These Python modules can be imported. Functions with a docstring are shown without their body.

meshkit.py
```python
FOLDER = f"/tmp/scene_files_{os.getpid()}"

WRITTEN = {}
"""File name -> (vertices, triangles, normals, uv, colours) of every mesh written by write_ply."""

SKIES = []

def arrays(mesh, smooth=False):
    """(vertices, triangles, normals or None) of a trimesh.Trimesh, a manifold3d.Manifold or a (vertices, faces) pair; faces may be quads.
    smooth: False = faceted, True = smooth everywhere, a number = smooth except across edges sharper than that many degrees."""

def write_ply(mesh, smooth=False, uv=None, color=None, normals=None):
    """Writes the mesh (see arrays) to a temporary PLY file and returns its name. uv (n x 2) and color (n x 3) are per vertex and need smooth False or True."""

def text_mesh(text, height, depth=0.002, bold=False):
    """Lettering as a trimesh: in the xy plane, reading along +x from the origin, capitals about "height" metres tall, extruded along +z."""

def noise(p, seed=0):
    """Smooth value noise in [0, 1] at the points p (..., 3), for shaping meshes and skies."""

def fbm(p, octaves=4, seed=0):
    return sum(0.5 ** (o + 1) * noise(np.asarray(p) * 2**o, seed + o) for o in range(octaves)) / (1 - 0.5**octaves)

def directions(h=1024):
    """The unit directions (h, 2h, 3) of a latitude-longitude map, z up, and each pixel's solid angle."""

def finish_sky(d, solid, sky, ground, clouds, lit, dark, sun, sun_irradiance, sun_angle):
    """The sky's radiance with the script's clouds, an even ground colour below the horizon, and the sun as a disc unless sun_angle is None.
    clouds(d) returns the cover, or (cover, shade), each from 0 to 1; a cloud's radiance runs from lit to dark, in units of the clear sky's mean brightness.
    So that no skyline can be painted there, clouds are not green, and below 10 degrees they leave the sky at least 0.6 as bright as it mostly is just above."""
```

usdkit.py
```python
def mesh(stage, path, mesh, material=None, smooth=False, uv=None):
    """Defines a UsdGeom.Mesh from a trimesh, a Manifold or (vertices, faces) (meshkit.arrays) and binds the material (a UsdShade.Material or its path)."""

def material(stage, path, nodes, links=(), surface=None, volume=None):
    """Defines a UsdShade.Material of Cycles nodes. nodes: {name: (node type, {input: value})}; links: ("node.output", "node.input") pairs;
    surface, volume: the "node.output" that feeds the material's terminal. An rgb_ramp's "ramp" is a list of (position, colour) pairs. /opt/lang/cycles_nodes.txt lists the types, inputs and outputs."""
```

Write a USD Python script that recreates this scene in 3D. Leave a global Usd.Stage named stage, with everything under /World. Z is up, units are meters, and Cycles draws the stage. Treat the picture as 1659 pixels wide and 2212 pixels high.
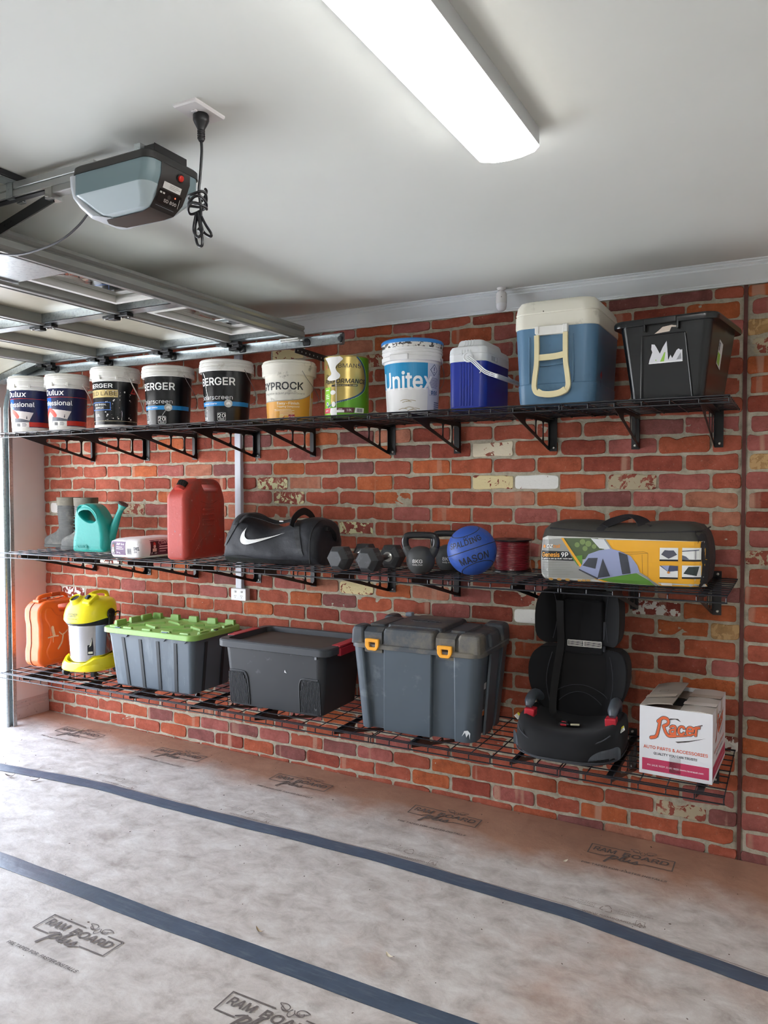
import math, random
import numpy as np
import trimesh, manifold3d, meshkit, usdkit
from shapely.geometry import Polygon, box as sbox, LineString, Point, MultiPolygon
from shapely.ops import unary_union
from shapely import affinity
from pxr import Usd, UsdGeom, UsdLux, UsdShade, Gf, Sdf

stage = Usd.Stage.CreateInMemory()
UsdGeom.SetStageUpAxis(stage, 'Z'); UsdGeom.SetStageMetersPerUnit(stage, 1.0)
world = UsdGeom.Xform.Define(stage, '/World'); stage.SetDefaultPrim(world.GetPrim())
UsdGeom.Scope.Define(stage, '/World/Looks')
PI = math.pi
rng = random.Random(7); nrng = np.random.default_rng(7)

# ---------------------------------------------------------------- camera, sky, sun, exposure
CAM = dict(x=.3413, y=-3.8294, z=1.7083, yaw=.4892, pitch=-.03228, roll=-.0016, f=1668.8)
EXPOSURE = 1.72
def make_camera():
    yaw, pitch, roll = CAM['yaw'], CAM['pitch'], CAM['roll']
    cy, sy, cp, sp = math.cos(yaw), math.sin(yaw), math.cos(pitch), math.sin(pitch)
    fwd = np.array([-sy*cp, cy*cp, sp]); right = np.array([cy, sy, 0]); up = np.cross(right, fwd)
    c, s = math.cos(roll), math.sin(roll)
    r2, u2 = c*right + s*up, -s*right + c*up
    cam = UsdGeom.Camera.Define(stage, '/World/camera')
    m = Gf.Matrix4d(*r2, 0, *u2, 0, *(-fwd), 0, CAM['x'], CAM['y'], CAM['z'], 1)
    cam.AddTransformOp().Set(m)
    cam.CreateHorizontalApertureAttr(36.0); cam.CreateVerticalApertureAttr(36.0*2212/1659)
    cam.CreateFocalLengthAttr(36.0*CAM['f']/1659)
    cam.CreateClippingRangeAttr(Gf.Vec2f(.05, 500)); cam.CreateExposureAttr(EXPOSURE)
make_camera()

def lin(h):
    if not isinstance(h, str): return tuple(h)
    h = h.lstrip('#'); c = np.array([int(h[i:i+2], 16) for i in (0, 2, 4)])/255.
    return tuple(np.where(c <= .04045, c/12.92, ((c+.055)/1.055)**2.4))

SKY_STRENGTH = 3.3
SUN_STRENGTH = 3.6
dome = UsdLux.DomeLight.Define(stage, '/World/sky_dome')
sky = usdkit.material(stage, '/World/Looks/sky', {
    'tc': ('texture_coordinate', {}), 'sp': ('separate_xyz', {}),
    'rp': ('rgb_ramp', {'ramp': [(0, (.35, .34, .32)), (.495, (.4, .4, .38)), (.505, (.95, .97, 1.0)), (.62, (.78, .86, 1.0)), (1, (.5, .66, .95))]}),
    'mr': ('map_range', {'from_min': -1., 'from_max': 1., 'to_min': 0., 'to_max': 1.}),
    'bg': ('background_shader', {'strength': SKY_STRENGTH})},
    [('tc.generated', 'sp.vector'), ('sp.z', 'mr.value'), ('mr.result', 'rp.fac'), ('rp.color', 'bg.color')], surface='bg.background')
UsdShade.MaterialBindingAPI.Apply(dome.GetPrim()).Bind(sky)
sun = UsdLux.DistantLight.Define(stage, '/World/sun')
sun.CreateIntensityAttr(SUN_STRENGTH); sun.CreateAngleAttr(.53); sun.CreateNormalizeAttr(True); sun.CreateColorAttr(Gf.Vec3f(1, .985, .96))
# the sun stands high over the side of the house: the driveway is lit right up to the door, no direct sun comes in
sun.AddRotateXYZOp().Set(Gf.Vec3f(26.7, 6.4, 0))

# ---------------------------------------------------------------- helpers
used = {}
def numbered(parent, name):
    k = used.get((parent, name), 0); used[(parent, name)] = k + 1
    return f'{parent}/{name}' + (f'_{k:03d}' if k else '')

MATS = {}
def mat(name, col, rough=.5, metal=0., var=.12, vscale=9., bump=0., bscale=80., spec=.5, coat=0., stain=None, stretch=None, extra=None, sheen=0., bdist=.01):
    """Principled plastic/metal/fabric with a procedural tone variation, optional bump and stains (colour, scale, low, high)."""
    if name in MATS: return MATS[name]
    c = lin(col)
    n = {'g': ('geometry', {}), 'mp': ('mapping', {'scale': stretch or (1, 1, 1)}),
         'n': ('noise_texture', {'scale': vscale, 'detail': 5., 'roughness': .6}),
         'r': ('rgb_ramp', {'ramp': [(.25, tuple(x*(1-var) for x in c)), (.75, tuple(min(1, x*(1+var)) for x in c))]}),
         'p': ('principled_bsdf', {'roughness': rough, 'metallic': metal, 'specular_ior_level': spec, 'coat_weight': coat, 'sheen_weight': sheen})}
    l = [('g.position', 'mp.vector'), ('mp.vector', 'n.vector'), ('n.fac', 'r.fac')]
    last = 'r.color'
    for i, st in enumerate(([stain] if stain and isinstance(stain[0], str) else stain) or []):
        sc, ss, lo, hi = st[:4]
        n[f's{i}'] = ('noise_texture', {'scale': ss, 'detail': 6., 'roughness': .62})
        n[f'q{i}'] = ('map_range', {'from_min': lo, 'from_max': hi, 'clamp': True})
        n[f'm{i}'] = ('mix_color', {'b': lin(sc)})
        if len(st) > 4:
            n[f'y{i}'] = ('mapping', {'scale': st[4], 'location': (3.1*i, 1.7, .4)})
            l += [('g.position', f'y{i}.vector'), (f'y{i}.vector', f's{i}.vector')]
        else: l += [('g.position', f's{i}.vector')]
        l += [(f's{i}.fac', f'q{i}.value'), (f'q{i}.result', f'm{i}.fac'), (last, f'm{i}.a')]
        last = f'm{i}.result'
    l.append((last, 'p.base_color'))
    if bump:
        n['bn'] = ('noise_texture', {'scale': bscale, 'detail': 4.}); n['b'] = ('bump', {'strength': bump, 'distance': bdist})
        l += [('g.position', 'bn.vector'), ('bn.fac', 'b.height'), ('b.normal', 'p.normal')]
    MATS[name] = usdkit.material(stage, '/World/Looks/'+name, n, l, surface='p.BSDF')
    return MATS[name]

def flat(col, rough=.5, metal=0., spec=.5):
    """A plain print/plastic colour, shared by hex code."""
    return mat('plain_'+(col if isinstance(col, str) else 'x').lstrip('#')+f'_{int(rough*100)}_{int(metal*10)}', col, rough, metal, var=.04, spec=spec)

def T(*ms):
    return trimesh.util.concatenate([m for m in ms if m is not None])
def tm(v, f):
    return trimesh.Trimesh(np.asarray(v, float), np.asarray(f, int), process=False)
def mv(m, loc=(0, 0, 0), rot=None, scale=None):
    m = m.copy()
    if scale is not None: m.apply_transform(np.diag([*(np.ones(3)*scale), 1]))
    if rot is not None: m.apply_transform(trimesh.transformations.euler_matrix(*rot))
    m.apply_translation(loc); return m
def bx(x0, x1, y0, y1, z0, z1):
    m = trimesh.creation.box([x1-x0, y1-y0, z1-z0]); m.apply_translation([(x0+x1)/2, (y0+y1)/2, (z0+z1)/2]); return m
def rbx(x0, x1, y0, y1, z0, z1, r=.005, n=3):
    """A box with rounded edges, all round."""
    r = min(r, (x1-x0)*.49, (y1-y0)*.49, (z1-z0)*.49)
    ss = []
    for k in range(n+1):
        a = PI/2*(k/n); ss.append((r*(1-math.sin(a)), z0 + r*(1-math.cos(a))))
    secs = [rr(x1-x0-2*i, y1-y0-2*i, max(r-i*.999, .0004), z, (x0+x1)/2, (y0+y1)/2, n) for i, z in ss]
    secs += [rr(x1-x0-2*i, y1-y0-2*i, max(r-i*.999, .0004), z0+z1-z, (x0+x1)/2, (y0+y1)/2, n) for i, z in ss[::-1]]
    return loft(secs)
def rr(w, d, r, z, cx=0., cy=0., n=5):
    """A rounded rectangle as a ring of points at height z, counter-clockwise from above."""
    r = min(r, w/2-1e-5, d/2-1e-5); out = []
    for qx, qy, a0 in ((1, -1, -PI/2), (1, 1, 0), (-1, 1, PI/2), (-1, -1, PI)):
        for k in range(n+1):
            a = a0 + PI/2*k/n; out.append((cx+qx*(w/2-r)+r*math.cos(a), cy+qy*(d/2-r)+r*math.sin(a), z))
    return np.array(out)
def ring(r, z, n=48, cx=0., cy=0.):
    a = np.linspace(0, 2*PI, n, endpoint=False); return np.stack([cx+r*np.cos(a), cy+r*np.sin(a), np.full(n, z)], 1)
def loft(secs, cap0=True, cap1=True, closed=True):
    secs = [np.asarray(s, float) for s in secs]; n = len(secs[0]); v = np.vstack(secs); f = []
    m = n if closed else n-1
    for i in range(len(secs)-1):
        a, b = i*n, (i+1)*n
        for j in range(m):
            k = (j+1) % n; f += [(a+j, a+k, b+k), (a+j, b+k, b+j)]
    if cap0: v = np.vstack([v, secs[0].mean(0)]); c = len(v)-1; f += [(c, (j+1) % n, j) for j in range(n)]
    if cap1:
        v = np.vstack([v, secs[-1].mean(0)]); c = len(v)-1; o = (len(secs)-1)*n; f += [(c, o+j, o+(j+1) % n) for j in range(n)]
    return tm(v, f)
def lathe(prof, n=48, cap0=True, cap1=True):
    return loft([ring(max(r, 1e-4), z, n) for r, z in prof], cap0, cap1)
def catmull(p, k=8, closed=False):
    p = np.asarray(p, float); q = np.vstack([p[-1], p, p[:2]]) if closed else np.vstack([2*p[0]-p[1], p, 2*p[-1]-p[-2]])
    out = []
    for i in range(len(q)-3):
        a, b, c, d = q[i:i+4]
        for t in np.linspace(0, 1, k, endpoint=False):
            out.append(.5*((2*b)+(-a+c)*t+(2*a-5*b+4*c-d)*t*t+(-a+3*b-3*c+d)*t**3))
    if not closed: out.append(p[-1])
    return np.array(out)
def frames(p, closed=False):
    t = np.gradient(p, axis=0)
    if closed: t = np.roll(p, -1, 0) - np.roll(p, 1, 0)
    t /= np.linalg.norm(t, axis=1, keepdims=True)+1e-12
    a = np.array([0, 0, 1.]) if abs(t[0][2]) < .9 else np.array([1., 0, 0]); A = []
    for k in range(len(p)):
        a = a - t[k]*(a@t[k]); a /= np.linalg.norm(a)+1e-12; A.append(a)
    A = np.array(A); return t, A, np.cross(t, A)
def tube(p, r, n=8, closed=False):
    p = np.asarray(p, float); t, A, B = frames(p, closed); r = np.broadcast_to(r, (len(p),))
    a = np.linspace(0, 2*PI, n, endpoint=False)
    secs = [p[i]+r[i]*(np.cos(a)[:, None]*A[i]+np.sin(a)[:, None]*B[i]) for i in range(len(p))]
    if closed: return loft(secs+[secs[0]], False, False)
    return loft(secs)
def sweep(prof, p, up=None, closed=False):
    """Sweeps a 2-D ring (u sideways, v along up) along the points p."""
    p = np.asarray(p, float); t, A, B = frames(p, closed)
    if up is not None:
        A = np.array([np.asarray(up, float)-tt*(np.asarray(up, float)@tt) for tt in t]); A /= np.linalg.norm(A, axis=1, keepdims=True); B = np.cross(t, A)
    secs = [p[i]+prof[:, :1]*B[i]+prof[:, 1:]*A[i] for i in range(len(p))]
    if closed: return loft(secs+[secs[0]], False, False)
    return loft(secs)
def rod(a, b, r, n=6): return tube([a, b], r, n)
def extr(poly, h, plane='xy'):
    """Extrudes a shapely polygon by h; plane xz: the polygon stands up, facing -y, thickness towards +y; yz: facing +x, thickness towards -x."""
    gs = [g for g in getattr(poly, 'geoms', [poly]) if g.area > 1e-9]
    m = T(*[trimesh.creation.extrude_polygon(g, h, engine='earcut') for g in gs])
    v = m.vertices.copy()
    if plane == 'xz': m.vertices = np.stack([v[:, 0], h-v[:, 2], v[:, 1]], 1); 
    if plane == 'yz': m.vertices = np.stack([v[:, 2]-h, v[:, 0], v[:, 1]], 1)
    if plane == 'xz': m.vertices = m.vertices*[1, 1, 1]
    return fixn(m)
def fixn(m):
    if m.volume < 0: m.invert()
    return m
def rrect(x0, y0, x1, y1, r):
    return sbox(x0+r, y0+r, x1-r, y1-r).buffer(r, 6)

_tx = {}
def text(s, h, x=0., y=0., bold=False, shear=0., sx=1., anchor='l'):
    """Lettering as a shapely polygon; capitals h tall, baseline at y."""
    if (s, bold) not in _tx:
        m = meshkit.text_mesh(s, .1, .01, bold); keep = m.face_normals[:, 2] > .9
        _tx[(s, bold)] = unary_union([Polygon(m.vertices[f][:, :2]).buffer(2e-5) for f in m.faces[keep]]).simplify(2e-4)
    g = affinity.affine_transform(_tx[(s, bold)], [sx*h/.1, shear*h/.1, 0, h/.1, 0, 0])
    b = g.bounds; x0 = {'l': b[0], 'c': (b[0]+b[2])/2, 'r': b[2]}[anchor]
    return affinity.translate(g, x-x0, y)
def fit(s, h, x0, x1, y=0., bold=True, shear=0.):
    g = text(s, h, 0, y, bold, shear); q = g.bounds; k = (x1-x0)/(q[2]-q[0])
    return affinity.affine_transform(g, [k, 0, 0, 1, x0-q[0]*k, 0])
def stroke(pts, w, smooth=True):
    p = catmull([(a, b, 0) for a, b in pts], 6)[:, :2] if smooth and len(pts) > 2 else pts
    return LineString(p).buffer(w/2, 3)
def decal(poly, fn, cell=None):
    """A thin print: triangulates poly in label space and maps it with fn(u, v) -> points. cell: cut into strips that wide so that it bends."""
    v, f = [], []; b = poly.bounds; pieces = []
    if cell:
        for k in range(int(math.floor(b[0]/cell)), int(math.ceil(b[2]/cell))):
            pieces.append(poly.intersection(sbox(k*cell, b[1]-1, (k+1)*cell, b[3]+1)))
    else: pieces = [poly]
    for pc in pieces:
        for g in getattr(pc, 'geoms', [pc]):
            if g.geom_type != 'Polygon' or g.area < 1e-9: continue
            a, c = trimesh.creation.triangulate_polygon(g, engine='earcut')
            f.append(np.asarray(c)+sum(len(x) for x in v)); v.append(np.asarray(a))
    uv = np.vstack(v); return tm(fn(uv[:, 0], uv[:, 1]), np.vstack(f))
def on_cyl(R, Rtop=None, H=1., th0=0., off=.0006):
    """Label space onto a cone: u along the girth (right = positive, 0 at angle th0 from -y towards +x), v height."""
    def fn(u, v):
        r = R + ((Rtop or R)-R)*v/H + off; th = th0+u/R
        return np.stack([r*np.sin(th), -r*np.cos(th), v], 1)
    return fn
def on_front(y, off=.0006, slope=0.): return lambda u, v: np.stack([u, np.full_like(u, y)-off-slope*v, v], 1)
def on_right(x, off=.0006, slope=0.): return lambda u, v: np.stack([np.full_like(u, x)+off+slope*v, u, v], 1)
def on_top(z, off=.0006): return lambda u, v: np.stack([u, v, np.full_like(u, z)+off], 1)

def data(p, label=None, cat=None, group=None, kind=None):
    p = p.GetPrim() if hasattr(p, 'GetPrim') else p
    for k, v in (('label', label), ('category', cat), ('group', group), ('kind', kind)):
        if v: p.SetCustomDataByKey(k, v)
    return p
def P(parent):
    return '/World' if parent is None else str(parent.GetPath())
def thing(name, label, cat, loc=(0, 0, 0), rotz=0., group=None, kind=None):
    x = UsdGeom.Xform.Define(stage, numbered('/World', name))
    x.AddTranslateOp().Set(Gf.Vec3d(*map(float, loc)))
    x.AddRotateZOp().Set(float(rotz))
    return data(x, label, cat, group, kind)
def tidy(m):
    if isinstance(m, trimesh.Trimesh): m.remove_unreferenced_vertices()
    return m
def part(parent, name, mesh, material, smooth=30, label=None, kind=None):
    mesh = tidy(mesh)
    m = usdkit.mesh(stage, numbered(P(parent), name), mesh, material, smooth=smooth)
    return data(m, label, kind=kind)
def solo(name, mesh, material, label, cat, group=None, kind=None, smooth=30):
    m = usdkit.mesh(stage, numbered('/World', name), tidy(mesh), material, smooth=smooth)
    return data(m, label, cat, group, kind)
def copy(root, loc, rotz=0., label=None):
    was = root.GetCustomData()
    x = UsdGeom.Xform.Define(stage, numbered('/World', root.GetName().rstrip('0123456789').rstrip('_')))
    x.GetPrim().GetReferences().AddInternalReference(root.GetPath())
    x.ClearXformOpOrder(); x.GetPrim().SetInstanceable(True)
    x.AddTranslateOp().Set(Gf.Vec3d(*map(float, loc))); x.AddRotateZOp().Set(float(rotz))
    return data(x, label or was['label'], was['category'], was.get('group'))
def groove(m, dirt=None): return m
# ---------------------------------------------------------------- the room
XL, XR, YB, ZC = -4.515, 2.0, -5.6, 2.70          # left (door) wall face, right wall, wall behind the camera, ceiling
def floor_z(x): return -(np.asarray(x, float)-.132)*.01184
plaster = mat('white_plaster', '#e2e2dc', .7, var=.03, vscale=3, bump=.05, bscale=140, bdist=.002)
ceil_m = mat('ceiling_paint', '#d9dbd5', .75, var=.025, vscale=1.5, bump=.03, bscale=200, bdist=.002)
trim_m = mat('gloss_trim_paint', '#e4e8ea', .35, var=.03, vscale=4)
nib_m = mat('pinkish_white_paint', '#d8ccc8', .55, var=.04, vscale=3, bump=.04, bscale=120, bdist=.002)
conc = mat('concrete', '#9c9891', .85, var=.15, vscale=5, bump=.2, bscale=60)
drive = mat('driveway_concrete', '#bcbcbb', .85, var=.15, vscale=2, bump=.2, bscale=40)

def struct(name, mesh, m, label=None, smooth=30, parent=None):
    p = usdkit.mesh(stage, numbered(P(parent), name), mesh, m, smooth=smooth)
    return data(p, label, kind=None if parent is not None else 'structure')
# floor slab, tilted a little down to the right like the real one
def slab(x0, x1, y0, y1, d0, d1):
    c = [(x, y, float(floor_z(x))+d) for d in (d0, d1) for x, y in ((x0, y0), (x1, y0), (x1, y1), (x0, y1))]
    return tm(c, [(0, 2, 1), (0, 3, 2), (4, 5, 6), (4, 6, 7), (0, 1, 5), (0, 5, 4), (1, 2, 6), (1, 6, 5), (2, 3, 7), (2, 7, 6), (3, 0, 4), (3, 4, 7)])
struct('floor', slab(XL-.1, XR+.1, YB-.1, .12, -.2, -.004), conc, 'grey concrete floor slab under the brown paper sheets')
struct('ceiling', bx(XL-.24, XR+.1, YB-.1, .12, ZC, ZC+.12), ceil_m, 'flat white painted garage ceiling')
struct('wall_front', bx(XL-.1, XR+.1, YB-.1, YB, -.1, ZC), plaster, 'white wall behind the viewer')
struct('wall_right', bx(XR, XR+.1, YB-.1, .12, -.1, ZC), plaster, 'white wall at the far right of the garage')
# door wall: nib beside the brick wall, lintel above the opening, pier at the other side
NY = -.345; OY = -3.75; LZ = 2.26
wl = data(UsdGeom.Xform.Define(stage, '/World/wall_left'), 'pinkish white return wall between the brick wall and the door opening', kind='structure')
part(wl, 'return_panel', bx(XL-.24, XL, NY, .12, -.1, ZC), nib_m)
part(wl, 'lintel', bx(XL-.24, XL, OY, NY, LZ, ZC), nib_m)
part(wl, 'pier', bx(XL-.24, XL, YB-.1, OY, -.1, ZC), nib_m)
# skirting board on the nib
sk = np.array([(0, -.03), (.016, -.03), (.016, .085), (.012, .095), (.013, .11), (.008, .118), (.0085, .13), (.004, .14), (0, .14)])
def skirt(y0, y1):
    z0 = float(floor_z(XL))
    return loft([np.stack([XL+sk[:, 0], np.full(len(sk), y), z0+sk[:, 1]], 1) for y in (y1, y0)])
struct('baseboard_left', fixn(skirt(NY+.002, -.002)), mat('skirting_paint', '#c0b1ad', .45, var=.06, vscale=12, stain=('#5b4a42', 30., .6, .75)), 'moulded white skirting board at the foot of the pinkish return wall', smooth=20)
# cornice along the brick wall
cn = np.array([(0, 0), (0, -.095), (.008, -.095), (.008, -.088), (.011, -.085), (.011, -.078), (.014, -.075), (.04, -.04), (.066, -.022), (.068, -.016), (.074, -.014), (.076, -.008), (.084, -.006), (.086, 0)])
def cornice(x0, x1): return fixn(loft([np.stack([np.full(len(cn), x), -cn[:, 0], ZC+cn[:, 1]], 1) for x in (x0, x1)]))
cz = np.array([(0, 0), (0, -.093), (.01, -.093), (.01, -.086), (.013, -.083), (.013, -.077), (.016, -.074), (.058, -.03), (.063, -.026), (.063, -.02), (.07, -.015), (.074, -.013), (.074, -.008), (.086, -.004), (.088, 0)])
cn = cz
struct('trim_1', cornice(XL, XR), trim_m, 'white stepped cornice between the brick wall and the ceiling', smooth=15)

# ---------------------------------------------------------------- the brick wall
BZ, BX0, BXP = .055, 0.0, .23471                   # first bed joint, a perpend, brick pitch
CH = .086
def brick_mat(name, col, paint=None, cover=.5, band=.32, shift=(0, 0, 0)):
    """Old reclaimed brick: mottled red, vertical kiss marks, cracks; optional flaking paint (colour, cover) or pale bands."""
    c = np.array(lin(col))
    n = {'g0': ('geometry', {}), 'g': ('mapping', {'location': shift}),
         'n': ('noise_texture', {'scale': 13., 'detail': 8., 'roughness': .7}),
         'r': ('rgb_ramp', {'ramp': [(.28, tuple(c*.62)), (.5, tuple(c)), (.72, tuple(np.minimum(1, c*1.28+.015)))]}),
         'mp': ('mapping', {'scale': (13., 1., .7)}), 'bn': ('noise_texture', {'scale': 1., 'detail': 1.}),
         'br': ('map_range', {'from_min': .62, 'from_max': .66, 'to_max': band, 'clamp': True}),
         'bm': ('mix_color', {'b': lin('#b8917c')}),
         'vo': ('voronoi_texture', {'feature': 'distance_to_edge', 'scale': 16.}), 'mw': ('mix_vector', {'fac': .12}),
         'cr': ('map_range', {'from_min': .004, 'from_max': .02, 'to_min': .55, 'to_max': 0., 'clamp': True}),
         'cn': ('noise_texture', {'scale': 5., 'detail': 2.}), 'cg': ('map_range', {'from_min': .5, 'from_max': .6, 'clamp': True}), 'cx': ('math', {'math_type': 'multiply'}),
         'cm': ('mix_color', {'b': tuple(c*.18)}),
         'dn': ('noise_texture', {'scale': 60., 'detail': 5., 'roughness': .7}), 'dr': ('map_range', {'from_min': .6, 'from_max': .75, 'to_max': .45, 'clamp': True}), 'dm': ('mix_color', {'b': lin('#b9a48f')}),
         'bu': ('noise_texture', {'scale': 45., 'detail': 8., 'roughness': .7}), 'b': ('bump', {'strength': .55, 'distance': .006}),
         'p': ('principled_bsdf', {'roughness': .85, 'specular_ior_level': .25})}
    l = [('g0.position', 'g.vector'), ('g.vector', 'n.vector'), ('n.fac', 'r.fac'), ('g.vector', 'mp.vector'), ('mp.vector', 'bn.vector'), ('bn.fac', 'br.value'), ('br.result', 'bm.fac'), ('r.color', 'bm.a'),
         ('g.vector', 'mw.a'), ('n.color', 'mw.b'), ('mw.result', 'vo.vector'), ('vo.distance', 'cr.value'), ('g.vector', 'cn.vector'), ('cn.fac', 'cg.value'), ('cr.result', 'cx.value1'), ('cg.result', 'cx.value2'),
         ('cx.value', 'cm.fac'), ('bm.result', 'cm.a'), ('g.vector', 'dn.vector'), ('dn.fac', 'dr.value'), ('dr.result', 'dm.fac'), ('cm.result', 'dm.a'),
         ('g.vector', 'bu.vector'), ('bu.fac', 'b.height'), ('b.normal', 'p.normal')]
    last = 'dm.result'
    if paint:
        n['pn'] = ('noise_texture', {'scale': 24., 'detail': 6., 'roughness': .62, 'distortion': .6}); e = .72-.42*cover
        n['pr'] = ('map_range', {'from_min': e, 'from_max': e+.02, 'clamp': True}); n['pm'] = ('mix_color', {'b': lin(paint)})
        l += [('g.vector', 'pn.vector'), ('pn.fac', 'pr.value'), ('pr.result', 'pm.fac'), (last, 'pm.a')]; last = 'pm.result'
    l.append((last, 'p.base_color'))
    return usdkit.material(stage, '/World/Looks/'+name, n, l, surface='p.BSDF')
BRICKS, BW = [], []
for k, (nm, hx_, wt) in enumerate((('red', '#9f523e', 5), ('rust', '#a6553a', 4), ('rose', '#9c5850', 4), ('plum', '#7f4c47', 1.6), ('orange', '#ae5c37', 2.6), ('deep', '#8c4334', 2.6), ('pale', '#ab6e57', 1.4))):
    for v_ in range(4):
        t_ = (1, .93, 1.08, 1.)[v_]
        BRICKS.append(brick_mat(f'brick_{nm}_{"abcd"[v_]}', tuple(x*t_ for x in lin(hx_)), None, .5, (.0, .0, .45, .7)[v_], (3.7*k+11.3*v_, 0, 5.1*v_+1.9*k))); BW.append(wt)
BP = {k: brick_mat('brick_'+k, c, p, v) for k, c, p, v in (('white', '#8f4a3c', '#e8e6e0', .93), ('flaky_white', '#843b31', '#e3ded6', .55), ('cream', '#8b4436', '#dccb9c', .72), ('fleck', '#934b40', '#d3cfa4', .5), ('bone', '#93503f', '#d9cdb4', .8), ('mortar_smear', '#8f4a3c', '#b4a58a', .6), ('sand', '#a98356', '#bd9a6c', .5))}
PAINTED = [(-1.076, 1.906, 'bone'), (-1.07, 1.729, 'cream'), (-.829, 1.729, 'white'), (-2.46, 1.729, 'fleck'), (-2.331, 1.643, 'fleck'), (-1.892, 1.475, 'fleck'), (-1.884, 1.129, 'cream'), (-.198, 1.142, 'flaky_white'), (-.872, 1.046, 'white'),
           (-.319, 1.726, 'mortar_smear'), (-4.257, .959, 'flaky_white'), (-4.35, 1.552, 'white'), (-2.359, 2.504, 'cream'), (.189, 2.449, 'sand'), (.191, 2.326, 'mortar_smear'), (.198, 1.792, 'sand'), (.203, 1.4, 'mortar_smear'), (.074, 1.056, 'sand'),
           (-1.651, 2.459, 'mortar_smear'), (-3.162, 1.681, 'mortar_smear'), (-.2, .227, 'mortar_smear'), (.05, .57, 'flaky_white'), (-3.726, 1.559, 'mortar_smear'), (-2.9, .57, 'cream'), (-2.5, .49, 'cream'), (-3.95, 1.2, 'flaky_white')]
def brick_mesh(x0, x1, z0, z1, s):
    r = random.Random(s); w, h = x1-x0, z1-z0; cx, cz_ = (x0+x1)/2, (z0+z1)/2
    q = rr(w, h, min(r.uniform(.006, .018), h*.3, w*.3), 0, 0, 0, 2)
    pts = []
    for i in range(len(q)):
        a, b = q[i], q[(i+1) % len(q)]; L = np.linalg.norm(b-a); k = max(1, int(L/.028))
        for t in range(k): pts.append(a+(b-a)*t/k)
    p = np.array(pts)[:, :2]; n = len(p)
    j = np.array([r.uniform(-1, 1) for _ in range(n)]); j = (j+np.roll(j, 1)+np.roll(j, 2)*.5)/2.2*.0052
    if r.random() < .35:                                        # a chipped corner
        k = r.randrange(n); d = np.linalg.norm(p-p[k], axis=1); j -= np.maximum(0, 1-d/.035)*r.uniform(.004, .012)
    c = p/np.linalg.norm(p/np.array([w/2, h/2]), axis=1, keepdims=True); nn = np.stack([p[:, 0]/(w/2)**3.2, p[:, 1]/(h/2)**3.2], 1); nn /= np.linalg.norm(nn, axis=1, keepdims=True)
    p = p+nn*j[:, None]
    tilt = r.gauss(0, .004); ca, sa = math.cos(tilt), math.sin(tilt); p = p@np.array([[ca, sa], [-sa, ca]])
    y = r.uniform(-.0035, .0005)
    def sec(off, yy): 
        qq = p-nn*off; return np.stack([cx+qq[:, 0], np.full(n, yy), cz_+qq[:, 1]], 1)
    lx = r.gauss(0, .006); lz = r.gauss(0, .02)
    def tl(s_): s_[:, 1] += (s_[:, 0]-cx)*lx+(s_[:, 2]-cz_)*lz; return s_
    jj = np.array([r.uniform(0, .0022) for _ in range(n)])
    a, b, c3 = sec(.006, y), sec(.0015, y+.0028), sec(-.0005, y+.011)
    a[:, 1] += jj
    return fixn(loft([sec(-.001, .03), tl(c3), tl(b), tl(a)], cap0=False))
def clear_of_paper(z0, x): return max(z0, float(floor_z(x))-.004)
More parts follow.
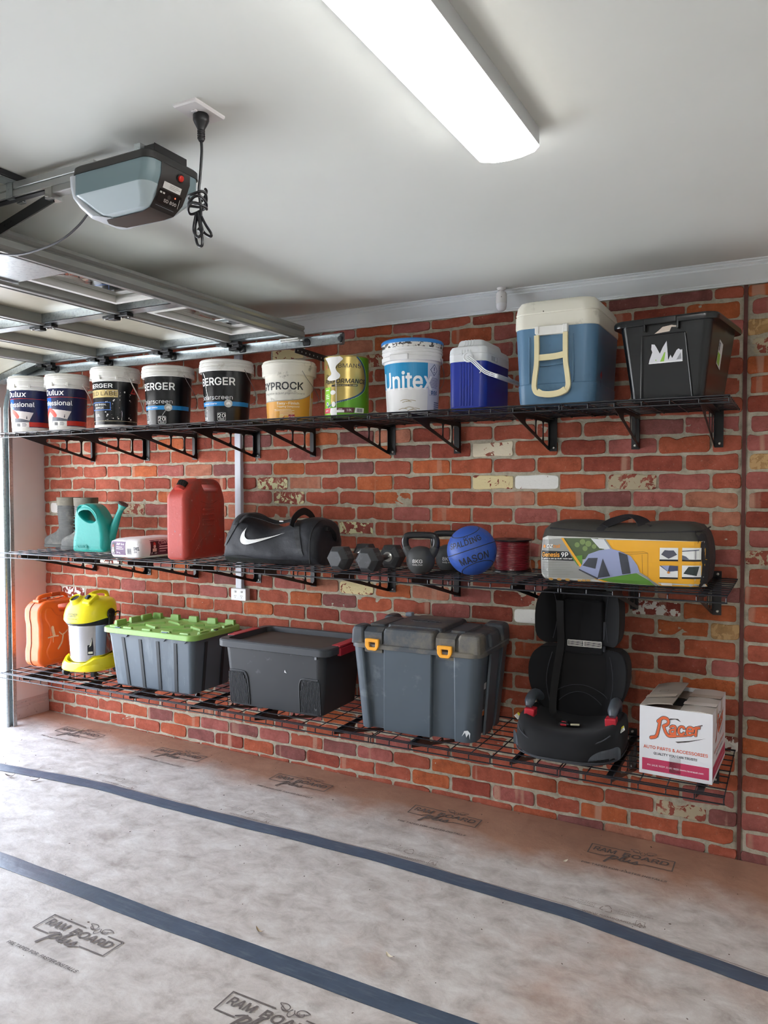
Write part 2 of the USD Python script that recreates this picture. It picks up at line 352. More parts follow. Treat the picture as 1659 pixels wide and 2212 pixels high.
def lay(xa, xb, first, seed):
    """Bricks between xa and xb in every course; first(c) gives a perpend's x of that course."""
    out = []
    for c in range(-1, 30):
        z0, z1 = BZ+c*CH+.0062, BZ+(c+1)*CH-.0062; z1 = min(z1, 2.607)
        x = first(c); 
        while x > xa: x -= BXP
        while x < xb:
            rr_ = random.Random(f'{seed}{c}{x:.3f}')
            a, b = max(x+.0062+rr_.uniform(-.003, .003), xa+.002), min(x+BXP-.0062+rr_.uniform(-.003, .003), xb-.001)
            zz0 = clear_of_paper(z0+rr_.uniform(-.002, .002), (a+b)/2)
            if b-a > .02 and z1-zz0 > .008: out.append((a, b, zz0, z1+rr_.uniform(-.002, .002)))
            x += BXP
    return out
mortar = usdkit.material(stage, '/World/Looks/mortar', {
    'g': ('geometry', {}), 'n': ('noise_texture', {'scale': 22., 'detail': 8., 'roughness': .7}),
    'r': ('rgb_ramp', {'ramp': [(.3, lin('#948b7b')), (.5, lin('#b3aa97')), (.7, lin('#c6beac'))]}),
    'bu': ('noise_texture', {'scale': 90., 'detail': 6., 'roughness': .75}), 'b': ('bump', {'strength': .9, 'distance': .006}),
    'p': ('principled_bsdf', {'roughness': .95, 'specular_ior_level': .1})},
    [('g.position', 'n.vector'), ('n.fac', 'r.fac'), ('r.color', 'p.base_color'), ('g.position', 'bu.vector'), ('bu.fac', 'b.height'), ('b.normal', 'p.normal')], surface='p.BSDF')
def mortar_sheet(x0, x1, seed):
    nx, nz = int((x1-x0)/.02), 132; X, Z = np.meshgrid(np.linspace(x0, x1, nx), np.linspace(-.08, 2.66, nz), indexing='ij')
    Y = .0035+(meshkit.fbm(np.stack([X*28, Z*28, X*0+seed], -1), 3)-.5)*.007; Y[0] = Y[-1] = .01
    v = np.stack([X, Y, Z], -1).reshape(-1, 3); i, j = np.meshgrid(np.arange(nx-1), np.arange(nz-1), indexing='ij'); a = i*nz+j
    f = np.concatenate([np.stack([a, a+nz, a+nz+1], -1).reshape(-1, 3), np.stack([a, a+nz+1, a+1], -1).reshape(-1, 3)])
    return T(tm(v, f), bx(x0, x1, .03, .12, -.08, 2.7))
def wall(name, label, x0, x1, first, seed, seen):
    w = data(UsdGeom.Xform.Define(stage, '/World/'+name), label, kind='structure')
    part(w, 'mortar_bed', mortar_sheet(x0, x1, seed), mortar, smooth=40)
    bs = lay(x0, x1, first, seed); special = {}
    for px, pz, k in PAINTED:
        for i, (a, b, c, d) in enumerate(bs):
            if a-.006 <= px <= b+.006 and c-.006 <= pz <= d+.006: special[i] = k
    order = sorted(range(len(bs)), key=lambda i: (-(i in special), -seen(bs[i])))
    rest = []
    for rank, i in enumerate(order):
        m = brick_mesh(*bs[i], f'{seed}-{i}'); r = random.Random(f'm{seed}{i}')
        mt = BP[special[i]] if i in special else r.choices(BRICKS, BW)[0]
        if rank < 300: part(w, 'brick', m, mt, smooth=50)
        else: rest.append(m)
    if rest: part(w, 'far_brick', T(*rest), BRICKS[0], smooth=50, kind='stuff')
JX = .132
HID = [(-4.3, .14, 2.05, 2.36), (-3.95, -1.75, 1.28, 1.56), (-.7, .06, 1.28, 1.52), (-3.4, -.88, .5, .95), (-4.2, -3.45, .5, .98), (-.82, -.32, .52, 1.2), (-.25, .08, .5, .76), (-4.5, -2.0, 2.45, 2.62)]
def seen(b):
    cx, cz_ = (b[0]+b[1])/2, (b[2]+b[3])/2
    hid = any(x0 < cx < x1 and z0 < cz_ < z1 for x0, x1, z0, z1 in HID)
    return (b[1]-b[0])*(b[3]-b[2])/((cx-.34)**2+3.83**2)*(.2 if hid else 1)
wall('wall_back', 'old red brick wall behind the shelves, from the return wall to the vertical joint', XL, JX-.005, lambda c: (0. if c % 2 else -BXP/2)-20*BXP, 1, seen)
wall('wall_back_end', 'strip of red brick wall beyond the vertical control joint at the far right', JX+.011, XR, lambda c: (.03 if c % 2 else .15)-BXP+.005, 2, seen)
struct('trim_2', bx(JX-.005, JX+.011, .004, .03, -.02, 2.61), mat('joint_sealant', '#5d2f28', .7, var=.2, vscale=30, bump=.3, bscale=60), 'dark red sealed control joint running up the brick wall')
# ---------------------------------------------------------------- outside the door: driveway and verge
struct('driveway', slab(-16, XL-.24, -9, 4, -.22, -.03), drive, 'pale concrete driveway outside the garage door')

# ---------------------------------------------------------------- floor covering: three paper sheets, tape, prints
def paper_h(x, y):
    x, y = np.asarray(x, float), np.asarray(y, float)
    p = np.stack([x*2.2, y*2.6, 0*x], -1); q = np.stack([x*7, y*9, 0*x+4], -1)
    near = np.clip(1-(-y)/.5, 0, 1); left = np.clip((-x-1.2)/3, 0, 1)
    return floor_z(x)+.006+(meshkit.fbm(p, 3, 3)-.5)*(.006+.014*left)+(meshkit.fbm(q, 2, 5)-.5)*(.0015+.006*left)+near**4*.006*(meshkit.fbm(np.stack([x*3, 0*x, 0*x], -1), 2, 8)-.3)
def wavy(x, k): return .03*(meshkit.fbm(np.stack([np.asarray(x)*.55, 0*np.asarray(x)+k, 0*np.asarray(x)], -1), 2, 11)-.5)
def tape_y(x): return -.82-.0-.075*np.clip((-np.asarray(x)-2.9)/1., 0, 1)**1.5+np.interp(x, [-4.5, -3.8, -3.15, -2.6, -1.96, -1.36, -.9, -.41, -.12, .28, 1.], [-.02, -.02, 0, .0, .018, .04, .02, 0, -.045, -.11, -.13])
def paper_mat(name, dusty):
    n = {'g': ('geometry', {}), 'sp': ('separate_xyz', {}), 'n': ('noise_texture', {'scale': 1.6, 'detail': 7., 'roughness': .62}),
         'fn': ('noise_texture', {'scale': 6.5, 'detail': 8., 'roughness': .68, 'distortion': .4}), 'mp': ('mapping', {'scale': (1.3, 1.7, 1.)}),
         'kr': ('rgb_ramp', {'ramp': [(.3, lin('#9b7460')), (.7, lin('#ab836c'))]}), 'du': ('rgb_ramp', {'ramp': [(.3, lin('#9a9088')), (.5, lin('#b6ada6')), (.7, lin('#c9c3bd'))]}),
         'yr': ('map_range', {'from_min': -.06, 'from_max': -.62, 'to_min': -.42, 'to_max': .42}), 'ad': ('math', {'math_type': 'add'}), 'xr': ('map_range', {'from_min': -3.2, 'from_max': .8, 'to_min': .10, 'to_max': -.22}), 'ax': ('math', {'math_type': 'add'}),
         'mr': ('map_range', {'from_min': .32, 'from_max': .72, 'clamp': True}), 'mx': ('mix_color', {}),
         'sn': ('noise_texture', {'scale': 38., 'detail': 6., 'roughness': .75}), 'sm': ('mapping', {'scale': (.45, 1.6, 1.)}), 'sr': ('map_range', {'from_min': .63, 'from_max': .74, 'to_max': .4, 'clamp': True}), 'sx': ('mix_color', {'b': lin('#6e5f54')}),
         'pn': ('noise_texture', {'scale': 3.2, 'detail': 3.}), 'pr': ('map_range', {'from_min': .7, 'from_max': .73, 'to_max': .3, 'clamp': True}), 'px': ('mix_color', {'b': lin('#6c6056')}),
         'bu': ('noise_texture', {'scale': 26., 'detail': 6., 'roughness': .6}), 'b': ('bump', {'strength': .35, 'distance': .006}),
         'p': ('principled_bsdf', {'roughness': .62, 'specular_ior_level': .35})}
    l = [('g.position', 'sp.vector'), ('g.position', 'n.vector'), ('g.position', 'mp.vector'), ('mp.vector', 'fn.vector'), ('fn.fac', 'kr.fac'), ('fn.fac', 'du.fac'), ('sp.y', 'yr.value'), ('n.fac', 'ad.value1'),
         ('sp.x', 'xr.value'), ('ad.value', 'ax.value1'), ('xr.result', 'ax.value2'), ('ax.value', 'mr.value'), ('mr.result', 'mx.fac'), ('kr.color', 'mx.a'), ('du.color', 'mx.b'), ('g.position', 'sm.vector'), ('sm.vector', 'sn.vector'), ('sn.fac', 'sr.value'), ('sr.result', 'sx.fac'), ('mx.result', 'sx.a'),
         ('g.position', 'pn.vector'), ('pn.fac', 'pr.value'), ('pr.result', 'px.fac'), ('sx.result', 'px.a'), ('px.result', 'p.base_color'), ('g.position', 'bu.vector'), ('bu.fac', 'b.height'), ('b.normal', 'p.normal')]
    if dusty is None: l.append(('yr.result', 'ad.value2'))
    else: n['ad'][1]['value2'] = dusty
    return usdkit.material(stage, '/World/Looks/'+name, n, l, surface='p.BSDF')
paper1, paper2 = paper_mat('kraft_paper_by_wall', None), paper_mat('kraft_paper_dusty', .36)
def sheet(ya, yb, x0=XL+.012, x1=XR-.03, lift=0., step=.028):
    nx = int((x1-x0)/step); xs = np.linspace(x0, x1, nx); ny = max(8, int(abs(ya(0)-yb(0))/step))
    X = np.repeat(xs[:, None], ny, 1); t = np.linspace(0, 1, ny)[None]
    Y = ya(xs)[:, None]*(1-t)+yb(xs)[:, None]*t
    Z = paper_h(X, Y)+lift
    v = np.stack([X, Y, Z], -1).reshape(-1, 3); i, j = np.meshgrid(np.arange(nx-1), np.arange(ny-1), indexing='ij'); a = i*ny+j
    f = np.concatenate([np.stack([a, a+1, a+ny+1], -1).reshape(-1, 3), np.stack([a, a+ny+1, a+ny], -1).reshape(-1, 3)])
    w = v.copy(); w[:, 2] -= .0012; e = len(v); m = tm(np.vstack([v, w]), np.vstack([f, f[:, ::-1]+e]))
    if m.face_normals[0][2] < 0: m.invert()
    return m
y0f = lambda x: -.004-.008*meshkit.fbm(np.stack([np.asarray(x)*5, 0*np.asarray(x), 0*np.asarray(x)], -1), 2, 2)
y1f = lambda x: tape_y(x)-.03
y2f = lambda x: -1.62+0*np.asarray(x)
sheets = []
for nm, ya, yb, m_, lb, lf in (('a', y0f, y1f, paper1, 'reddish brown paper floor sheet lying along the foot of the brick wall', .0015), ('b', lambda x: y1f(x)+.02, lambda x: y2f(x)-.01, paper2, 'dusty paper floor sheet between the two dark tape strips, without big prints', 0.), ('c', lambda x: y2f(x)+.01, lambda x: YB+.03+0*x, paper2, 'dusty brown paper floor sheet nearest the viewer, in front of the wider tape', .0015)):
    s = thing('paper_floor_sheet', lb, 'floor covering', kind=None); sheets.append(s)
    part(s, 'sheet', sheet(ya, yb, lift=lf), m_, smooth=True)
def tape(yf, w, xs, lift=.0036):
    xs = np.asarray(xs); prof = [(-w/2, 0.), (-w*.46, .0006), (-w*.1, .0009), (-w*.06, .0014), (w*.46, .0007), (w/2, 0.)]
    secs = [np.array([(x, float(yf(x))+a, float(paper_h(x, float(yf(x))+a))+lift+b) for a, b in prof]) for x in xs]
    return loft([np.vstack([s, s[::-1]-[0, 0, .0012]]) for s in secs])
tape_m = mat('blue_grey_tape', '#434d5b', .36, var=.18, vscale=14, stain=('#5d646c', 24., .52, .75, (.4, 3., 1.)), bump=.12, bscale=30)
solo('seam_tape', fixn(tape(tape_y, .082, np.arange(XL+.02, XR-.05, .05))), tape_m, 'wavy dark blue-grey tape strip on the floor, the one nearer the brick wall', 'tape', 'tape strips over the paper seams', smooth=40)
solo('seam_tape', fixn(tape(lambda x: y2f(x)-.005+.012*math.sin(x*1.1), .088, np.arange(XL+.02, XR-.05, .05))), tape_m, 'straight wide blue-grey tape strip on the floor nearest the viewer', 'tape', 'tape strips over the paper seams', smooth=40)
ink = mat('grey_print_ink', '#5f5550', .7, var=.1, vscale=40)
def on_paper(lift): return lambda u, v: np.stack([u, v, paper_h(u, v)+lift], 1)
def ram_print():
    g = []
    W, H = .375, .102
    fr = sbox(0, -H, W, 0).difference(sbox(.0055, -H+.0055, W-.0055, -.0055))
    head = affinity.translate(Point(0, 0).buffer(.062), .235, .012)
    gap = sbox(.085, -H-.01, .25, -H+.02)
    fr = fr.difference(affinity.scale(head, 1, .75)).difference(gap)
    g.append(fr)
    g.append(fit('RAM', .038, .018, .122, -.060, True, .12)); g.append(fit('BOARD', .038, .150, .352, -.060, True, .12))
    cx, cy = .232, .012                                            # two curled horns and a muzzle
    for s in (-1, 1):
        sp = [(cx+s*(.006+.018*math.cos(.2))*1.0, cy-.006)]
        for k in range(16):
            a = 2.6-k*.42; rr_ = .026-k*.00125; sp.append((cx+s*(.034-rr_*math.cos(a)), cy+.002+rr_*.8*math.sin(a)))
        g.append(stroke(sp, .003))
        g.append(stroke([(cx+s*.004, cy+.006), (cx+s*.011, cy-.008), (cx+s*.007, cy-.022), (cx, cy-.028)], .0028))
        g.append(stroke([(cx+s*.012, cy-.006), (cx+s*.03, cy-.012), (cx+s*.04, cy-.006)], .0028))
    w = .0085                                                     # brush script: plus
    def S(p, ww=w): g.append(stroke([(.095+.9*a, -.143+.98*b) for a, b in p], ww))
    S([(-.012, .052), (.012, .066), (.028, .068)], .006); S([(.024, .068), (.010, .035), (-.006, -.012)], .011)
    S([(.016, .045), (.03, .064), (.046, .06), (.042, .044), (.026, .030), (.014, .030)])
    S([(.052, .036), (.072, .062), (.082, .085), (.074, .082), (.062, .05), (.060, .032), (.072, .030)])
    S([(.082, .054), (.076, .036), (.084, .030), (.096, .04), (.106, .056)]); S([(.106, .056), (.101, .038), (.108, .030), (.118, .036)])
    S([(.118, .036), (.135, .052), (.142, .058), (.140, .046), (.146, .036), (.134, .028), (.120, .031)])
    S([(.146, .034), (.170, .040)], .005)
    big = unary_union([x.buffer(.0002) for x in g])
    small = unary_union([fit('PRE TAPED FOR', .0145, 0.0, .165, -.212, True, 0), fit('FASTER INSTALLS', .0145, .178, .372, -.212, True, .2)])
    return big, affinity.scale(small, .985, 1, origin=(0, 0))
big, small = ram_print()
for k, (lx, ly, sh) in enumerate([(-4.09, -.185, 0), (-3.212, -.18, 0), (-2.297, -.183, 0), (-1.408, -.192, 0), (-.488, -.175, 0), (-2.195, -1.812, 2), (-1.293, -1.836, 2), (-3.1, -1.81, 2), (-.39, -1.83, 2), (.42, -.17, 0)]):
    for nm, gg in (('printed_logo', big), ('printed_slogan', small)):
        part(sheets[sh], nm, decal(affinity.translate(gg, lx, ly), on_paper(.0042), .05), ink, smooth=False)
ink2 = mat('faint_print_ink', '#857870', .7, var=.1)
for lx in (-3.02, -2.115, -1.21, -.305, .6):
    ty = float(tape_y(lx))
    tri = unary_union([stroke([(math.cos(a)*.02, math.sin(a)*.02), (math.cos(a+.9)*.026, math.sin(a+.9)*.026), (math.cos(a+1.5)*.02, math.sin(a+1.5)*.02)], .004, True) for a in (.5, 2.6, 4.7)])
    part(sheets[0], 'recycling_symbol', decal(affinity.translate(tri, lx, ty+.117), on_paper(.0042), .05), ink2, smooth=False)
    g = []
    g += [text(t, .0085, .045, .018-.014*i, False, .1, 1.2) for i, t in enumerate(('100% RECYCLABLE', 'BREATHABLE', 'FLEXIBLE'))]
    g += [text(t, .0085, -.045, .018-.014*i, False, .1, 1.2, 'r') for i, t in enumerate(('PRE TAPED', 'LIQUID RESISTANT', 'REUSABLE'))]
    g += [text('WWW.RAMBOARD.COM', .0115, -.085, -.058, True, 0, 1.35), sbox(.12, -.062, .155, -.02).difference(sbox(.122, -.060, .153, -.022)), stroke([(.13, -.05), (.137, -.034), (.144, -.05)], .004, False)]
    gg = affinity.translate(unary_union(g), lx, ty+.112)
    part(sheets[0], 'recycling_print', decal(gg, on_paper(.0042), .05), ink2, smooth=False)
xs = np.arange(-4.3, 1.2, .08)
part(sheets[0], 'printed_line', decal(LineString([(x, float(tape_y(x))+.047+.004*math.sin(x*9)) for x in xs if (x*1.105) % 1 > .12]).buffer(.0016), on_paper(.0042), .05), ink2, smooth=False)

# leaves and grit on the paper
leaf_m = [mat('dry_leaf', '#9a8468', .7, var=.25, vscale=40), mat('grey_leaf', '#6d6058', .7, var=.2, vscale=40), mat('pale_wood_chip', '#cfc2ab', .7, var=.15, vscale=60)]
def leaf(L, w, curl, seed):
    r = random.Random(seed); n = 9; v = []
    for i in range(n):
        t = i/(n-1); ww = w*math.sin(PI*min(1, t*.96+.02))**.8*(1-.3*t); z = curl*(t-.4)**2*L*2.5
        for s in (-1, -.5, 0, .5, 1): v.append((L*(t-.5), s*ww/2+.06*L*math.sin(3*t+seed), z*.35+abs(s)*ww*.22+.001))
    f = []
    for i in range(n-1):
        for j in range(4): a = i*5+j; f += [(a, a+5, a+6), (a, a+6, a+1)]
    return tm(v, f)
for k, (x, y, L, w, rz, m_, lb) in enumerate([(-3.93, -.21, .075, .022, 25, 0, 'curled pale dry leaf on the floor near the foot of the return wall'), (-3.60, -.98, .085, .02, 10, 1, 'dark narrow dry leaf lying by the far end of the wavy tape'), (-3.42, -.95, .06, .018, 70, 1, 'small folded dry leaf just past the far end of the wavy tape'),
        (-1.42, -1.52, .06, .012, -20, 0, 'thin straw-coloured leaf lying against the wider tape strip'), (-.92, -1.42, .05, .016, -35, 2, 'pale wood chip on the middle paper sheet near the bottom of the picture'), (-.55, -.42, .026, .018, 40, 2, 'pale crumpled scrap on the reddish paper between two printed logos')]):
    t = thing('fallen_leaf' if m_ < 2 else 'wood_chip', lb, 'leaf' if m_ < 2 else 'debris', (x, y, float(paper_h(x, y))+.004), rz, 'litter on the paper floor')
    part(t, 'blade', leaf(L, w, 1., k), leaf_m[m_], smooth=True)
r_ = random.Random(5); gr = []
for k in range(300):
    x, y = r_.uniform(-4.3, .9), -abs(r_.gauss(0, 1.1))-.03
    if y < -3.6: continue
    s = r_.uniform(.0009, .0026)*(1.7 if r_.random() < .06 else 1)
    m = trimesh.creation.icosphere(0, s); m.vertices *= np.array([r_.uniform(.7, 2.2), r_.uniform(.6, 1.2), .6]); gr.append(mv(m, (x, y, float(paper_h(x, y))+.003), (0, 0, r_.uniform(0, 6))))
solo('floor_grit', T(*gr), mat('grit', '#5c4c42', .9, var=.3, vscale=30), 'fine brown grit and crumbs scattered over the paper floor', 'debris', kind='stuff')

# ---------------------------------------------------------------- shelves: wire decks and brackets, three rows
black = mat('black_powder_coat', '#08080a', .4, var=.1, vscale=20)
wire_m = mat('black_wire_coating', '#15161c', .33, var=.1, vscale=30)
bolt_m = mat('zinc_bolt', '#b9b9b4', .3, 1., var=.08)
ZT, ZM, ZB = 2.052, 1.286, .506                               # wire tops are 6 mm higher
DECKS = [(-4.20, -3.292), (-3.288, -2.376), (-2.372, -1.452), (-1.448, -.532), (-.528, .118)]
BRX = [(-3.985, 1), (-3.505, -1), (-3.055, 1), (-2.59, -1), (-2.15, 1), (-1.66, -1), (-1.233, 1), (-.752, -1), (-.316, 1), (.012, -1)]
YF = -.618
ORD = ['first', 'second', 'third', 'fourth', 'fifth', 'sixth', 'seventh', 'eighth', 'ninth', 'tenth']
def deck(name, row, i, x0, x1, z):
    t = thing('wire_shelf', f'black wire shelf deck, {ORD[i]} from the left in the {row} row', 'shelf', (x0, 0, z), 0, f'wire shelf decks of the {row} row')
    L = x1-x0; g = []
    for k in range(9):
        y = -.018-(.582/8)*k; g.append(rod((0, y, .003), (L, y, .003), .003))
    part(t, 'long_wires', T(*g), wire_m, kind='stuff')
    n = max(5, round(L/.103)); g = []
    for k in range(n+1):
        x = .004+(L-.008)*k/n; g.append(tube([(x, -.0125, -.0022), (x, YF+.004, -.0022), (x, YF, -.006), (x, YF, -.024)], .0026, 6))
    part(t, 'cross_wires', T(*g), wire_m, kind='stuff')
    part(t, 'front_rail', T(rod((0, YF-.001, .003), (L, YF-.001, .003), .0034), rod((0, YF-.001, -.024), (L, YF-.001, -.024), .0034)), wire_m)
    part(t, 'rear_rail', rod((0, -.0125, .003), (L, -.0125, .003), .0034), wire_m)
def bracket_mesh(s):
    tri = Polygon([(-.600, -.008), (-.600, -.022), (-.034, -.158), (-.004, -.162), (-.004, -.008)])
    inner = Polygon([(-.40, -.024), (-.40, -.052), (-.026, -.146), (-.026, -.024)]).buffer(-.001)
    ribs = unary_union([Polygon([(x-.012, -.02), (x+.012, -.02), (x+.006, -.05), (x+.006, -.09), (x+.014, -.16), (x-.014, -.16), (x-.006, -.09), (x-.006, -.05)]) for x in (-.118, -.238)])
    holes = inner.difference(ribs).buffer(-.0135, 6).buffer(.0135, 6)
    return mv(extr(tri.difference(holes), .003, 'yz'), (.0015, 0, 0)), s
def make_bracket(s, loc, label, group):
    t = thing('shelf_bracket', label, 'bracket', loc, 0, group)
    web, _ = bracket_mesh(s)
    part(t, 'web', web, black, smooth=20)
    part(t, 'top_flange', bx(min(0, -s*.026), max(0, -s*.026), -.600, -.004, -.008, -.005), black)
    part(t, 'wall_plate', bx(min(0, -s*.038), max(0, -s*.038), -.006, -.0035, -.166, .036) if True else None, black)
    for z in (-.148, .022): part(t, 'bolt', mv(lathe([(.0, .004), (.0045, .0035), (.0065, .0015), (.0075, 0), (.0075, -.003)][::-1], 12), (-s*.021, -.008, z), (PI/2, 0, 0)), bolt_m)
    return t
first = {}
for row, z in (('top', ZT), ('middle', ZM), ('bottom', ZB)):
    for i, (x0, x1) in enumerate(DECKS): deck('wire_shelf', row, i, x0, x1, z)
    for i, (x, s) in enumerate(BRX):
        lb = f'black steel bracket under the {row} shelf, {ORD[i]} from the left'
        if s in first: copy(first[s], (x, 0, z), 0, lb).SetCustomDataByKey('group', f'brackets of the {row} shelf')
        else: first[s] = make_bracket(s, (x, 0, z), lb, f'brackets of the {row} shelf').GetPrim()

# ---------------------------------------------------------------- sectional door, tracks
galv = mat('galvanised_steel', '#b9c0c1', .3, .92, var=.10, vscale=40, stain=('#8d9696', 70., .5, .75))
skin = mat('door_skin_inside', '#a19b89', .33, .0, var=.06, vscale=6, stretch=(1, 4, 1))
rail_m = mat('door_rail_grey', '#8d8d89', .3, .3, var=.06, vscale=6)
white_pl = mat('white_window_frame', '#d4d1cb', .35, var=.04)
blackp = mat('black_plastic', '#141415', .42, var=.1, vscale=20)
dark_rub = mat('dark_rubber', '#232325', .6, var=.15, vscale=30)
def clear_pane(name, tint, rough, base, bump=None):
    n = {'lw': ('layer_weight', {'blend': .5}), 'pw': ('math', {'math_type': 'power', 'value2': 3.}), 'sc': ('math', {'math_type': 'multiply_add', 'value2': 1-base, 'value3': base}),
         'tr': ('transparent_bsdf', {'color': tint}), 'gl': ('glossy_bsdf', {'color': (.95, .95, .95), 'roughness': rough}), 'mx': ('mix_closure', {})}
    l = [('lw.facing', 'pw.value1'), ('pw.value', 'sc.value1'), ('sc.value', 'mx.fac'), ('tr.BSDF', 'mx.closure1'), ('gl.BSDF', 'mx.closure2')]
    if bump: n |= {'n': ('noise_texture', {'scale': bump, 'detail': 3.}), 'g': ('geometry', {}), 'b': ('bump', {'strength': .8, 'distance': .01})}; l += [('g.position', 'n.vector'), ('n.fac', 'b.height'), ('b.normal', 'gl.normal')]
    return usdkit.material(stage, '/World/Looks/'+name, n, l, surface='mx.closure')
glass = clear_pane('window_glass', (.92, .93, .91), .008, .09)
JOINT = [-2.0, -2.46, -2.972, -3.495, -3.98]; SY = [-.41, -1.21, -2.01, -2.81, -3.61]; DZ = 2.505
DY0, DY1 = SY[0]+.045, SY[-1]-.045
door = data(UsdGeom.Xform.Define(stage, '/World/door_1'), 'raised sectional garage door lying under the ceiling, seen from its inner side', kind='structure')
# profile of a section seam (in x, z), extruded along the door's width
def yprof(pts, y0, y1): return fixn(loft([np.array([(a, y, b) for a, b in pts]) for y in (y0, y1)]))
def seam(x): return T(yprof([(x+.004, DZ+.004), (x+.030, DZ+.004), (x+.036, DZ+.012), (x+.036, DZ+.055), (x+.004, DZ+.055)], DY0, DY1), yprof([(x-.004, DZ+.055), (x-.036, DZ+.055), (x-.036, DZ+.022), (x-.030, DZ+.014), (x-.024, DZ+.014), (x-.018, DZ+.008), (x-.012, DZ+.008), (x-.008, DZ+.002), (x-.004, DZ+.002)], DY0, DY1))
for i in range(4):
    xa, xb = JOINT[i+1], JOINT[i]
    if i: part(door, 'section_panel', bx(xa+.002, xb-.002, DY1, DY0, DZ+.055, DZ+.062), skin)
    else:                                                        # top section: a window in every bay
        o = sbox(xa+.002, DY1, xb, DY0)
        for a, b in zip(SY[:-1], SY[1:]): o = o.difference(sbox(xa+.105, b+.105, xb-.075, a-.105))
        part(door, 'section_panel', mv(extr(o, .007), (0, 0, DZ+.055)), skin)
        for a, b in zip(SY[:-1], SY[1:]):
            R = lambda e: sbox(xa+.105-e, b+.105-e, xb-.075+e, a-.105+e)
            f = part(door, 'window_frame', T(mv(extr(R(.022).difference(R(-.004)), .018), (0, 0, DZ+.038)), mv(extr(R(.012).difference(R(-.012)), .016), (0, 0, DZ+.026))), white_pl)
            part(f, 'pane', mv(extr(R(.002), .004), (0, 0, DZ+.05)), glass, smooth=False)
    for y in SY:
        g = T(bx(xa+.034, xb-.034 if i else xb-.05, y-.036, y+.036, DZ+.012, DZ+.014), bx(xa+.034, xb-.036, y-.036, y-.034, DZ+.012, DZ+.055), bx(xa+.034, xb-.036, y+.034, y+.036, DZ+.012, DZ+.055), bx(xa+.034, xb-.036, y+.036, y+.05, DZ+.053, DZ+.055))
        part(door, 'stile', g, galv)
        if i: part(door, 'rubber_pad', bx(xb-.10, xb-.05, y-.05, y-.037, DZ+.04, DZ+.054), dark_rub)
for x in JOINT[1:]: part(door, 'section_rail', seam(x), rail_m, smooth=20)
x = JOINT[0]
part(door, 'top_rail', yprof([(x-.05, DZ+.06), (x-.05, DZ-.002), (x-.028, DZ-.002), (x-.026, DZ+.010), (x-.012, DZ+.012), (x-.008, DZ+.002), (x+.004, DZ-.004), (x+.012, DZ+.008), (x+.012, DZ+.03), (x+.004, DZ+.04), (x+.012, DZ+.05), (x+.008, DZ+.064)], DY0+.012, DY1-.012), rail_m, smooth=25)
# last section leans down the curve of the track
def tilt(m):
    a = math.radians(-13); m = m.copy(); m.apply_translation((-JOINT[4], 0, -DZ)); v = m.vertices.copy(); ca, sa = math.cos(a), math.sin(a)
    m.vertices = np.stack([v[:, 0]*ca+v[:, 2]*sa+JOINT[4], v[:, 1], -v[:, 0]*sa*-1*-1+v[:, 2]*ca+DZ], 1) if False else np.stack([v[:, 0]*ca-v[:, 2]*-sa*-1*-1+JOINT[4], v[:, 1], v[:, 0]*math.sin(-a)+v[:, 2]*ca+DZ], 1)
    return m
XE = -4.44
part(door, 'section_panel', tilt(bx(XE, JOINT[4], DY1, DY0, .055+DZ, .062+DZ)), skin)
part(door, 'section_rail', tilt(bx(XE, XE+.03, DY1, DY0, DZ+.01, DZ+.055)), rail_m)
for y in SY: part(door, 'stile', tilt(bx(XE+.03, JOINT[4]-.03, y-.036, y+.036, DZ+.008, DZ+.05)), galv)
# hinges on every seam, rollers at the wall side
def hinge(x, y, end):
    h = part(door, 'hinge', T(rbx(x-.075, x-.02, y-.022, y+.022, DZ-.008, DZ+.006, .003), rbx(x-.03, x+.012, y-.028, y+.012, DZ-.018, DZ+.004, .004), rbx(x+.008, x+.08, y-.016, y+.024, DZ-.006, DZ+.010, .003)), blackp)
    for bxx, byy in ((x-.065, -.010), (x-.04, .012), (x+.03, 0.), (x+.062, .012)): part(h, 'bolt', mv(lathe([(.006, 0), (.006, .004), (.003, .006)], 8), (bxx, y+byy, DZ-.006), (PI, 0, 0)), bolt_m)
    if end:
        part(door, 'roller_bracket', T(rbx(x-.012, x+.05, y+.012, y+.05, DZ-.034, DZ+.006, .006), rbx(x+.02, x+.075, y+.0, y+.03, DZ-.022, DZ, .004)), blackp)
        w = part(door, 'roller', mv(lathe([(.006, -.02), (.012, -.018), (.023, -.012), (.0245, -.006), (.0245, .006), (.023, .011), (.012, .013)], 20), (x+.055, y+.062, DZ-.026), (PI/2, 0, 0)), dark_rub)
        part(w, 'axle', mv(lathe([(.006, -.014), (.012, -.012), (.012, .0145)], 12), (x+.055, y+.062, DZ-.026), (PI/2, 0, 0)), bolt_m)
for x in JOINT[1:]:
    for y in SY: hinge(x, y, y == SY[0])
part(door, 'top_bracket', T(rbx(-2.11, -1.985, SY[0]-.01, SY[0]+.03, DZ-.012, DZ-.004, .003), rod((-2.10, SY[0]+.0, DZ-.018), (-1.96, SY[0]+.0, DZ-.018), .008, 10), rod((-1.985, SY[0]-.01, DZ-.02), (-1.985, SY[0]+.045, DZ-.02), .006, 8)), bolt_m)
part(door, 'roller', mv(lathe([(.006, -.02), (.012, -.018), (.023, -.012), (.0245, -.006), (.0245, .006), (.023, .011), (.012, .013)], 20), (-1.975, SY[0]+.062, DZ-.026), (PI/2, 0, 0)), dark_rub)
part(door, 'arm_plate', T(bx(-2.32, -2.045, -2.52, -1.835, DZ-.004, DZ-.001), bx(-2.05, -2.047, -2.52, -1.835, DZ-.004, DZ+.012), bx(-2.32, -2.317, -2.52, -1.835, DZ-.012, DZ)), galv, label='flat grey galvanised plate where the opener arm meets the door')
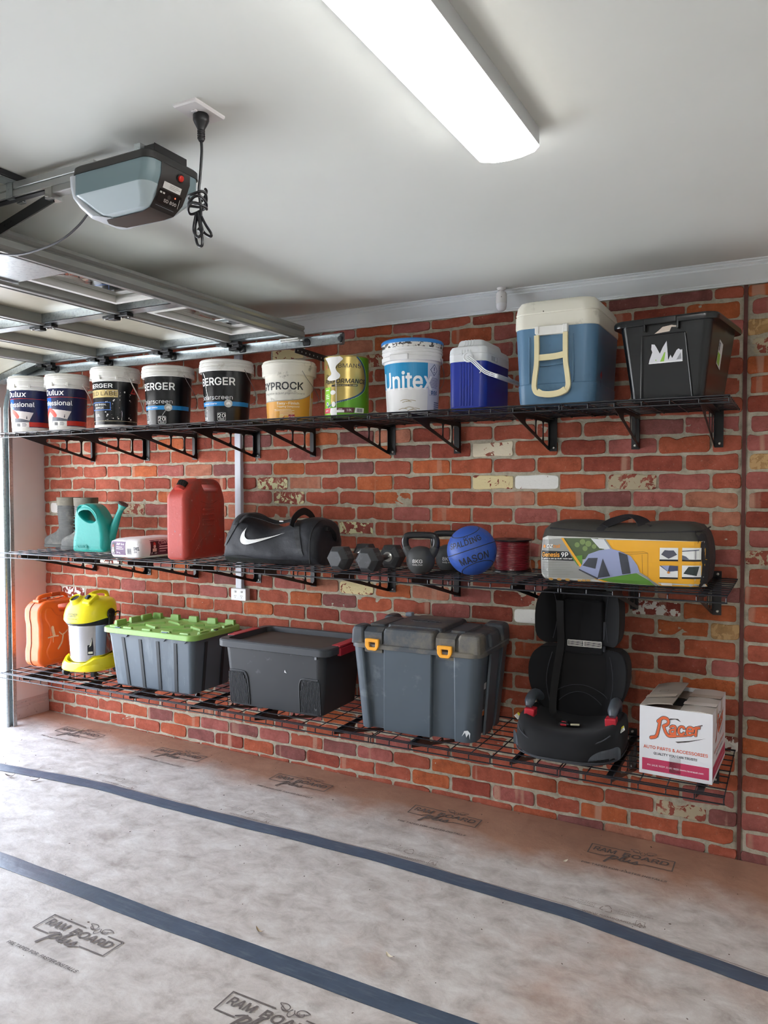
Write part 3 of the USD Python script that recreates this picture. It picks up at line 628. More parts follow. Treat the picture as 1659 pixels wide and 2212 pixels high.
# track on the wall side
TZ, TY = 2.480, -.352
path = [(-1.74, TY, TZ), (-3.0, TY, TZ-.003), (-4.0, TY, TZ-.006)]
path += [(-4.16-.25*math.sin(a), TY, TZ-.256+.25*math.cos(a)) for a in np.linspace(0, PI/2, 12)]
path += [(-4.41, TY, 1.2), (-4.41, TY, .05)]
cprof = np.array([(-.028, -.026), (.0, -.026), (.0, .026), (-.028, .026), (-.028, .022), (-.0025, .022), (-.0025, -.022), (-.028, -.022)])
p3 = np.array(path); t3, _, _ = frames(p3); side = np.array([0, 1., 0])
upv = np.cross(t3, side)
trk = thing('garage_door_track', 'galvanised steel roller track running beside the raised garage door and down the door jamb', 'door track')
secs = [p3[i]+cprof[:, :1]*side+cprof[:, 1:]*upv[i] for i in range(len(p3))]
part(trk, 'track', fixn(loft(secs)), galv, smooth=25)
part(trk, 'end_stop', T(mv(lathe([(.011, -.012), (.014, -.008), (.014, .008), (.008, .012)], 16), (-1.757, TY-.014, TZ), (PI/2, 0, 0)), bx(-1.768, -1.745, TY-.004, TY, TZ-.03, TZ+.034)), dark_rub)
ang = np.array([(-2.054, TY+.004, 2.452), (-1.957, -.012, 2.410)])
d_ = ang[1]-ang[0]
part(trk, 'angle_bracket', T(sweep(np.array([(-.0015, -.018), (.0015, -.018), (.0015, .018), (-.0015, .018)]), ang, up=(0, 0, 1)), sweep(np.array([(-.03, .015), (.0, .015), (.0, .018), (-.03, .018)]), ang, up=(0, 0, 1))), mat('dark_slotted_angle', '#3a3532', .45, .5, var=.15, vscale=30))
for k in range(7): part(trk, 'slot', mv(lathe([(.0045, 0), (.0045, .003)], 8), tuple(ang[0]+d_*(.06+.08*k)+np.array([.0005, -.0032, -.002])), (PI/2, 0, -.25)), flat('#b9b6b0', .5))
for z in (.32, 1.95): part(trk, 'jamb_bracket', T(bx(XL+.002, -4.40, TY+.001, TY+.006, z-.025, z+.025), bx(XL+.002, XL+.005, TY-.0, TY+.03, z-.025, z+.025)), galv)
part(trk, 'vertical_guide', tube([(-4.425, -.392, .045), (-4.425, -.392, 2.05)], .016, 14), galv)

# ---------------------------------------------------------------- door opener and its rail
OYC = -2.17
op = thing('garage_door_opener', 'grey and black garage door opener motor hanging from the ceiling', 'garage door opener', (-1.355, OYC, 2.485))
grey1 = mat('opener_grey_plastic', '#6f8388', .38, var=.03)
grey2 = mat('opener_light_grey', '#b9bec3', .35, var=.03)
cap_m = mat('opener_black_cap', '#232220', .45, var=.06)
smoke = mat('opener_smoky_panel', '#2a2725', .38, var=.05)
def osec(z, x0, x1, w, r): return rr(x1-x0, w, r, z, (x0+x1)/2, 0, 6)
part(op, 'housing', loft([osec(.056, -.145, .1405, .203, .030), osec(.060, -.147, .142, .206, .030), osec(.085, -.148, .1530, .207, .030), osec(.116, -.148, .155, .207, .030)], False), grey1, smooth=16)
part(op, 'lower_housing', loft([osec(0, -.06, .085, .10, .03), osec(.004, -.085, .10, .118, .030), osec(.012, -.10, .112, .130, .030), osec(.050, -.138, .1375, .196, .030), osec(.056, -.145, .1405, .203, .030)], True, False), mat('opener_mid_grey', '#a3b1b5', .35, var=.03), smooth=16)
part(op, 'nose', loft([osec(-.0015, -.10, -.04, .10, .028), osec(.004, -.12, -.075, .13, .02), osec(.03, -.139, -.106, .172, .016), osec(.055, -.153, -.118, .196, .016), osec(.085, -.158, -.118, .208, .02), osec(.112, -.158, -.120, .210, .02)]), grey2, smooth=24)
part(op, 'top_cap', loft([osec(.113, -.150, .158, .212, .03), osec(.132, -.146, .158, .210, .03), osec(.137, -.14, .153, .2, .03)]), cap_m, smooth=24)
# the smoky panel wraps from the sloping end face round under the belly
pan = []
for xx, zz, hw in ((-.095, -.0022, .012), (-.075, -.0028, .038), (.0, -.0028, .040), (.07, -.0026, .042), (.102, .0028, .046), (.130, .0288, .052), (.1418, .0545, .055), (.1555, .0845, .056), (.1572, .113, .056)):
    pan.append([(xx, -hw, zz), (xx, hw, zz)])
pan = np.array(pan); v = pan.reshape(-1, 3); f = []
for i in range(len(pan)-1): a = 2*i; f += [(a, a+2, a+3), (a, a+3, a+1)]
pm = tm(v, f); 
if pm.face_normals[2][2] > 0: pm.invert()
part(op, 'smoky_panel', pm, smoke, smooth=30)
# controls on the end face (a plane through these two levels)
pA, pB = np.array([.130, .0288]), np.array([.1552, .0845]); dd = (pB-pA)/np.linalg.norm(pB-pA); nn = np.array([dd[1], -dd[0]]); OL = np.linalg.norm(pB-pA)
def on_end(off): return lambda u, v: np.stack([pA[0]+dd[0]*v+nn[0]*off, u, pA[1]+dd[1]*v+nn[1]*off], 1)
def endrot(): return (0, PI/2-math.atan2(nn[1], nn[0])*1.0, 0)
bt = lathe([(.0, .007), (.006, .007), (.0085, .0055), (.009, 0)][::-1], 18)
q = pA+dd*.068
part(op, 'red_button', mv(bt, (q[0]+nn[0]*.001, .014, q[1]+nn[1]*.001), endrot()), flat('#c32a20', .35), label='red push button')
part(op, 'button_ring', mv(lathe([(.011, 0), (.0125, .002), (.0105, .0022)], 18), (q[0], .014, q[1]), endrot()), blackp)
part(op, 'maker_label', decal(rrect(-.038, .026, .030, .044, .001), on_end(.0016)), flat('#c9c7c2', .5))
part(op, 'maker_label_print', decal(unary_union([text(t, .0024, -.014, .0385-.0042*i, False, 0, 1.5) for i, t in enumerate(('Scan for video', 'please contact us', 'information'))]), on_end(.0021)), flat('#3c3a38', .6))
part(op, 'control_recess', decal(rrect(-.046, -.012, .040, .022, .003), on_end(.0014)), flat('#0c0b0b', .3))
for yy in (-.040, -.029): part(op, 'key', decal(rrect(yy-.004, .011, yy+.004, .016, .002), on_end(.003)), flat('#b7b6b1', .4))
part(op, 'dial', decal(Point(-.006, .008).buffer(.006), on_end(.002)), flat('#302c2b', .4))
led = usdkit.material(stage, '/World/Looks/red_led', {'e': ('emission', {'color': (1, .08, .04), 'strength': 1.6})}, [], surface='e.emission')
part(op, 'indicator_light', decal(Point(.016, .012).buffer(.0022), on_end(.0026)), led)
part(op, 'model_print', decal(text('SD 800', .0085, -.022, -.0085, True, 0, 1.2), on_end(.0022)), flat('#a9a5a0', .5))
part(op, 'recess_edge', decal(sbox(.0335, -.012, .0352, .014), on_end(.0024)), flat('#b4b1ab', .5))
part(op, 'mounting_bracket', T(bx(.115, .150, -.075, .05, .137, .139), bx(.148, .150, -.075, .05, .137, .158), bx(.10, .149, -.075, -.073, .137, .156)), blackp)
part(op, 'mounting_strap', bx(.09, .112, -.09, -.066, .137, .160), galv)
rl = thing('opener_rail', 'long galvanised rail of the door opener with trolley, arm and cable below the ceiling', 'opener rail', (0, OYC, 0))
alu = mat('aluminium_rail', '#b4b6b4', .33, .75, var=.06, vscale=8)
def xprof(pts, x0, x1): return fixn(loft([np.array([(x, a, b) for a, b in pts]) for x in (x0, x1)]))
part(rl, 'rail', xprof([(-.021, 2.632), (-.012, 2.632), (-.012, 2.635), (-.018, 2.635), (-.018, 2.650), (-.014, 2.654), (-.018, 2.658), (-.018, 2.672), (.018, 2.672), (.018, 2.658), (.014, 2.654), (.018, 2.650), (.018, 2.635), (.012, 2.635), (.012, 2.632), (.021, 2.632), (.021, 2.651), (.017, 2.654), (.021, 2.657), (.021, 2.676), (-.021, 2.676), (-.021, 2.657), (-.017, 2.654), (-.021, 2.651)], -4.2, -1.50), alu, smooth=20)
part(rl, 'belt', bx(-4.2, -1.73, -.010, .010, 2.628, 2.634), dark_rub)
part(rl, 'header_bracket', T(bx(XL, -4.19, -.03, .03, 2.62, 2.69)), galv)
part(rl, 'hanger', T(bx(-1.90, -1.85, -.075, .075, 2.676, 2.679), *[bx(-1.89, -1.862, s*.024-.0012, s*.024+.0012, 2.625, 2.679) for s in (-1, 1)], *[bx(-1.89, -1.862, s*.021-.008, s*.021+.008, 2.625, 2.628) for s in (-1, 1)]), galv)
part(rl, 'hanger_pad', rbx(-1.905, -1.845, -.078, .078, 2.679, 2.70, .004), dark_rub)
part(rl, 'trolley', T(rbx(-1.69, -1.60, -.017, .017, 2.612, 2.634, .003), rbx(-1.60, -1.52, -.014, .014, 2.617, 2.634, .003), rbx(-1.585, -1.535, -.012, .012, 2.602, 2.618, .003)), mat('trolley_grey', '#8c8c89', .4, var=.05))
part(rl, 'trolley_pin', T(bx(-1.715, -1.685, -.02, .02, 2.598, 2.636), bx(-1.705, -1.70, -.03, .03, 2.602, 2.608)), bolt_m)
a0, a1 = np.array([-1.70, -.002, 2.608]), np.array([-2.16, -.002, DZ-.006])
arm = np.array([a0, a1]); part(rl, 'arm', sweep(np.array([(-.0025, -.017), (.0025, -.017), (.0025, .017), (-.0025, .017)]), arm, up=(0, 0, 1)), mat('arm_black', '#1c1c1b', .4, .3, var=.1))
for k in range(7): part(rl, 'arm_hole', mv(lathe([(.0042, 0), (.0042, .0012)], 8), tuple(a0+(a1-a0)*(.42+.07*k)+[0, -.0034, 0]), (PI/2, 0, 0)), flat('#050505', .7))
part(rl, 'release_cable', tube(catmull([(-1.545, .01, 2.552), (-1.60, .012, 2.512), (-1.68, .012, 2.478), (-1.78, .012, 2.463), (-1.90, .012, 2.462), (-2.05, .012, 2.492)], 8), .0035, 7), mat('grey_cable', '#56565a', .5))

# ---------------------------------------------------------------- ceiling light
lamp_e = usdkit.material(stage, '/World/Looks/lamp_diffuser', {'e': ('emission', {'color': (1, .985, .96), 'strength': 8.0})}, [], surface='e.emission')
lm = thing('ceiling_light', 'long white led batten light glowing on the ceiling', 'ceiling light', (-.388, -2.33, ZC))
hl = .63
def lsec(w, r, z, e=0): return rr(w, 2*hl-2*e, r, z, 0, 0, 5)
part(lm, 'housing', loft([lsec(.182, .02, 0), lsec(.186, .022, -.018), lsec(.186, .022, -.040), lsec(.184, .022, -.048)]), mat('lamp_housing', '#c9cbcb', .4, var=.02), smooth=30)
dv = []
for y, s in ((-hl+.004, .0), (-hl+.012, .75), (-hl+.03, 1.), (hl-.03, 1.), (hl-.012, .75), (hl-.004, .0)):
    w = .088+.002*s
    dv.append(np.array([(-w*.999, y, -.040), (-w, y, -.046-.006*s), (-w*.86, y, -.050-.016*s), (-w*.45, y, -.052-.024*s), (0, y, -.052-.027*s), (w*.45, y, -.052-.024*s), (w*.86, y, -.050-.016*s), (w, y, -.046-.006*s), (w*.999, y, -.040)]))
part(lm, 'diffuser', fixn(loft(dv)), lamp_e, smooth=40)

# ---------------------------------------------------------------- ceiling outlet, plug, coiled cord
pl_w = mat('white_switch_plastic', '#dcd9d8', .3, var=.02)
co = thing('ceiling_outlet', 'white power outlet plate on the ceiling above the opener', 'power outlet', (-1.058, -2.232, ZC))
part(co, 'plate', loft([rr(.078, .118, .004, 0), rr(.078, .118, .004, -.005), rr(.072, .112, .004, -.009)]), pl_w, smooth=20)
part(co, 'switch', mv(rbx(-.008, .008, -.005, .005, -.004, .002, .002), (.002, -.022, -.0085)), pl_w)
part(co, 'switch_mark', bx(.001, .0045, -.027, -.017, -.0112, -.0100), flat('#2f7a63', .5))
cord = mat('black_cord', '#0f0e12', .4, var=.08)
cd = thing('power_cord', 'black power plug and knotted cord hanging from the ceiling outlet', 'power cord', (-1.056, -2.228, ZC-.009))
part(cd, 'plug', lathe([(.019, 0), (.021, -.004), (.021, -.016), (.0185, -.022), (.010, -.038), (.0085, -.052), (.0088, -.066), (.0062, -.070)][::-1], 24), cord, smooth=40)
for k in range(4): part(cd, 'grip_ring', mv(lathe([(.0098, -.0018), (.0105, 0), (.0098, .0018)], 16), (0, 0, -.044-.006*k)), cord)
run = [(0, 0, -.066), (.001, .0, -.10), (-.003, -.002, -.16), (-.006, -.004, -.20), (-.004, .0, -.24), (-.010, .006, -.285), (-.014, .0, -.300)]
part(cd, 'cord', tube(catmull(run, 8), .0037, 8), cord)
def loop(cx, cz_, rx, rz, tiltx, n=20, a0=0., turns=1., yo=0.):
    return [(cx+rx*math.cos(a0+2*PI*turns*k/n), yo+tiltx*math.sin(a0+2*PI*turns*k/n), cz_+rz*math.sin(a0+2*PI*turns*k/n)) for k in range(n+1)]
lp = [(-.012+.027*math.cos(a), .019*math.sin(a)-.004, -.205-.046*a/(6.2*PI)+.010*math.cos(a+.8)+.004*math.sin(2.3*a)) for a in np.linspace(0, 6.2*PI, 110)]
part(cd, 'cord_wraps', tube(lp, .0036, 8), cord)
for lo in ([(-.012, .002, -.25), (-.024, .0, -.29), (-.014, -.004, -.335), (.003, -.006, -.345), (.004, -.004, -.325), (-.008, 0, -.285), (-.014, 0, -.25)],
           [(-.010, .004, -.255), (.006, .006, -.285), (.024, .008, -.312), (.018, .010, -.318), (-.002, .006, -.302), (-.014, .004, -.262)],
           [(-.016, -.004, -.255), (-.020, -.010, -.30), (-.004, -.012, -.322), (.010, -.010, -.312), (.004, -.008, -.29), (-.010, -.004, -.255)]):
    part(cd, 'cord_loop', tube(catmull(lo, 8), .0036, 8), cord)

# ---------------------------------------------------------------- detector on the ceiling, conduit and wall outlet
sn = thing('motion_detector', 'small white motion detector hanging from the ceiling in front of the cornice', 'motion detector', (-.967, -.122, ZC))
part(sn, 'mount', lathe([(.022, 0), (.022, -.006), (.018, -.012), (.009, -.014), (.009, -.022)][::-1], 24), pl_w, smooth=40)
part(sn, 'body', loft([ring(.004, -.018, 28), ring(.022, -.021, 28), ring(.0265, -.030, 28), ring(.0275, -.062, 28), ring(.0275, -.078, 28)][::-1], True, True), pl_w, smooth=40)
part(sn, 'dome_lens', lathe([(.0265, -.078), (.0262, -.088), (.0235, -.101), (.017, -.111), (.008, -.116), (.0, -.1172)][::-1], 28), mat('milky_dome', '#e4e3e6', .2, var=.01), smooth=40)
part(sn, 'sensor_dot', mv(lathe([(.002, 0), (.002, .0006)], 8), (.009, -.0262, -.05), (PI/2, 0, .32)), flat('#2a2a2a', .5))
solo('cable_conduit', T(rbx(-2.734, -2.686, -.026, .004, 1.075, 2.607, .003), bx(-2.7305, -2.6895, -.0272, -.026, 1.08, 2.6)), mat('white_conduit', '#c6c8d2', .4, var=.03), 'white square cable conduit running straight up the brick wall', 'conduit')
go = thing('wall_outlet', 'white double power point in a surface box at the foot of the conduit', 'power outlet', (-2.700, 0, 1.043))
part(go, 'box', rbx(-.058, .058, -.034, .004, -.037, .037, .004), pl_w)
part(go, 'face_plate', rbx(-.0585, .0585, -.042, -.0335, -.0375, .0375, .005), pl_w)
for s in (-1, 1):
    sw = part(go, 'switch', rbx(s*.024-.007, s*.024+.007, -.046, -.041, .012, .024, .002), mat('switch_grey', '#bcb9b8', .35, var=.02))
    for a, dx, dz in ((.5, -.0055, 0), (-.5, .0055, 0), (0, 0, -.010)):
        part(go, 'socket_slot', mv(bx(-.0009, .0009, -.0006, 0, -.0035, .0035), (s*.024+dx, -.0421, -.008+dz), (0, a, 0)), flat('#4a4846', .6))
# ================================================================ things on the top shelf
STOP, SMID, SBOT = ZT+.0068, ZM+.0068, ZB+.0068
def U(*g): return unary_union([x for x in g])
pw = mat('white_bucket_plastic', '#dedcd6', .42, var=.04, stain=('#b3ada0', 14., .6, .8))
wire_h = mat('steel_wire', '#8d8d8a', .35, .9, var=.05)
def bail(t, r, zp, a0, drop, m, w=.0024, n=8, back=1):
    pts = []
    for k in range(25):
        s = k/24; a = math.radians(a0)+PI*s*back; rr_ = r*1.02+.012*math.sin(PI*s)
        pts.append((rr_*math.sin(a), -rr_*math.cos(a), zp-drop*math.sin(PI*s)**.8))
    part(t, 'handle', tube(pts, w, n), m)
def lines(u0, u1, v, n, dv, h=.0022, jag=.8, seed=1):
    r = random.Random(seed); return U(*[sbox(u0, v-dv*i, u0+(u1-u0)*r.uniform(jag, 1), v-dv*i+h) for i in range(n)])
def barcode(u, v, w, h, seed=1):
    r = random.Random(seed); g = []; x = u
    while x < u+w: a = r.choice((.0008, .0014, .002)); g.append(sbox(x, v, min(x+a, u+w), v+h)); x += a+r.choice((.0008, .0014))
    return U(*g)
def bucket(name, label, x, y, rb, rt, hb, lid, group=None, rotz=0.):
    """A lathed pail: body radius rb at the foot, rt at height hb under the collar; lid = list of (radius, height) above it."""
    t = thing(name, label, 'paint bucket', (x, y, STOP), rotz, group)
    return t
paint_n = mat('white_paint_drips', '#e9e7e2', .3, var=.03)
# --- two navy buckets (same kind of pail), then a black one with a gold label: tabbed collar
def tabbed_pail(name, label, x, rb, rt, H, colour, group=None):
    t = thing(name, label, 'paint bucket', (x, -.40 if x < -4 else -.35, STOP), 0, group)
    hl_ = H-.068
    part(t, 'pail', lathe([(rb-.004, 0), (rb, .004), (rt, hl_-.02), (rt+.003, hl_-.018), (rt+.004, hl_), (rt+.001, hl_+.01)], 64), pw, smooth=30)
    L = rt+.0135
    part(t, 'lid', lathe([(rt+.004, hl_-.002), (L-.002, hl_), (L+.0005, hl_+.012), (L, hl_+.034), (L+.0022, hl_+.036), (L+.002, hl_+.052), (L-.003, hl_+.0545), (L-.0035, hl_+.064), (L-.008, hl_+.068), (L-.014, hl_+.066), (L-.02, hl_+.060)], 64), pw, smooth=30)
    for a in (-40, 8, 50, 96, 150, 210, 270): part(t, 'lid_tab', mv(rbx(-.007, .007, -(rt+.0165), -(rt+.002), hl_-.012, hl_+.012, .002), (0, 0, 0), (0, 0, math.radians(a))), pw)
    return t, hl_
navy, red, dblue = flat('#1a2148', .25), flat('#c92f22', .3), flat('#1f62b4', .25)
def navy_bucket(label, x):
    rb, rt, H = .110, .1225, .372
    t, hl_ = tabbed_pail('paint_bucket', label, x, rb, rt, H, None, 'navy paint buckets')
    R = (rb+rt)/2; M = lambda o: on_cyl(rb, rt, hl_-.021, 0, o)
    c = .01
    part(t, 'label_wrap', decal(sbox(-.33, .040, .33, .278), M(.0007), c), navy, smooth=True)
    part(t, 'blue_panel', decal(sbox(-.13, .11, -.005, .222), M(.0010), c), dblue, smooth=True)
    part(t, 'red_line', decal(sbox(-.33, .2215, .33, .2245), M(.0013), c), red, smooth=True)
    part(t, 'brand_lettering', decal(text('Dulux', .033, -.056, .236, True, .06, 1.12), M(.0014), c), flat('#f2f2f0', .35), smooth=True)
    part(t, 'name_lettering', decal(U(text('Professional', .0285, -.100, .172, True, 0, .98), text('interior', .009, -.09, .156, False)), M(.0016), c), flat('#f2f2f0', .35), smooth=True)
    pic = Polygon([(-.10, .07), (-.03, .156), (.012, .148), (.118, .134), (.090, .074), (.0, .04), (-.1, .04)])
    part(t, 'picture', decal(pic, M(.0013), c), flat('#d6cdca', .35), smooth=True)
    part(t, 'picture_floor', decal(Polygon([(.0, .100), (.05, .094), (.100, .082), (.091, .072), (-.005, .062)]), M(.0016), c), flat('#5d6068', .35), smooth=True)
    part(t, 'picture_arch', decal(U(stroke([(-.09, .055), (-.075, .09), (-.03, .141), (.0, .132), (.02, .108)], .026), Polygon([(-.10, .03), (-.072, .03), (-.07, .058), (-.09, .066)])).intersection(sbox(-.12, .04, .13, .156)), M(.0019), c), flat('#d9402c', .35), smooth=True)
    part(t, 'picture_lamp', decal(U(stroke([(.078, .094), (.080, .112)], .003, False), Point(.079, .099).buffer(.004)), M(.0019), c), flat('#30303a', .35), smooth=True)
    part(t, 'red_band', decal(sbox(.092, .044, .33, .074), M(.0013), c), red, smooth=True)
    part(t, 'white_panel', decal(sbox(.0, .040, .092, .072), M(.0019), c), flat('#e6e4e0', .4), smooth=True)
    part(t, 'panel_print', decal(U(barcode(.016, .045, .022, .020), lines(.05, .078, .064, 4, .006)), M(.0024), c), flat('#55555a', .5), smooth=True)
    bail(t, rt+.012, hl_+.004, 92, .13, pw, .0032)
    return t
n1 = navy_bucket('navy labelled paint bucket with a white lid, leftmost on the top shelf', -4.132)
copy(n1.GetPrim(), (-3.838, -.35, STOP), 0, 'navy labelled paint bucket between the leftmost bucket and the black one with the gold label')

blk = mat('black_label', '#101114', .22, var=.15, vscale=30, stain=('#8a8a86', 90., .74, .78))
t, hl_ = tabbed_pail('paint_bucket', 'black paint bucket with a gold label panel and splashes, third from the left', -3.402, .124, .1345, .384, None)
M = lambda o: on_cyl(.124, .1345, hl_-.021, 0, o); c = .011
part(t, 'label_wrap', decal(sbox(-.37, .032, .37, .292), M(.0007), c), blk, smooth=True)
part(t, 'brand_lettering', decal(text('BERGER', .024, -.078, .254, True, 0, 1.32), M(.0013), c), flat('#efefec', .35), smooth=True)
part(t, 'gold_panel', decal(sbox(-.115, .196, .114, .242), M(.0012), c), flat('#cdb67c', .35, .3), smooth=True)
part(t, 'gold_panel_lettering', decal(text('GOLD LABEL', .024, -.108, .2075, False, 0, 1.22), M(.0017), c), flat('#4a3a22', .4), smooth=True)
part(t, 'blue_frame', decal(sbox(-.07, .118, .074, .168).difference(sbox(-.066, .1225, .070, .1635)), M(.0013), c), flat('#3f74c8', .35), smooth=True)
part(t, 'small_lettering', decal(U(text('LOW SHEEN', .010, .0, .148, True, 0, 1.1, 'c'), text('ACRYLIC', .010, .0, .129, True, 0, 1.1, 'c'), text('10L', .014, -.03, .082, True)), M(.0013), c), flat('#dcdcda', .4), smooth=True)
part(t, 'pin_line', decal(sbox(-.37, .052, .37, .0545), M(.0013), c), flat('#c9bf9a', .4), smooth=True)
tri = Polygon([(.188, .222), (.236, .222), (.212, .268)])
part(t, 'red_triangle', decal(tri.difference(tri.buffer(-.008)).union(tri.buffer(-.013)), M(.0013), c), flat('#b03030', .4), smooth=True)
r = random.Random(4); part(t, 'paint_splashes', decal(U(*[affinity.scale(Point(r.uniform(.04, .2), r.uniform(.05, .25)).buffer(r.uniform(.0008, .003)), r.uniform(.6, 2), r.uniform(.6, 2)) for _ in range(40)], stroke([(.135, .06), (.137, .10), (.135, .115)], .003)), M(.0014), c), paint_n, smooth=True)
bail(t, .147, hl_-.002, 80, .20, pw, .0036)

# --- two black screen-paint buckets with a blue band: ringed lid
silver = flat('#b7b6b2', .3, .7)
def screen_bucket(label, x, extra):
    rb, rt, H = .121, .1385, .358; hb = H-.058
    t = thing('paint_bucket', label, 'paint bucket', (x, -.345, STOP), 0, 'black buckets with a blue band')
    part(t, 'pail', lathe([(rb-.004, 0), (rb, .004), (rt, hb), (rt-.004, hb+.002)], 64), blk, smooth=30)
    L = rt+.0155
    part(t, 'lid', lathe([(rt-.002, hb-.006), (L-.003, hb-.008), (L, hb-.004), (L, hb+.016), (L-.004, hb+.019), (L-.004, hb+.023), (L, hb+.025), (L-.001, hb+.037), (L-.004, hb+.040), (L-.0035, hb+.052), (L-.007, hb+.058), (L-.014, hb+.057), (L-.02, hb+.052)], 64), pw, smooth=30)
    M = lambda o: on_cyl(rb, rt, hb, 0, o); c = .011
    part(t, 'brand_lettering', decal(text('BERGER', .040, -.078, .216, True, 0, .98), M(.001), c), flat('#efefec', .35), smooth=True)
    part(t, 'name_lettering', decal(U(text('Solarscreen', .0235, -.088, .137, False, 0, 1.12)), M(.001), c), flat('#dedede', .35), smooth=True)
    part(t, 'blue_band', decal(sbox(-.12, .101, .225, .125), M(.001), c), flat('#1f86c9', .3), smooth=True)
    part(t, 'band_lettering', decal(text('low sheen exterior', .0085, -.07, .110, True), M(.0016), c), flat('#e9f2f8', .4), smooth=True)
    part(t, 'silver_seal', decal(Point(.090, .114).buffer(.0215, 12), M(.0018), c), silver, smooth=True)
    part(t, 'seal_emblem', decal(Polygon([(.078, .108), (.082, .119), (.090, .123), (.098, .121), (.104, .110), (.099, .103), (.094, .110), (.086, .106)]), M(.0023), c), flat('#e8e8e6', .4), smooth=True)
    part(t, 'fine_print', decal(U(lines(-.085, -.035, .086, 9, .0075, .0028), barcode(-.075, .022, .04, .018)), M(.001), c), flat('#c4c4c2', .5), smooth=True)
    q = rrect(.031, .020, .077, .064, .006)
    part(t, 'years_badge', decal(U(q.difference(q.buffer(-.0022)), text('20', .021, .054, .0375, True, 0, 1.15, 'c'), text('YEAR', .007, .054, .0255, True, 0, 1.2, 'c')), M(.001), c), flat('#ecece8', .4), smooth=True)
    if extra == 1: part(t, 'scratch', decal(U(stroke([(.058, .07), (.075, .095)], .0035)), M(.0019), c), flat('#a9a9a6', .4, .5), smooth=True)
    else: part(t, 'paint_drip', decal(U(stroke([(-.058, .285), (-.045, .262), (-.04, .225)], .006), stroke([(-.042, .23), (-.034, .18), (-.024, .14)], .004)), M(.0019), c), paint_n, smooth=True)
    bail(t, rt+.014, hb+.004, 78, .17, wire_h, .0017, 6)
    return t
screen_bucket('black bucket with a blue band and a silver seal, beside the gold-label bucket', -2.970, 1)
screen_bucket('black paint bucket with a blue band and a white paint drip across its lettering', -2.527, 2)

# --- joint compound bucket: white over orange
rb, rt, H = .119, .1325, .322; hb = H-.062
t = thing('compound_bucket', 'white and orange plaster compound bucket with a battered white lid', 'compound bucket', (-2.095, -.345, STOP))
dirty = mat('dirty_white_plastic', '#dcd8cb', .5, var=.05, stain=('#8d8779', 16., .58, .7))
part(t, 'pail', lathe([(rb-.004, 0), (rb, .004), (rt, hb), (rt-.004, hb+.002)], 64), dirty, smooth=30)
L = rt+.0145
part(t, 'lid', lathe([(rt-.002, hb-.016), (L-.004, hb-.018), (L-.001, hb-.014), (L, hb+.034), (L+.002, hb+.037), (L+.0015, hb+.046), (L-.004, hb+.049), (L-.005, hb+.058), (L-.010, hb+.062), (L-.018, hb+.060), (L-.024, hb+.054)], 64), dirty, smooth=30)
M = lambda o: on_cyl(rb, rt, hb, 0, o); c = .011
bd = catmull([(u, v, 0) for u, v in ((-.32, .098), (-.1, .104), (.0, .106), (.08, .110), (.14, .120), (.19, .142), (.23, .17), (.32, .2))], 5)[:, :2]
org = flat('#e0a03c', .4)
part(t, 'orange_wrap', decal(Polygon([(-.32, .004)]+[tuple(p) for p in bd]+[(.32, .004)]), M(.0008), c), org, smooth=True)
part(t, 'grey_edge', decal(LineString(bd).buffer(.0022), M(.0012), c), flat('#a8a49a', .4), smooth=True)
part(t, 'white_strip', decal(U(sbox(.196, .006, .204, .236)), M(.0016), c), flat('#e6e3da', .4), smooth=True)
part(t, 'brand_lettering', decal(text('GYPROCK', .0375, -.104, .166, True, 0, 1.0).difference(U(*[sbox(-.2, .166+k*.0095, .2, .1668+k*.0095) for k in (2,)])), M(.0012), c), flat('#2b2c30', .45), smooth=True)
part(t, 'slogan', decal(text('nothing else is just plasterboard', .0105, -.105, .141, False, 0, 1.2), M(.0012), c), flat('#8a8880', .5), smooth=True)
part(t, 'name_lettering', decal(U(text('Easy-Finish', .0125, .006, .087, True, 0, 1.22), text('Topping Compound', .0082, .006, .072, True, 0, 1.12), lines(-.01, .1, .06, 2, .006, .002), lines(.02, .1, .047, 4, .0058, .0018), text('17 kg', .007, -.075, .008, True)), M(.0013), c), flat('#f4ead2', .4), smooth=True)
part(t, 'red_square', decal(sbox(.067, .008, .099, .034), M(.0013), c), flat('#a81f30', .4), smooth=True)
part(t, 'square_lettering', decal(text('CSR', .0085, .083, .0165, True, 0, 1.3, 'c'), M(.0018), c), flat('#f0dcd6', .4), smooth=True)
part(t, 'round_seal', decal(Point(.030, .024).buffer(.0125), M(.0013), c), flat('#e8c584', .4), smooth=True)
part(t, 'seal_mark', decal(Polygon([(.026, .012), (.047, .026), (.043, .010)]), M(.0018), c), flat('#b84a3a', .4), smooth=True)
part(t, 'side_table', decal(sbox(.208, .012, .228, .128).difference(lines(.208, .228, .12, 18, .006, .0012)), M(.0016), c), flat('#d9d4c6', .5), smooth=True)
bail(t, rt+.013, hb+.004, 62, .15, wire_h, .0019, 6)

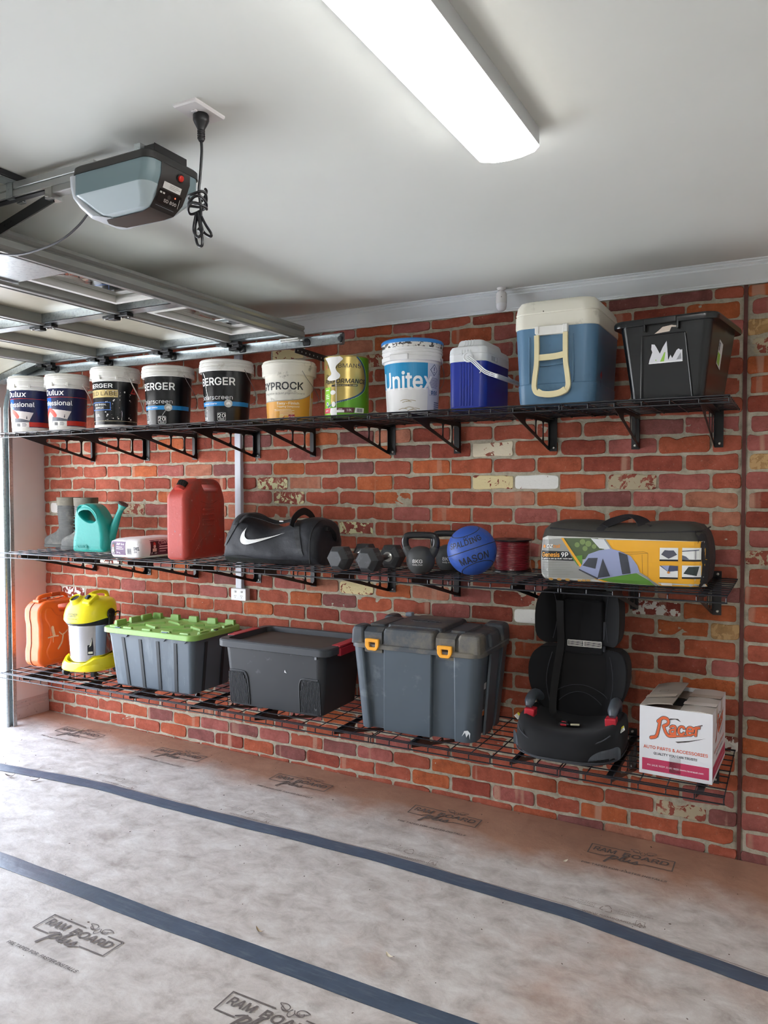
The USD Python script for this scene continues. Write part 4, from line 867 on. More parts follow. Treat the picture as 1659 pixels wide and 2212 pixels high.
# --- gold and green paint tin
Rr, H = .1155, .318
t = thing('paint_tin', 'gold and green metal paint tin with white paint run down its front', 'paint tin', (-1.737, -.34, STOP))
goldm = mat('gold_tin', '#c2ac68', .28, .75, var=.06, vscale=12)
part(t, 'tin', lathe([(Rr, 0), (Rr+.0015, .002), (Rr, .005), (Rr, H-.006), (Rr+.0022, H-.003), (Rr+.002, H), (Rr-.004, H), (Rr-.006, H-.008), (Rr-.03, H-.008)], 64), goldm, smooth=30)
M = lambda o: on_cyl(Rr, None, 1, 0, o); c = .010
cv = catmull([(u, v, 0) for u, v in ((.118, .312), (.145, .285), (.168, .245), (.176, .195), (.162, .15), (.13, .122), (.09, .102), (.05, .09), (.0, .078), (-.045, .06))], 6)[:, :2]
gr_m = mat('green_tin_print', '#5c9a22', .3, .35, var=.1, vscale=14)
part(t, 'green_print', decal(Polygon([tuple(p) for p in cv]+[(-.36, .05), (-.36, .004), (.36, .004), (.36, .312)]), M(.0006), c), gr_m, smooth=True)
part(t, 'blue_sweep', decal(LineString(cv).buffer(.0045), M(.001), c), flat('#274c6e', .35), smooth=True)
part(t, 'pale_sweep', decal(LineString(cv+np.array([.009, -.001])).buffer(.0012), M(.001), c), flat('#9fc07a', .35), smooth=True)
part(t, 'brand_lettering', decal(text('TAUBMANS', .0205, -.052, .256, False, 0, 1.22), M(.001), c), flat('#33312c', .4), smooth=True)
part(t, 'brand_mark', decal(Polygon([(-.07, .256), (-.058, .256), (-.056, .272), (-.064, .276)]), M(.001), c), flat('#c25a38', .4), smooth=True)
part(t, 'product_lettering', decal(U(text('PERFORMANCE', .0215, -.075, .178, True, .22, 1.12), text('Pure', .02, -.064, .206, False, .2)), M(.001), c), flat('#1b1a18', .4), smooth=True)
part(t, 'black_strip', decal(Polygon([(-.02, .172), (.122, .172), (.119, .162), (-.02, .162)]), M(.001), c), flat('#1b1a18', .4), smooth=True)
part(t, 'strip_lettering', decal(text('premium enamel low sheen', .0055, .0, .1645, True, 0, 1.2), M(.0014), c), flat('#c9bb86', .4), smooth=True)
part(t, 'lime_panel', decal(sbox(-.078, .004, -.028, .16), M(.001), c), flat('#8ccf2a', .35), smooth=True)
part(t, 'lime_panel_print', decal(U(lines(-.07, -.034, .143, 1, 1, .006), lines(-.068, -.036, .12, 3, .009, .004), Point(-.053, .076).buffer(.011)), M(.0014), c), flat('#e6efdc', .4), smooth=True)
part(t, 'blue_star', decal(U(stroke([(-.058, .071), (-.048, .081)], .003, False), stroke([(-.058, .081), (-.048, .071)], .003, False)), M(.0018), c), flat('#2b4e9c', .4), smooth=True)
part(t, 'maroon_band', decal(Polygon([(-.03, .028), (.098, .028), (.104, .054), (-.03, .054)]), M(.0013), c), flat('#5a1b2c', .4), smooth=True)
part(t, 'pink_panel', decal(sbox(-.085, .028, -.03, .054), M(.0013), c), flat('#d8475e', .4), smooth=True)
part(t, 'panel_lettering', decal(U(text('new', .008, -.058, .038, True, 0, 1.2, 'c'), text('10L', .0105, .062, .036, True, 0, 1.1), text('LADEN', .005, .018, .044, True), sbox(.0, .030, .05, .042)), M(.0017), c), flat('#f1ebe6', .4), smooth=True)
part(t, 'white_ticket', decal(Polygon([(.102, .028), (.158, .028), (.162, .054), (.108, .054)]), M(.0015), c), flat('#e8e6e0', .4), smooth=True)
part(t, 'barcode', decal(barcode(.116, .032, .034, .018, 5), M(.0019), c), flat('#222222', .5), smooth=True)
drip = U(Polygon(catmull([(a, b, 0) for a, b in ((-.075, .312), (-.05, .29), (-.03, .25), (-.022, .225), (-.045, .212), (-.05, .20), (-.02, .192), (.02, .2), (.03, .22), (.012, .24), (.006, .262), (.03, .285), (.045, .30), (.03, .3135))], 5)[:, :2]).buffer(0), stroke([(.006, .196), (.008, .12), (.010, .004)], .0032, False), affinity.scale(Point(-.012, .132).buffer(.014), 1.15, .85), affinity.scale(Point(-.008, .072).buffer(.013), .9, 1.1), Polygon([(-.025, .05), (.008, .052), (.008, .016), (-.02, .014), (-.028, .034)]).buffer(.003))
part(t, 'paint_run', decal(drip, M(.0021), c), paint_n, smooth=True)
for a in (66, 246): part(t, 'ear', mv(lathe([(.008, 0), (.008, .004), (.004, .008)], 12), ((Rr)*math.sin(math.radians(a)), -(Rr)*math.cos(math.radians(a)), H-.045), (PI/2, 0, math.radians(a))), wire_h)

# --- membrane pail with a blue lid
rb, rt, H = .127, .1395, .365
t = thing('membrane_pail', 'white ribbed pail with a blue panel and a grubby blue lid', 'pail', (-1.352, -.345, STOP))
hb = .288
part(t, 'pail', lathe([(rb-.004, 0), (rb, .004), (rt, hb-.035), (rt+.001, hb-.028), (rt+.0125, hb-.026), (rt+.013, hb-.006), (rt+.008, hb-.003), (rt+.008, hb+.012), (rt+.0125, hb+.014), (rt+.0125, hb+.020), (rt+.008, hb+.022), (rt+.008, hb+.028), (rt+.0115, hb+.030), (rt+.0115, hb+.036), (rt+.007, hb+.038), (rt+.006, hb+.05)], 72), mat('white_pail', '#e2e1df', .4, var=.04, stain=[('#7d7668', 13., .66, .72), ('#9c927f', 40., .72, .76)]), smooth=25)
goo = mat('tar_smudge', '#3f3a36', .5, var=.2, stain=('#dcdad4', 34., .46, .5, (1., 1., 1.4)))
part(t, 'lid_skirt', lathe([(rt+.007, hb+.036), (rt+.010, hb+.037), (rt+.0135, hb+.058), (rt+.0135, hb+.060)], 72, False, False), goo, smooth=40)
part(t, 'lid', lathe([(rt+.010, hb+.0575), (rt+.0155, hb+.058), (rt+.0165, hb+.062), (rt+.0155, hb+.071), (rt+.010, hb+.077), (rt+.003, hb+.077), (rt-.004, hb+.070)], 72), mat('blue_lid', '#2e7fc6', .35, var=.05), smooth=30)
M = lambda o: on_cyl(rb, rt, hb-.035, 0, o); c = .011
part(t, 'blue_panel', decal(sbox(-.165, .128, .130, .249), M(.0008), c), flat('#1689bb', .35), smooth=True)
lt = text('Unitex', .0815, -.108, .1225, True, 0, .80)
part(t, 'brand_lettering', decal(lt, M(.0014), c), flat('#eeefef', .35), smooth=True)
part(t, 'pale_strip', decal(sbox(.132, .01, .235, .249), M(.0008), c), flat('#c9cbd6', .4), smooth=True)
dm = Polygon([(.168, .188), (.193, .217), (.168, .246), (.143, .217)])
part(t, 'hazard_diamond', decal(U(dm.difference(dm.buffer(-.0028)), sbox(.1655, .213, .1705, .231), Point(.168, .206).buffer(.003)), M(.0013), c), flat('#2c3e66', .4), smooth=True)
part(t, 'strip_print', decal(U(lines(.138, .205, .178, 10, .0052, .0016), lines(.21, .228, .24, 9, .005, .003), lines(.175, .228, .058, 4, .010, .006, .9), lines(.14, .2, .095, 1, 1, .0015)), M(.0013), c), flat('#6d728a', .5), smooth=True)
part(t, 'care_symbols', decal(U(*[affinity.scale(Point(.158+.016*k, .108).buffer(.0078), .8, 1.25) for k in range(3)]), M(.0013), c), flat('#27517d', .4), smooth=True)
part(t, 'symbol_mark', decal(U(*[affinity.scale(Point(.158+.016*k, .108).buffer(.003), .7, 1.5) for k in range(3)]), M(.0017), c), flat('#c9cbd6', .4), smooth=True)
part(t, 'brown_scuffs', decal(U(*[stroke([(a, b), (a+.02, b+.006), (a+.042, b+.003)], .003) for a, b in ((.0, .066), (.01, .058), (.03, .062), (.02, .03), (.05, .024), (.035, .018), (-.01, .024))]), M(.0009), c), flat('#a89c80', .6), smooth=True)
part(t, 'ear', mv(rbx(-.05, .05, -.009, .004, -.014, .014, .004), (.0*rt, -(rt+.006), hb-.012)), MATS['white_pail'])
bail(t, rt+.01, hb-.012, 90, .15, wire_h, .0017, 6)

# --- small blue and white cool box with a swing handle
t = thing('cool_box', 'small bright blue cool box with a white lid and swing handle', 'cool box', (-1.007, -.312, STOP))
blu = mat('bright_blue_plastic', '#1c3090', .32, var=.05, vscale=5, bump=.05, bscale=250, bdist=.001)
wpl = mat('white_cool_plastic', '#d8dadb', .35, var=.02)
w, d = .180, .345
part(t, 'body', loft([rr(w-.016, d-.016, .03, 0), rr(w-.008, d-.008, .034, .004), rr(w-.006, d-.006, .034, .016), rr(w, d, .034, .02), rr(w+.004, d+.004, .036, .228)]), blu, smooth=25)
for k in range(5): part(t, 'rib', mv(rbx(-.003, .003, -.0035, .003, .024, .222, .0025), (-.028+.014*k, -d/2-.001, 0)), blu)
part(t, 'lid', loft([rr(w+.008, d+.008, .037, .228), rr(w+.010, d+.010, .038, .232), rr(w+.010, d+.010, .038, .262), rr(w+.007, d+.007, .037, .264), rr(w+.010, d+.010, .038, .267), rr(w+.006, d+.006, .038, .285), rr(w-.008, d-.008, .036, .297), rr(w-.028, d-.04, .03, .301), rr(w-.046, d-.062, .03, .306), rr(w-.056, d-.074, .03, .326), rr(w-.066, d-.084, .03, .333)]), wpl, smooth=25)
for k in range(4): part(t, 'lid_rib', sweep(np.array([(-.0022, -.0025), (.0022, -.0025), (.0022, .0025), (-.0022, .0025)]), np.array([(-.022+.014*k, y, z) for y, z in ((-d/2-.006, .258), (-d/2-.0055, .275), (-d/2+.004, .2935), (-d/2+.02, .300), (-d/2+.030, .3055), (-d/2+.037, .326), (-d/2+.048, .3335))]), up=(1, 0, 0)), wpl)
part(t, 'catch_recess', bx(w/2+.004, w/2+.0058, -.10, -.02, .236, .258), flat('#aeb2b5', .4))
part(t, 'catch', rbx(w/2+.004, w/2+.009, -.05, -.035, .238, .256, .002), wpl)
for s in (-1, 1): part(t, 'pivot', mv(lathe([(.020, 0), (.024, .002), (.024, .006), (.019, .009), (.018, .006), (.006, .006), (.0, .012)], 28), (.012, s*(d/2+.0045), .246), (PI/2 if s < 0 else -PI/2, 0, 0)), wpl)
hp = [(.012, .246), (.04, .224), (.085, .182), (.11, .166), (.15, .150)]
for s in (-1, 1):
    for o in (-.007, 0, .007): part(t, 'handle_rail', tube(catmull([(a+o*.55, s*(d/2+.016), b+o*.85) for a, b in hp], 6), .0028, 8), wpl)
    for q in (.08, .125): part(t, 'handle_web', mv(rbx(-.002, .002, -.003, .003, -.010, .010, .001), (q-.003, s*(d/2+.016), .176 if q < .1 else .160), (0, .6, 0)), wpl)
part(t, 'handle_grip', rbx(.142, .160, -d/2-.019, d/2+.019, .140, .160, .006), wpl)

# --- large blue-grey cool box with a cream lid and drop handle
t = thing('cool_box', 'large blue-grey cool box with a cream lid and cream drop handle', 'cool box', (-.583, -.300, STOP))
bgm = mat('blue_grey_plastic', '#4f7390', .4, var=.06, vscale=6, bump=.08, bscale=300, bdist=.001, stain=('#3f5c74', 9., .55, .8))
crm = mat('cream_lid_plastic', '#d9d5c6', .42, var=.03, stain=('#9a9686', 11., .62, .8))
yel = mat('yellowed_plastic', '#d9cda2', .42, var=.05)
w, d, hb = .335, .455, .338
part(t, 'body', loft([rr(w-.03, d-.03, .04, 0), rr(w-.012, d-.012, .045, .006), rr(w, d, .05, .02), rr(w+.010, d+.010, .052, .094), rr(w+.004, d+.004, .052, .097), rr(w+.026, d+.026, .055, .33), rr(w+.026, d+.026, .055, hb)]), bgm, smooth=25)
part(t, 'lid', loft([rr(w+.026, d+.026, .055, hb-.002), rr(w+.032, d+.032, .058, hb), rr(w+.034, d+.034, .058, hb+.008), rr(w+.030, d+.030, .056, hb+.056), rr(w+.026, d+.026, .056, hb+.060), rr(w+.030, d+.030, .056, hb+.064), rr(w+.018, d+.018, .056, hb+.098), rr(w-.004, d-.004, .05, hb+.115), rr(w-.06, d-.06, .04, hb+.124), rr(w-.16, d-.16, .03, hb+.128)]), crm, smooth=25)
part(t, 'lid_mark', mv(lathe([(.003, 0), (.003, .001)], 8), (-.045, -d/2-.0150, hb+.068), (PI/2, 0, 0)), flat('#5c574c', .6))
yf = -(d/2+.012)
part(t, 'hinge_block', T(rbx(-.075, .062, yf-.016, yf+.004, hb-.036, hb+.002, .003), rbx(.044, .064, yf-.022, yf+.004, hb-.030, hb+.004, .003), rbx(-.079, -.062, yf-.020, yf+.004, hb-.030, hb+.002, .003)), mat('white_hinge_plastic', '#dcdbd5', .4, var=.02))
prof = np.array([(-.0085, -.009), (.0085, -.009), (.0085, .009), (-.0085, .009)])
def hx(pts): return catmull([(a, yf-.012, b) for a, b in pts], 7)
hpts = [(-.071, .302), (-.070, .24), (-.071, .18), (-.079, .115), (-.080, .075), (-.062, .051), (-.008, .046), (.048, .054), (.066, .078), (.064, .12), (.056, .18), (.054, .24), (.054, .306)]
rgp = np.array([(a, b) for a, b in ((-.010, -.0085), (-.006, -.0085), (-.005, -.004), (.005, -.004), (.006, -.0085), (.010, -.0085), (.010, .0085), (-.010, .0085))])
part(t, 'drop_handle', fixn(sweep(rgp[:, ::1]*[1, -1], hx(hpts), up=(0, 1, 0))), yel, smooth=25)
part(t, 'handle_bottom', fixn(sweep(np.array([(-.013, -.011), (.013, -.011), (.013, .008), (-.013, .008)]), hx([(-.066, .062), (-.045, .050), (-.008, .046), (.032, .051), (.056, .064)]), up=(0, 1, 0))), yel, smooth=25)
part(t, 'handle_crossbar', fixn(sweep(np.array([(-.013, -.006), (.013, -.006), (.013, .006), (-.013, .006)]), hx([(-.068, .206), (-.03, .206), (.015, .208), (.054, .214)]), up=(0, 1, 0))), yel, smooth=25)
part(t, 'panel_edge', T(*[rbx(s*.1-.008-.003, s*.1-.008+.003, yf-.0025, yf+.012, .10, .30, .002) for s in (-1, .92)]), bgm)
part(t, 'cross_ridge', fixn(sweep(np.array([(-.002, -.003), (.002, -.003), (.002, .003), (-.002, .003)]), hx([(-.06, .172), (-.02, .173), (.045, .178)])+[0, .010, 0], up=(0, 1, 0))), bgm)
part(t, 'red_emblem', decal(Polygon([(-.165, .128), (-.155, .114), (-.145, .128), (-.155, .142)]).buffer(.004), on_right((w+.017)/2+.001, .0012, .04)), flat('#a3261f', .5))
part(t, 'side_print', decal(lines(-.168, -.14, .10, 4, .007, .004), on_right((w+.017)/2, .0012, .04)), flat('#4a5d70', .5))

# --- black tub with a torn sticker
t = thing('storage_tub', 'glossy black storage tub with a torn white sticker, at the top shelf end', 'storage tub', (-.105, -.325, STOP), -8)
bk = mat('glossy_black_plastic', '#0c0e10', .22, var=.08, vscale=6)
w, d, H = .292, .36, .322
def tsec(k, z, r=.03, cut=.0): return rr(w+.075*k, d+.075*k, r, z, 0, 0, 6)
part(t, 'tub', loft([tsec(-.12, 0, .022), tsec(-.02, .004, .028), tsec(0, .012, .03), tsec(.5, .16, .034), tsec(1, H-.012, .036), tsec(1, H-.004, .036)]), bk, smooth=25)
part(t, 'rim', loft([tsec(1.05, H-.018, .04), tsec(1.62, H-.020, .05), tsec(1.66, H-.014, .05), tsec(1.66, H-.002, .05), tsec(1.55, H+.006, .05), tsec(1.35, H+.008, .046), tsec(1.05, H+.004, .042)]), bk, smooth=25)
sl = .0375/H
FY = lambda o: on_front(-d/2, o, sl)
part(t, 'front_panel', extr(U(), .001, 'xz') if False else decal(Polygon([(-.098, .01), (-.088, .258), (-.082, .266), (.078, .266), (.084, .258), (.104, .01)]).difference(Polygon([(-.096, .0), (-.084, .256), (.080, .256), (.102, .0)]).buffer(-.002)), FY(.0035)), bk)
for a, b in (((-.099, .006), (-.087, .262)), ((.105, .006), (.083, .262))): part(t, 'panel_rib', rod((a[0], -d/2-sl*a[1]-.001, a[1]), (b[0], -d/2-sl*b[1]-.001, b[1]), .004, 8), bk)
part(t, 'panel_rib', rod((-.087, -d/2-sl*.262-.001, .262), (.083, -d/2-sl*.262-.001, .262), .004, 8), bk)
for x in (-.07, .06): part(t, 'rim_clip', rbx(x-.004, x+.004, -d/2-.062, -d/2-.03, H-.045, H-.012, .002), bk)
part(t, 'handle_lip', rbx(-.072, .056, -d/2-.066, -d/2-.056, H-.02, H+.004, .003), bk)
stk = flat('#cfced2', .55)
st = Polygon([(-.064, .150), (.070, .150), (.070, .196), (.062, .196), (.056, .201), (.048, .196), (.03, .166), (.024, .180), (.014, .160), (.012, .205), (.010, .236), (-.006, .212), (-.018, .188), (-.030, .212), (-.038, .226), (-.050, .228), (-.052, .208), (-.048, .196), (-.060, .166)])
part(t, 'torn_sticker', decal(st, FY(.0014)), stk)
part(t, 'sticker_green', decal(U(Polygon([(-.018, .156), (-.002, .156), (.004, .192), (.0, .192)]), Polygon([(-.036, .16), (-.033, .16), (-.033, .167), (-.036, .166)])), FY(.0019)), flat('#86b43a', .5))
part(t, 'sticker_grey', decal(Polygon([(.046, .158), (.066, .160), (.064, .186)]), FY(.0019)), flat('#8a8a8e', .5))
part(t, 'sticker_edge', decal(Polygon([(-.064, .150), (.070, .150), (.070, .154), (-.063, .154)]), FY(.0019)), flat('#e4e4e4', .5))
part(t, 'glue_smear', decal(U(Polygon([(-.038, .268), (-.02, .28), (-.005, .292), (.03, .296), (.058, .290), (.05, .286), (.03, .288), (.022, .272), (-.01, .270)]), Polygon([(.078, .262), (.088, .262), (.086, .246), (.082, .248)])), FY(.0014)), flat('#c5b6a6', .6))
RX = lambda o: on_right(w/2, o, sl)
part(t, 'side_sticker', decal(Polygon([(-.06, .15), (.01, .13), (.014, .235), (-.05, .248)]), RX(.0014)), flat('#d2d3d4', .5))
part(t, 'side_sticker_green', decal(Polygon([(-.056, .155), (-.012, .142), (-.012, .19), (-.054, .198)]), RX(.0019)), flat('#8cba42', .5))
part(t, 'side_sticker_dark', decal(Polygon([(-.048, .205), (-.034, .202), (-.032, .235), (-.046, .238)]), RX(.0019)), flat('#3a4048', .5))
# ================================================================ shaping helpers for soft and moulded things
def resample(p, n):
    p = np.asarray(p, float); q = np.vstack([p, p[:1]]); s = np.r_[0, np.cumsum(np.linalg.norm(np.diff(q, axis=0), axis=1))]
    t = np.linspace(0, s[-1], n, endpoint=False); return np.stack([np.interp(t, s, q[:, k]) for k in range(p.shape[1])], 1)
def rnd(pts, r, k=4):
    """A polygon's corners rounded; r a number or one per corner."""
    p = np.asarray(pts, float); n = len(p); out = []; rs = np.broadcast_to(r, (n,))
    for i in range(n):
        a, b, c = p[i-1], p[i], p[(i+1) % n]; u, v = (a-b), (c-b); lu, lv = np.linalg.norm(u), np.linalg.norm(v); d = min(rs[i], lu*.48, lv*.48)
        p0, p1 = b+u/lu*d, b+v/lv*d
        for t in np.linspace(0, 1, k+1): out.append((1-t)**2*p0+2*t*(1-t)*b+t*t*p1)
    return np.array(out)
def inset(p, d):
    t = np.roll(p, -1, 0)-np.roll(p, 1, 0); t /= np.linalg.norm(t, axis=1, keepdims=True)+1e-12
    area = np.sum(p[:, 0]*np.roll(p[:, 1], -1)-np.roll(p[:, 0], -1)*p[:, 1]); nrm = np.stack([-t[:, 1], t[:, 0]], 1)*(1 if area > 0 else -1)
    return p+nrm*d
def moulded(outer, holes, thick, r, plane='xz', n=4, hr=.010):
    """A flat moulded body: outline (and holes) with rounded edges, 'thick' deep. plane xz: faces -y, centred on y=0; yz: outline in (y, z), faces +x."""
    rings = [(np.asarray(outer, float), 1)]+[(np.asarray(h, float), -min(1, hr/r)) for h in holes]; ms = []
    steps = [(r*(1-math.sin(PI/2*k/n)), -thick/2+r*(1-math.cos(PI/2*k/n))) for k in range(n+1)]
    steps += [(i, -d) for i, d in steps[::-1]]
    def at(p, d): return np.stack([p[:, 0], np.full(len(p), d), p[:, 1]], 1)
    for p, s in rings: ms.append(loft([at(inset(p, i*s), d) for i, d in steps], False, False))
    for e in (0, -1):
        i, d = steps[e]; sh = Polygon(inset(rings[0][0], i), [inset(p, i*s) for p, s in rings[1:]]).buffer(0)
        for g in getattr(sh, 'geoms', [sh]):
            a, f = trimesh.creation.triangulate_polygon(g, engine='earcut'); ms.append(tm(at(np.asarray(a), d), f))
    m = T(*ms); m.merge_vertices(digits_vertex=6); trimesh.repair.fix_normals(m)
    if plane == 'yz': v = m.vertices; m.vertices = np.stack([-v[:, 1], v[:, 0], v[:, 2]], 1)
    return fixn(m)
def soft(secs, n=96, amp=.004, freq=9., seed=1, top=5):
    """A padded body from rings (already at their heights); resampled, closed towards the middle at both ends and crumpled a little."""
    S = [resample(s, n) for s in secs]
    def close(s, dz, rev): return [np.column_stack([(s[:, :2]-s[:, :2].mean(0))*k+s[:, :2].mean(0), s[:, 2]+dz*(1-k*k)]) for k in np.linspace(1, .06, top+1)[1:]]
    A = close(S[0], 0, 0)[::-1]; B = close(S[-1], amp*1.5, 1)
    m = loft(A+S+B); v = m.vertices; nn = m.vertex_normals
    d = (meshkit.fbm(v*freq, 3, seed)-.5)*2*amp
    m.vertices = v+nn*d[:, None]; return fixn(m)
def drape(mesh, off=.002, axis='y'):
    """Label space onto the side of a soft body that faces -y (or +x): (u, v) = (x, z) or (y, z)."""
    from scipy.interpolate import LinearNDInterpolator, NearestNDInterpolator
    v, nn = mesh.vertices, mesh.vertex_normals
    k = nn[:, 1] < -.25 if axis == 'y' else nn[:, 0] > .25
    a = 0 if axis == 'y' else 1; b = 1 if axis == 'y' else 0; q = v[k]
    L, N = LinearNDInterpolator(q[:, [a, 2]], q[:, b]), NearestNDInterpolator(q[:, [a, 2]], q[:, b])
    def fn(u, w):
        h = L(u, w); h = np.where(np.isnan(h), N(u, w), h)
        return np.stack([u, h-off, w], 1) if axis == 'y' else np.stack([h+off, u, w], 1)
    return fn
def decal2(poly, fn, cell=.02):
    """As decal, but cut both ways so that a print follows a crumpled surface."""
    b = poly.bounds; v, f = [], []
    for i in range(int(math.floor(b[0]/cell)), int(math.ceil(b[2]/cell))):
        col = poly.intersection(sbox(i*cell, b[1]-1, (i+1)*cell, b[3]+1))
        if col.is_empty: continue
        for j in range(int(math.floor(b[1]/cell)), int(math.ceil(b[3]/cell))):
            pc = col.intersection(sbox(i*cell, j*cell, (i+1)*cell, (j+1)*cell))
            for g in getattr(pc, 'geoms', [pc]):
                if g.geom_type != 'Polygon' or g.area < 1e-9: continue
                a, c = trimesh.creation.triangulate_polygon(g, engine='earcut'); f.append(np.asarray(c)+sum(len(x) for x in v)); v.append(np.asarray(a))
    uv = np.vstack(v); return tm(fn(uv[:, 0], uv[:, 1]), np.vstack(f))
def strap(pts, w, th=.0025, up=(0, 0, 1), k=8):
    return fixn(sweep(np.array([(-w/2, -th/2), (w/2, -th/2), (w/2, th/2), (-w/2, th/2)]), catmull(pts, k), up=up))

# ================================================================ things on the middle shelf
# --- pair of rubber boots, toes to the left
boot_m = mat('dusty_grey_rubber', '#474642', .75, var=.16, vscale=16, stain=('#6d695f', 10., .5, .74), bump=.25, bscale=60)
cuff_m = mat('olive_boot_cuff', '#595243', .7, var=.1, stain=('#716a58', 14., .5, .7))
sole_m = mat('dark_boot_sole', '#43433f', .8, var=.15)
def oval(x0, x1, w, z, k=2.3, n=40):
    a = np.linspace(0, 2*PI, n, endpoint=False); c, s = np.cos(a), np.sin(a)
    return np.stack([(x0+x1)/2+(x1-x0)/2*np.sign(c)*np.abs(c)**(2/k), w/2*np.sign(s)*np.abs(s)**(2/k), np.full(n, z)], 1)
def boot(label, loc, rz):
    t = thing('rubber_boot', label, 'boot', loc, rz, 'rubber boots')
    secs = [oval(-.078, .188, .094, .016), oval(-.078, .190, .098, .03), oval(-.076, .190, .1, .045), oval(-.074, .186, .098, .06), oval(-.073, .172, .094, .074), oval(-.072, .148, .09, .086), oval(-.070, .116, .088, .098), oval(-.068, .092, .086, .112), oval(-.067, .076, .088, .13)]
    for k in range(22):                                          # ribbed shaft
        z = .138+.0075*k; e = .0018*(k % 2); f_ = min(1, k/14); secs.append(oval(-.067-.010*f_-e, .068+.006*f_+e, .092+.024*f_+2*e, z))
    part(t, 'upper', loft(secs, True, True), boot_m, smooth=25)
    part(t, 'sole', loft([oval(-.080, .190, .098, 0), oval(-.084, .194, .104, .002), oval(-.084, .194, .104, .018), oval(-.078, .189, .098, .022)]), sole_m, smooth=25)
    part(t, 'cuff', loft([oval(-.080, .077, .121, .292), oval(-.082, .079, .125, .296), oval(-.084, .081, .128, .344), oval(-.083, .080, .126, .348), oval(-.077, .074, .114, .348), oval(-.075, .072, .110, .31)]), cuff_m, smooth=25)
    return t
boot('dusty grey rubber boot standing nearest the return wall, the farther one of the pair', (-4.128, -.112, SMID), 194)
boot('dusty grey rubber boot partly behind the green watering can', (-3.872, -.185, SMID), 192)

# --- watering can
teal = mat('teal_plastic', '#0e9188', .42, var=.06, vscale=7, stain=('#8f9c78', 7., .62, .78), bump=.1, bscale=70)
t = thing('watering_can', 'teal green plastic watering can with a dark rose on its spout', 'watering can', (-3.668, -.295, SMID), 10)
out = rnd([(-.130, .0), (.128, .0), (.132, .10), (.122, .19), (.085, .262), (.035, .312), (-.045, .313), (-.10, .285), (-.118, .20), (-.112, .13), (-.128, .085)], [.02, .03, .05, .05, .05, .05, .05, .05, .05, .05, .03], 5)
hole = np.array([(-.002+.070*math.cos(a)*math.cos(-.55)-.036*math.sin(a)*math.sin(-.55), .245+.070*math.cos(a)*math.sin(-.55)+.036*math.sin(a)*math.cos(-.55)) for a in np.linspace(0, 2*PI, 28, endpoint=False)])
part(t, 'body', moulded(resample(out, 90), [hole], .140, .04, n=6, hr=.014), teal, smooth=35)
part(t, 'handle_bar', tube(catmull([(-.062, -.048, .276), (-.030, -.054, .296), (.012, -.054, .286), (.052, -.054, .248), (.066, -.050, .212)], 8), .0125, 10), teal)
sp = catmull([(.100, .01, .075), (.135, .01, .14), (.172, .01, .225), (.196, .01, .272)], 8)
part(t, 'spout', tube(sp, np.interp(np.linspace(0, 1, len(sp)), [0, .3, .7, 1], [.040, .030, .019, .0165]), 18), teal)
d = np.array([.196-.172, 0, .272-.225]); d /= np.linalg.norm(d); p0 = np.array([.193, .01, .266])
part(t, 'spout_collar', tube([p0-d*.012, p0, p0+d*.004, p0+d*.012, p0+d*.046], [.0175, .019, .019, .0185, .033], 22), teal)
rose_d = d; part(t, 'rose', tube([p0+d*.044, p0+d*.048, p0+d*.0545, p0+d*.057], [.033, .0345, .030, .002], 24), mat('dark_rose', '#4a3a38', .6, var=.2, vscale=60), smooth=40)
fr = rrect(-.078, .022, -.004, .05, .003)
FY = on_front(-.075, .0008)
part(t, 'maker_plate', mv(extr(fr.difference(fr.buffer(-.003)), .0016, 'xz'), (0, -.0758, 0)), teal)
part(t, 'embossed_lettering', mv(extr(text('DOMICO', .016, -.041, .028, True, 0, .95, 'c'), .0016, 'xz'), (0, -.0758, 0)), teal)
part(t, 'level_marks', mv(extr(U(*[sbox(-.1, .075+.022*k, -.088, .0772+.022*k) for k in range(8)]), .0014, 'xz'), (0, -.0755, 0)), teal)

# --- bag of powder mix
bagp = mat('white_paper_bag', '#d9d3d2', .55, var=.05, bump=.3, bscale=30, stain=('#b9a9a6', 12., .6, .8))
mar, plum = flat('#552038', .5), flat('#5d3560', .5)
t = thing('powder_bag', 'white and maroon bag of building powder lying on its side by the red fuel can', 'bag', (-3.135, -.335, SMID), -2)
w, d, h = .27, .42, .118
bm = soft([rr(w-.04, d-.03, .02, 0), rr(w-.015, d-.01, .03, .012), rr(w, d, .035, .035), rr(w, d, .035, .075), rr(w-.012, d-.012, .03, .098), rr(w-.05, d-.06, .03, .112)], 120, .005, 11., 3, 6)
part(t, 'sack', bm, bagp, smooth=60)
D, D2 = drape(bm, .0012), drape(bm, .0018)
part(t, 'end_panel', decal2(sbox(-.118, .018, .012, .096), D, .014), plum, smooth=True)
part(t, 'end_dark_panel', decal2(sbox(-.112, .022, -.072, .088), D2, .014), flat('#2e1d2c', .5), smooth=True)
part(t, 'end_figure', decal2(U(affinity.scale(Point(-.09, .056).buffer(.008), .8, 1.1), sbox(-.102, .034, -.080, .048)), drape(bm, .0024), .02), flat('#cfb5a8', .5), smooth=True)
part(t, 'end_cap', decal2(Polygon([(-.098, .064), (-.082, .064), (-.084, .077), (-.092, .079)]), drape(bm, .0026), .02), flat('#b03a34', .5), smooth=True)
part(t, 'end_lettering', decal2(U(text('SMP Evo', .0115, -.062, .076, True), lines(-.064, .0, .062, 2, .011, .0045), text('20 kg', .009, -.064, .027, True), text('Davco', .0085, -.109, .024, True)), D2, .014), flat('#ded2de', .5), smooth=True)
part(t, 'barcode', decal2(barcode(.028, .024, .034, .034, 9), D2, .02), flat('#2a2a2c', .5), smooth=True)
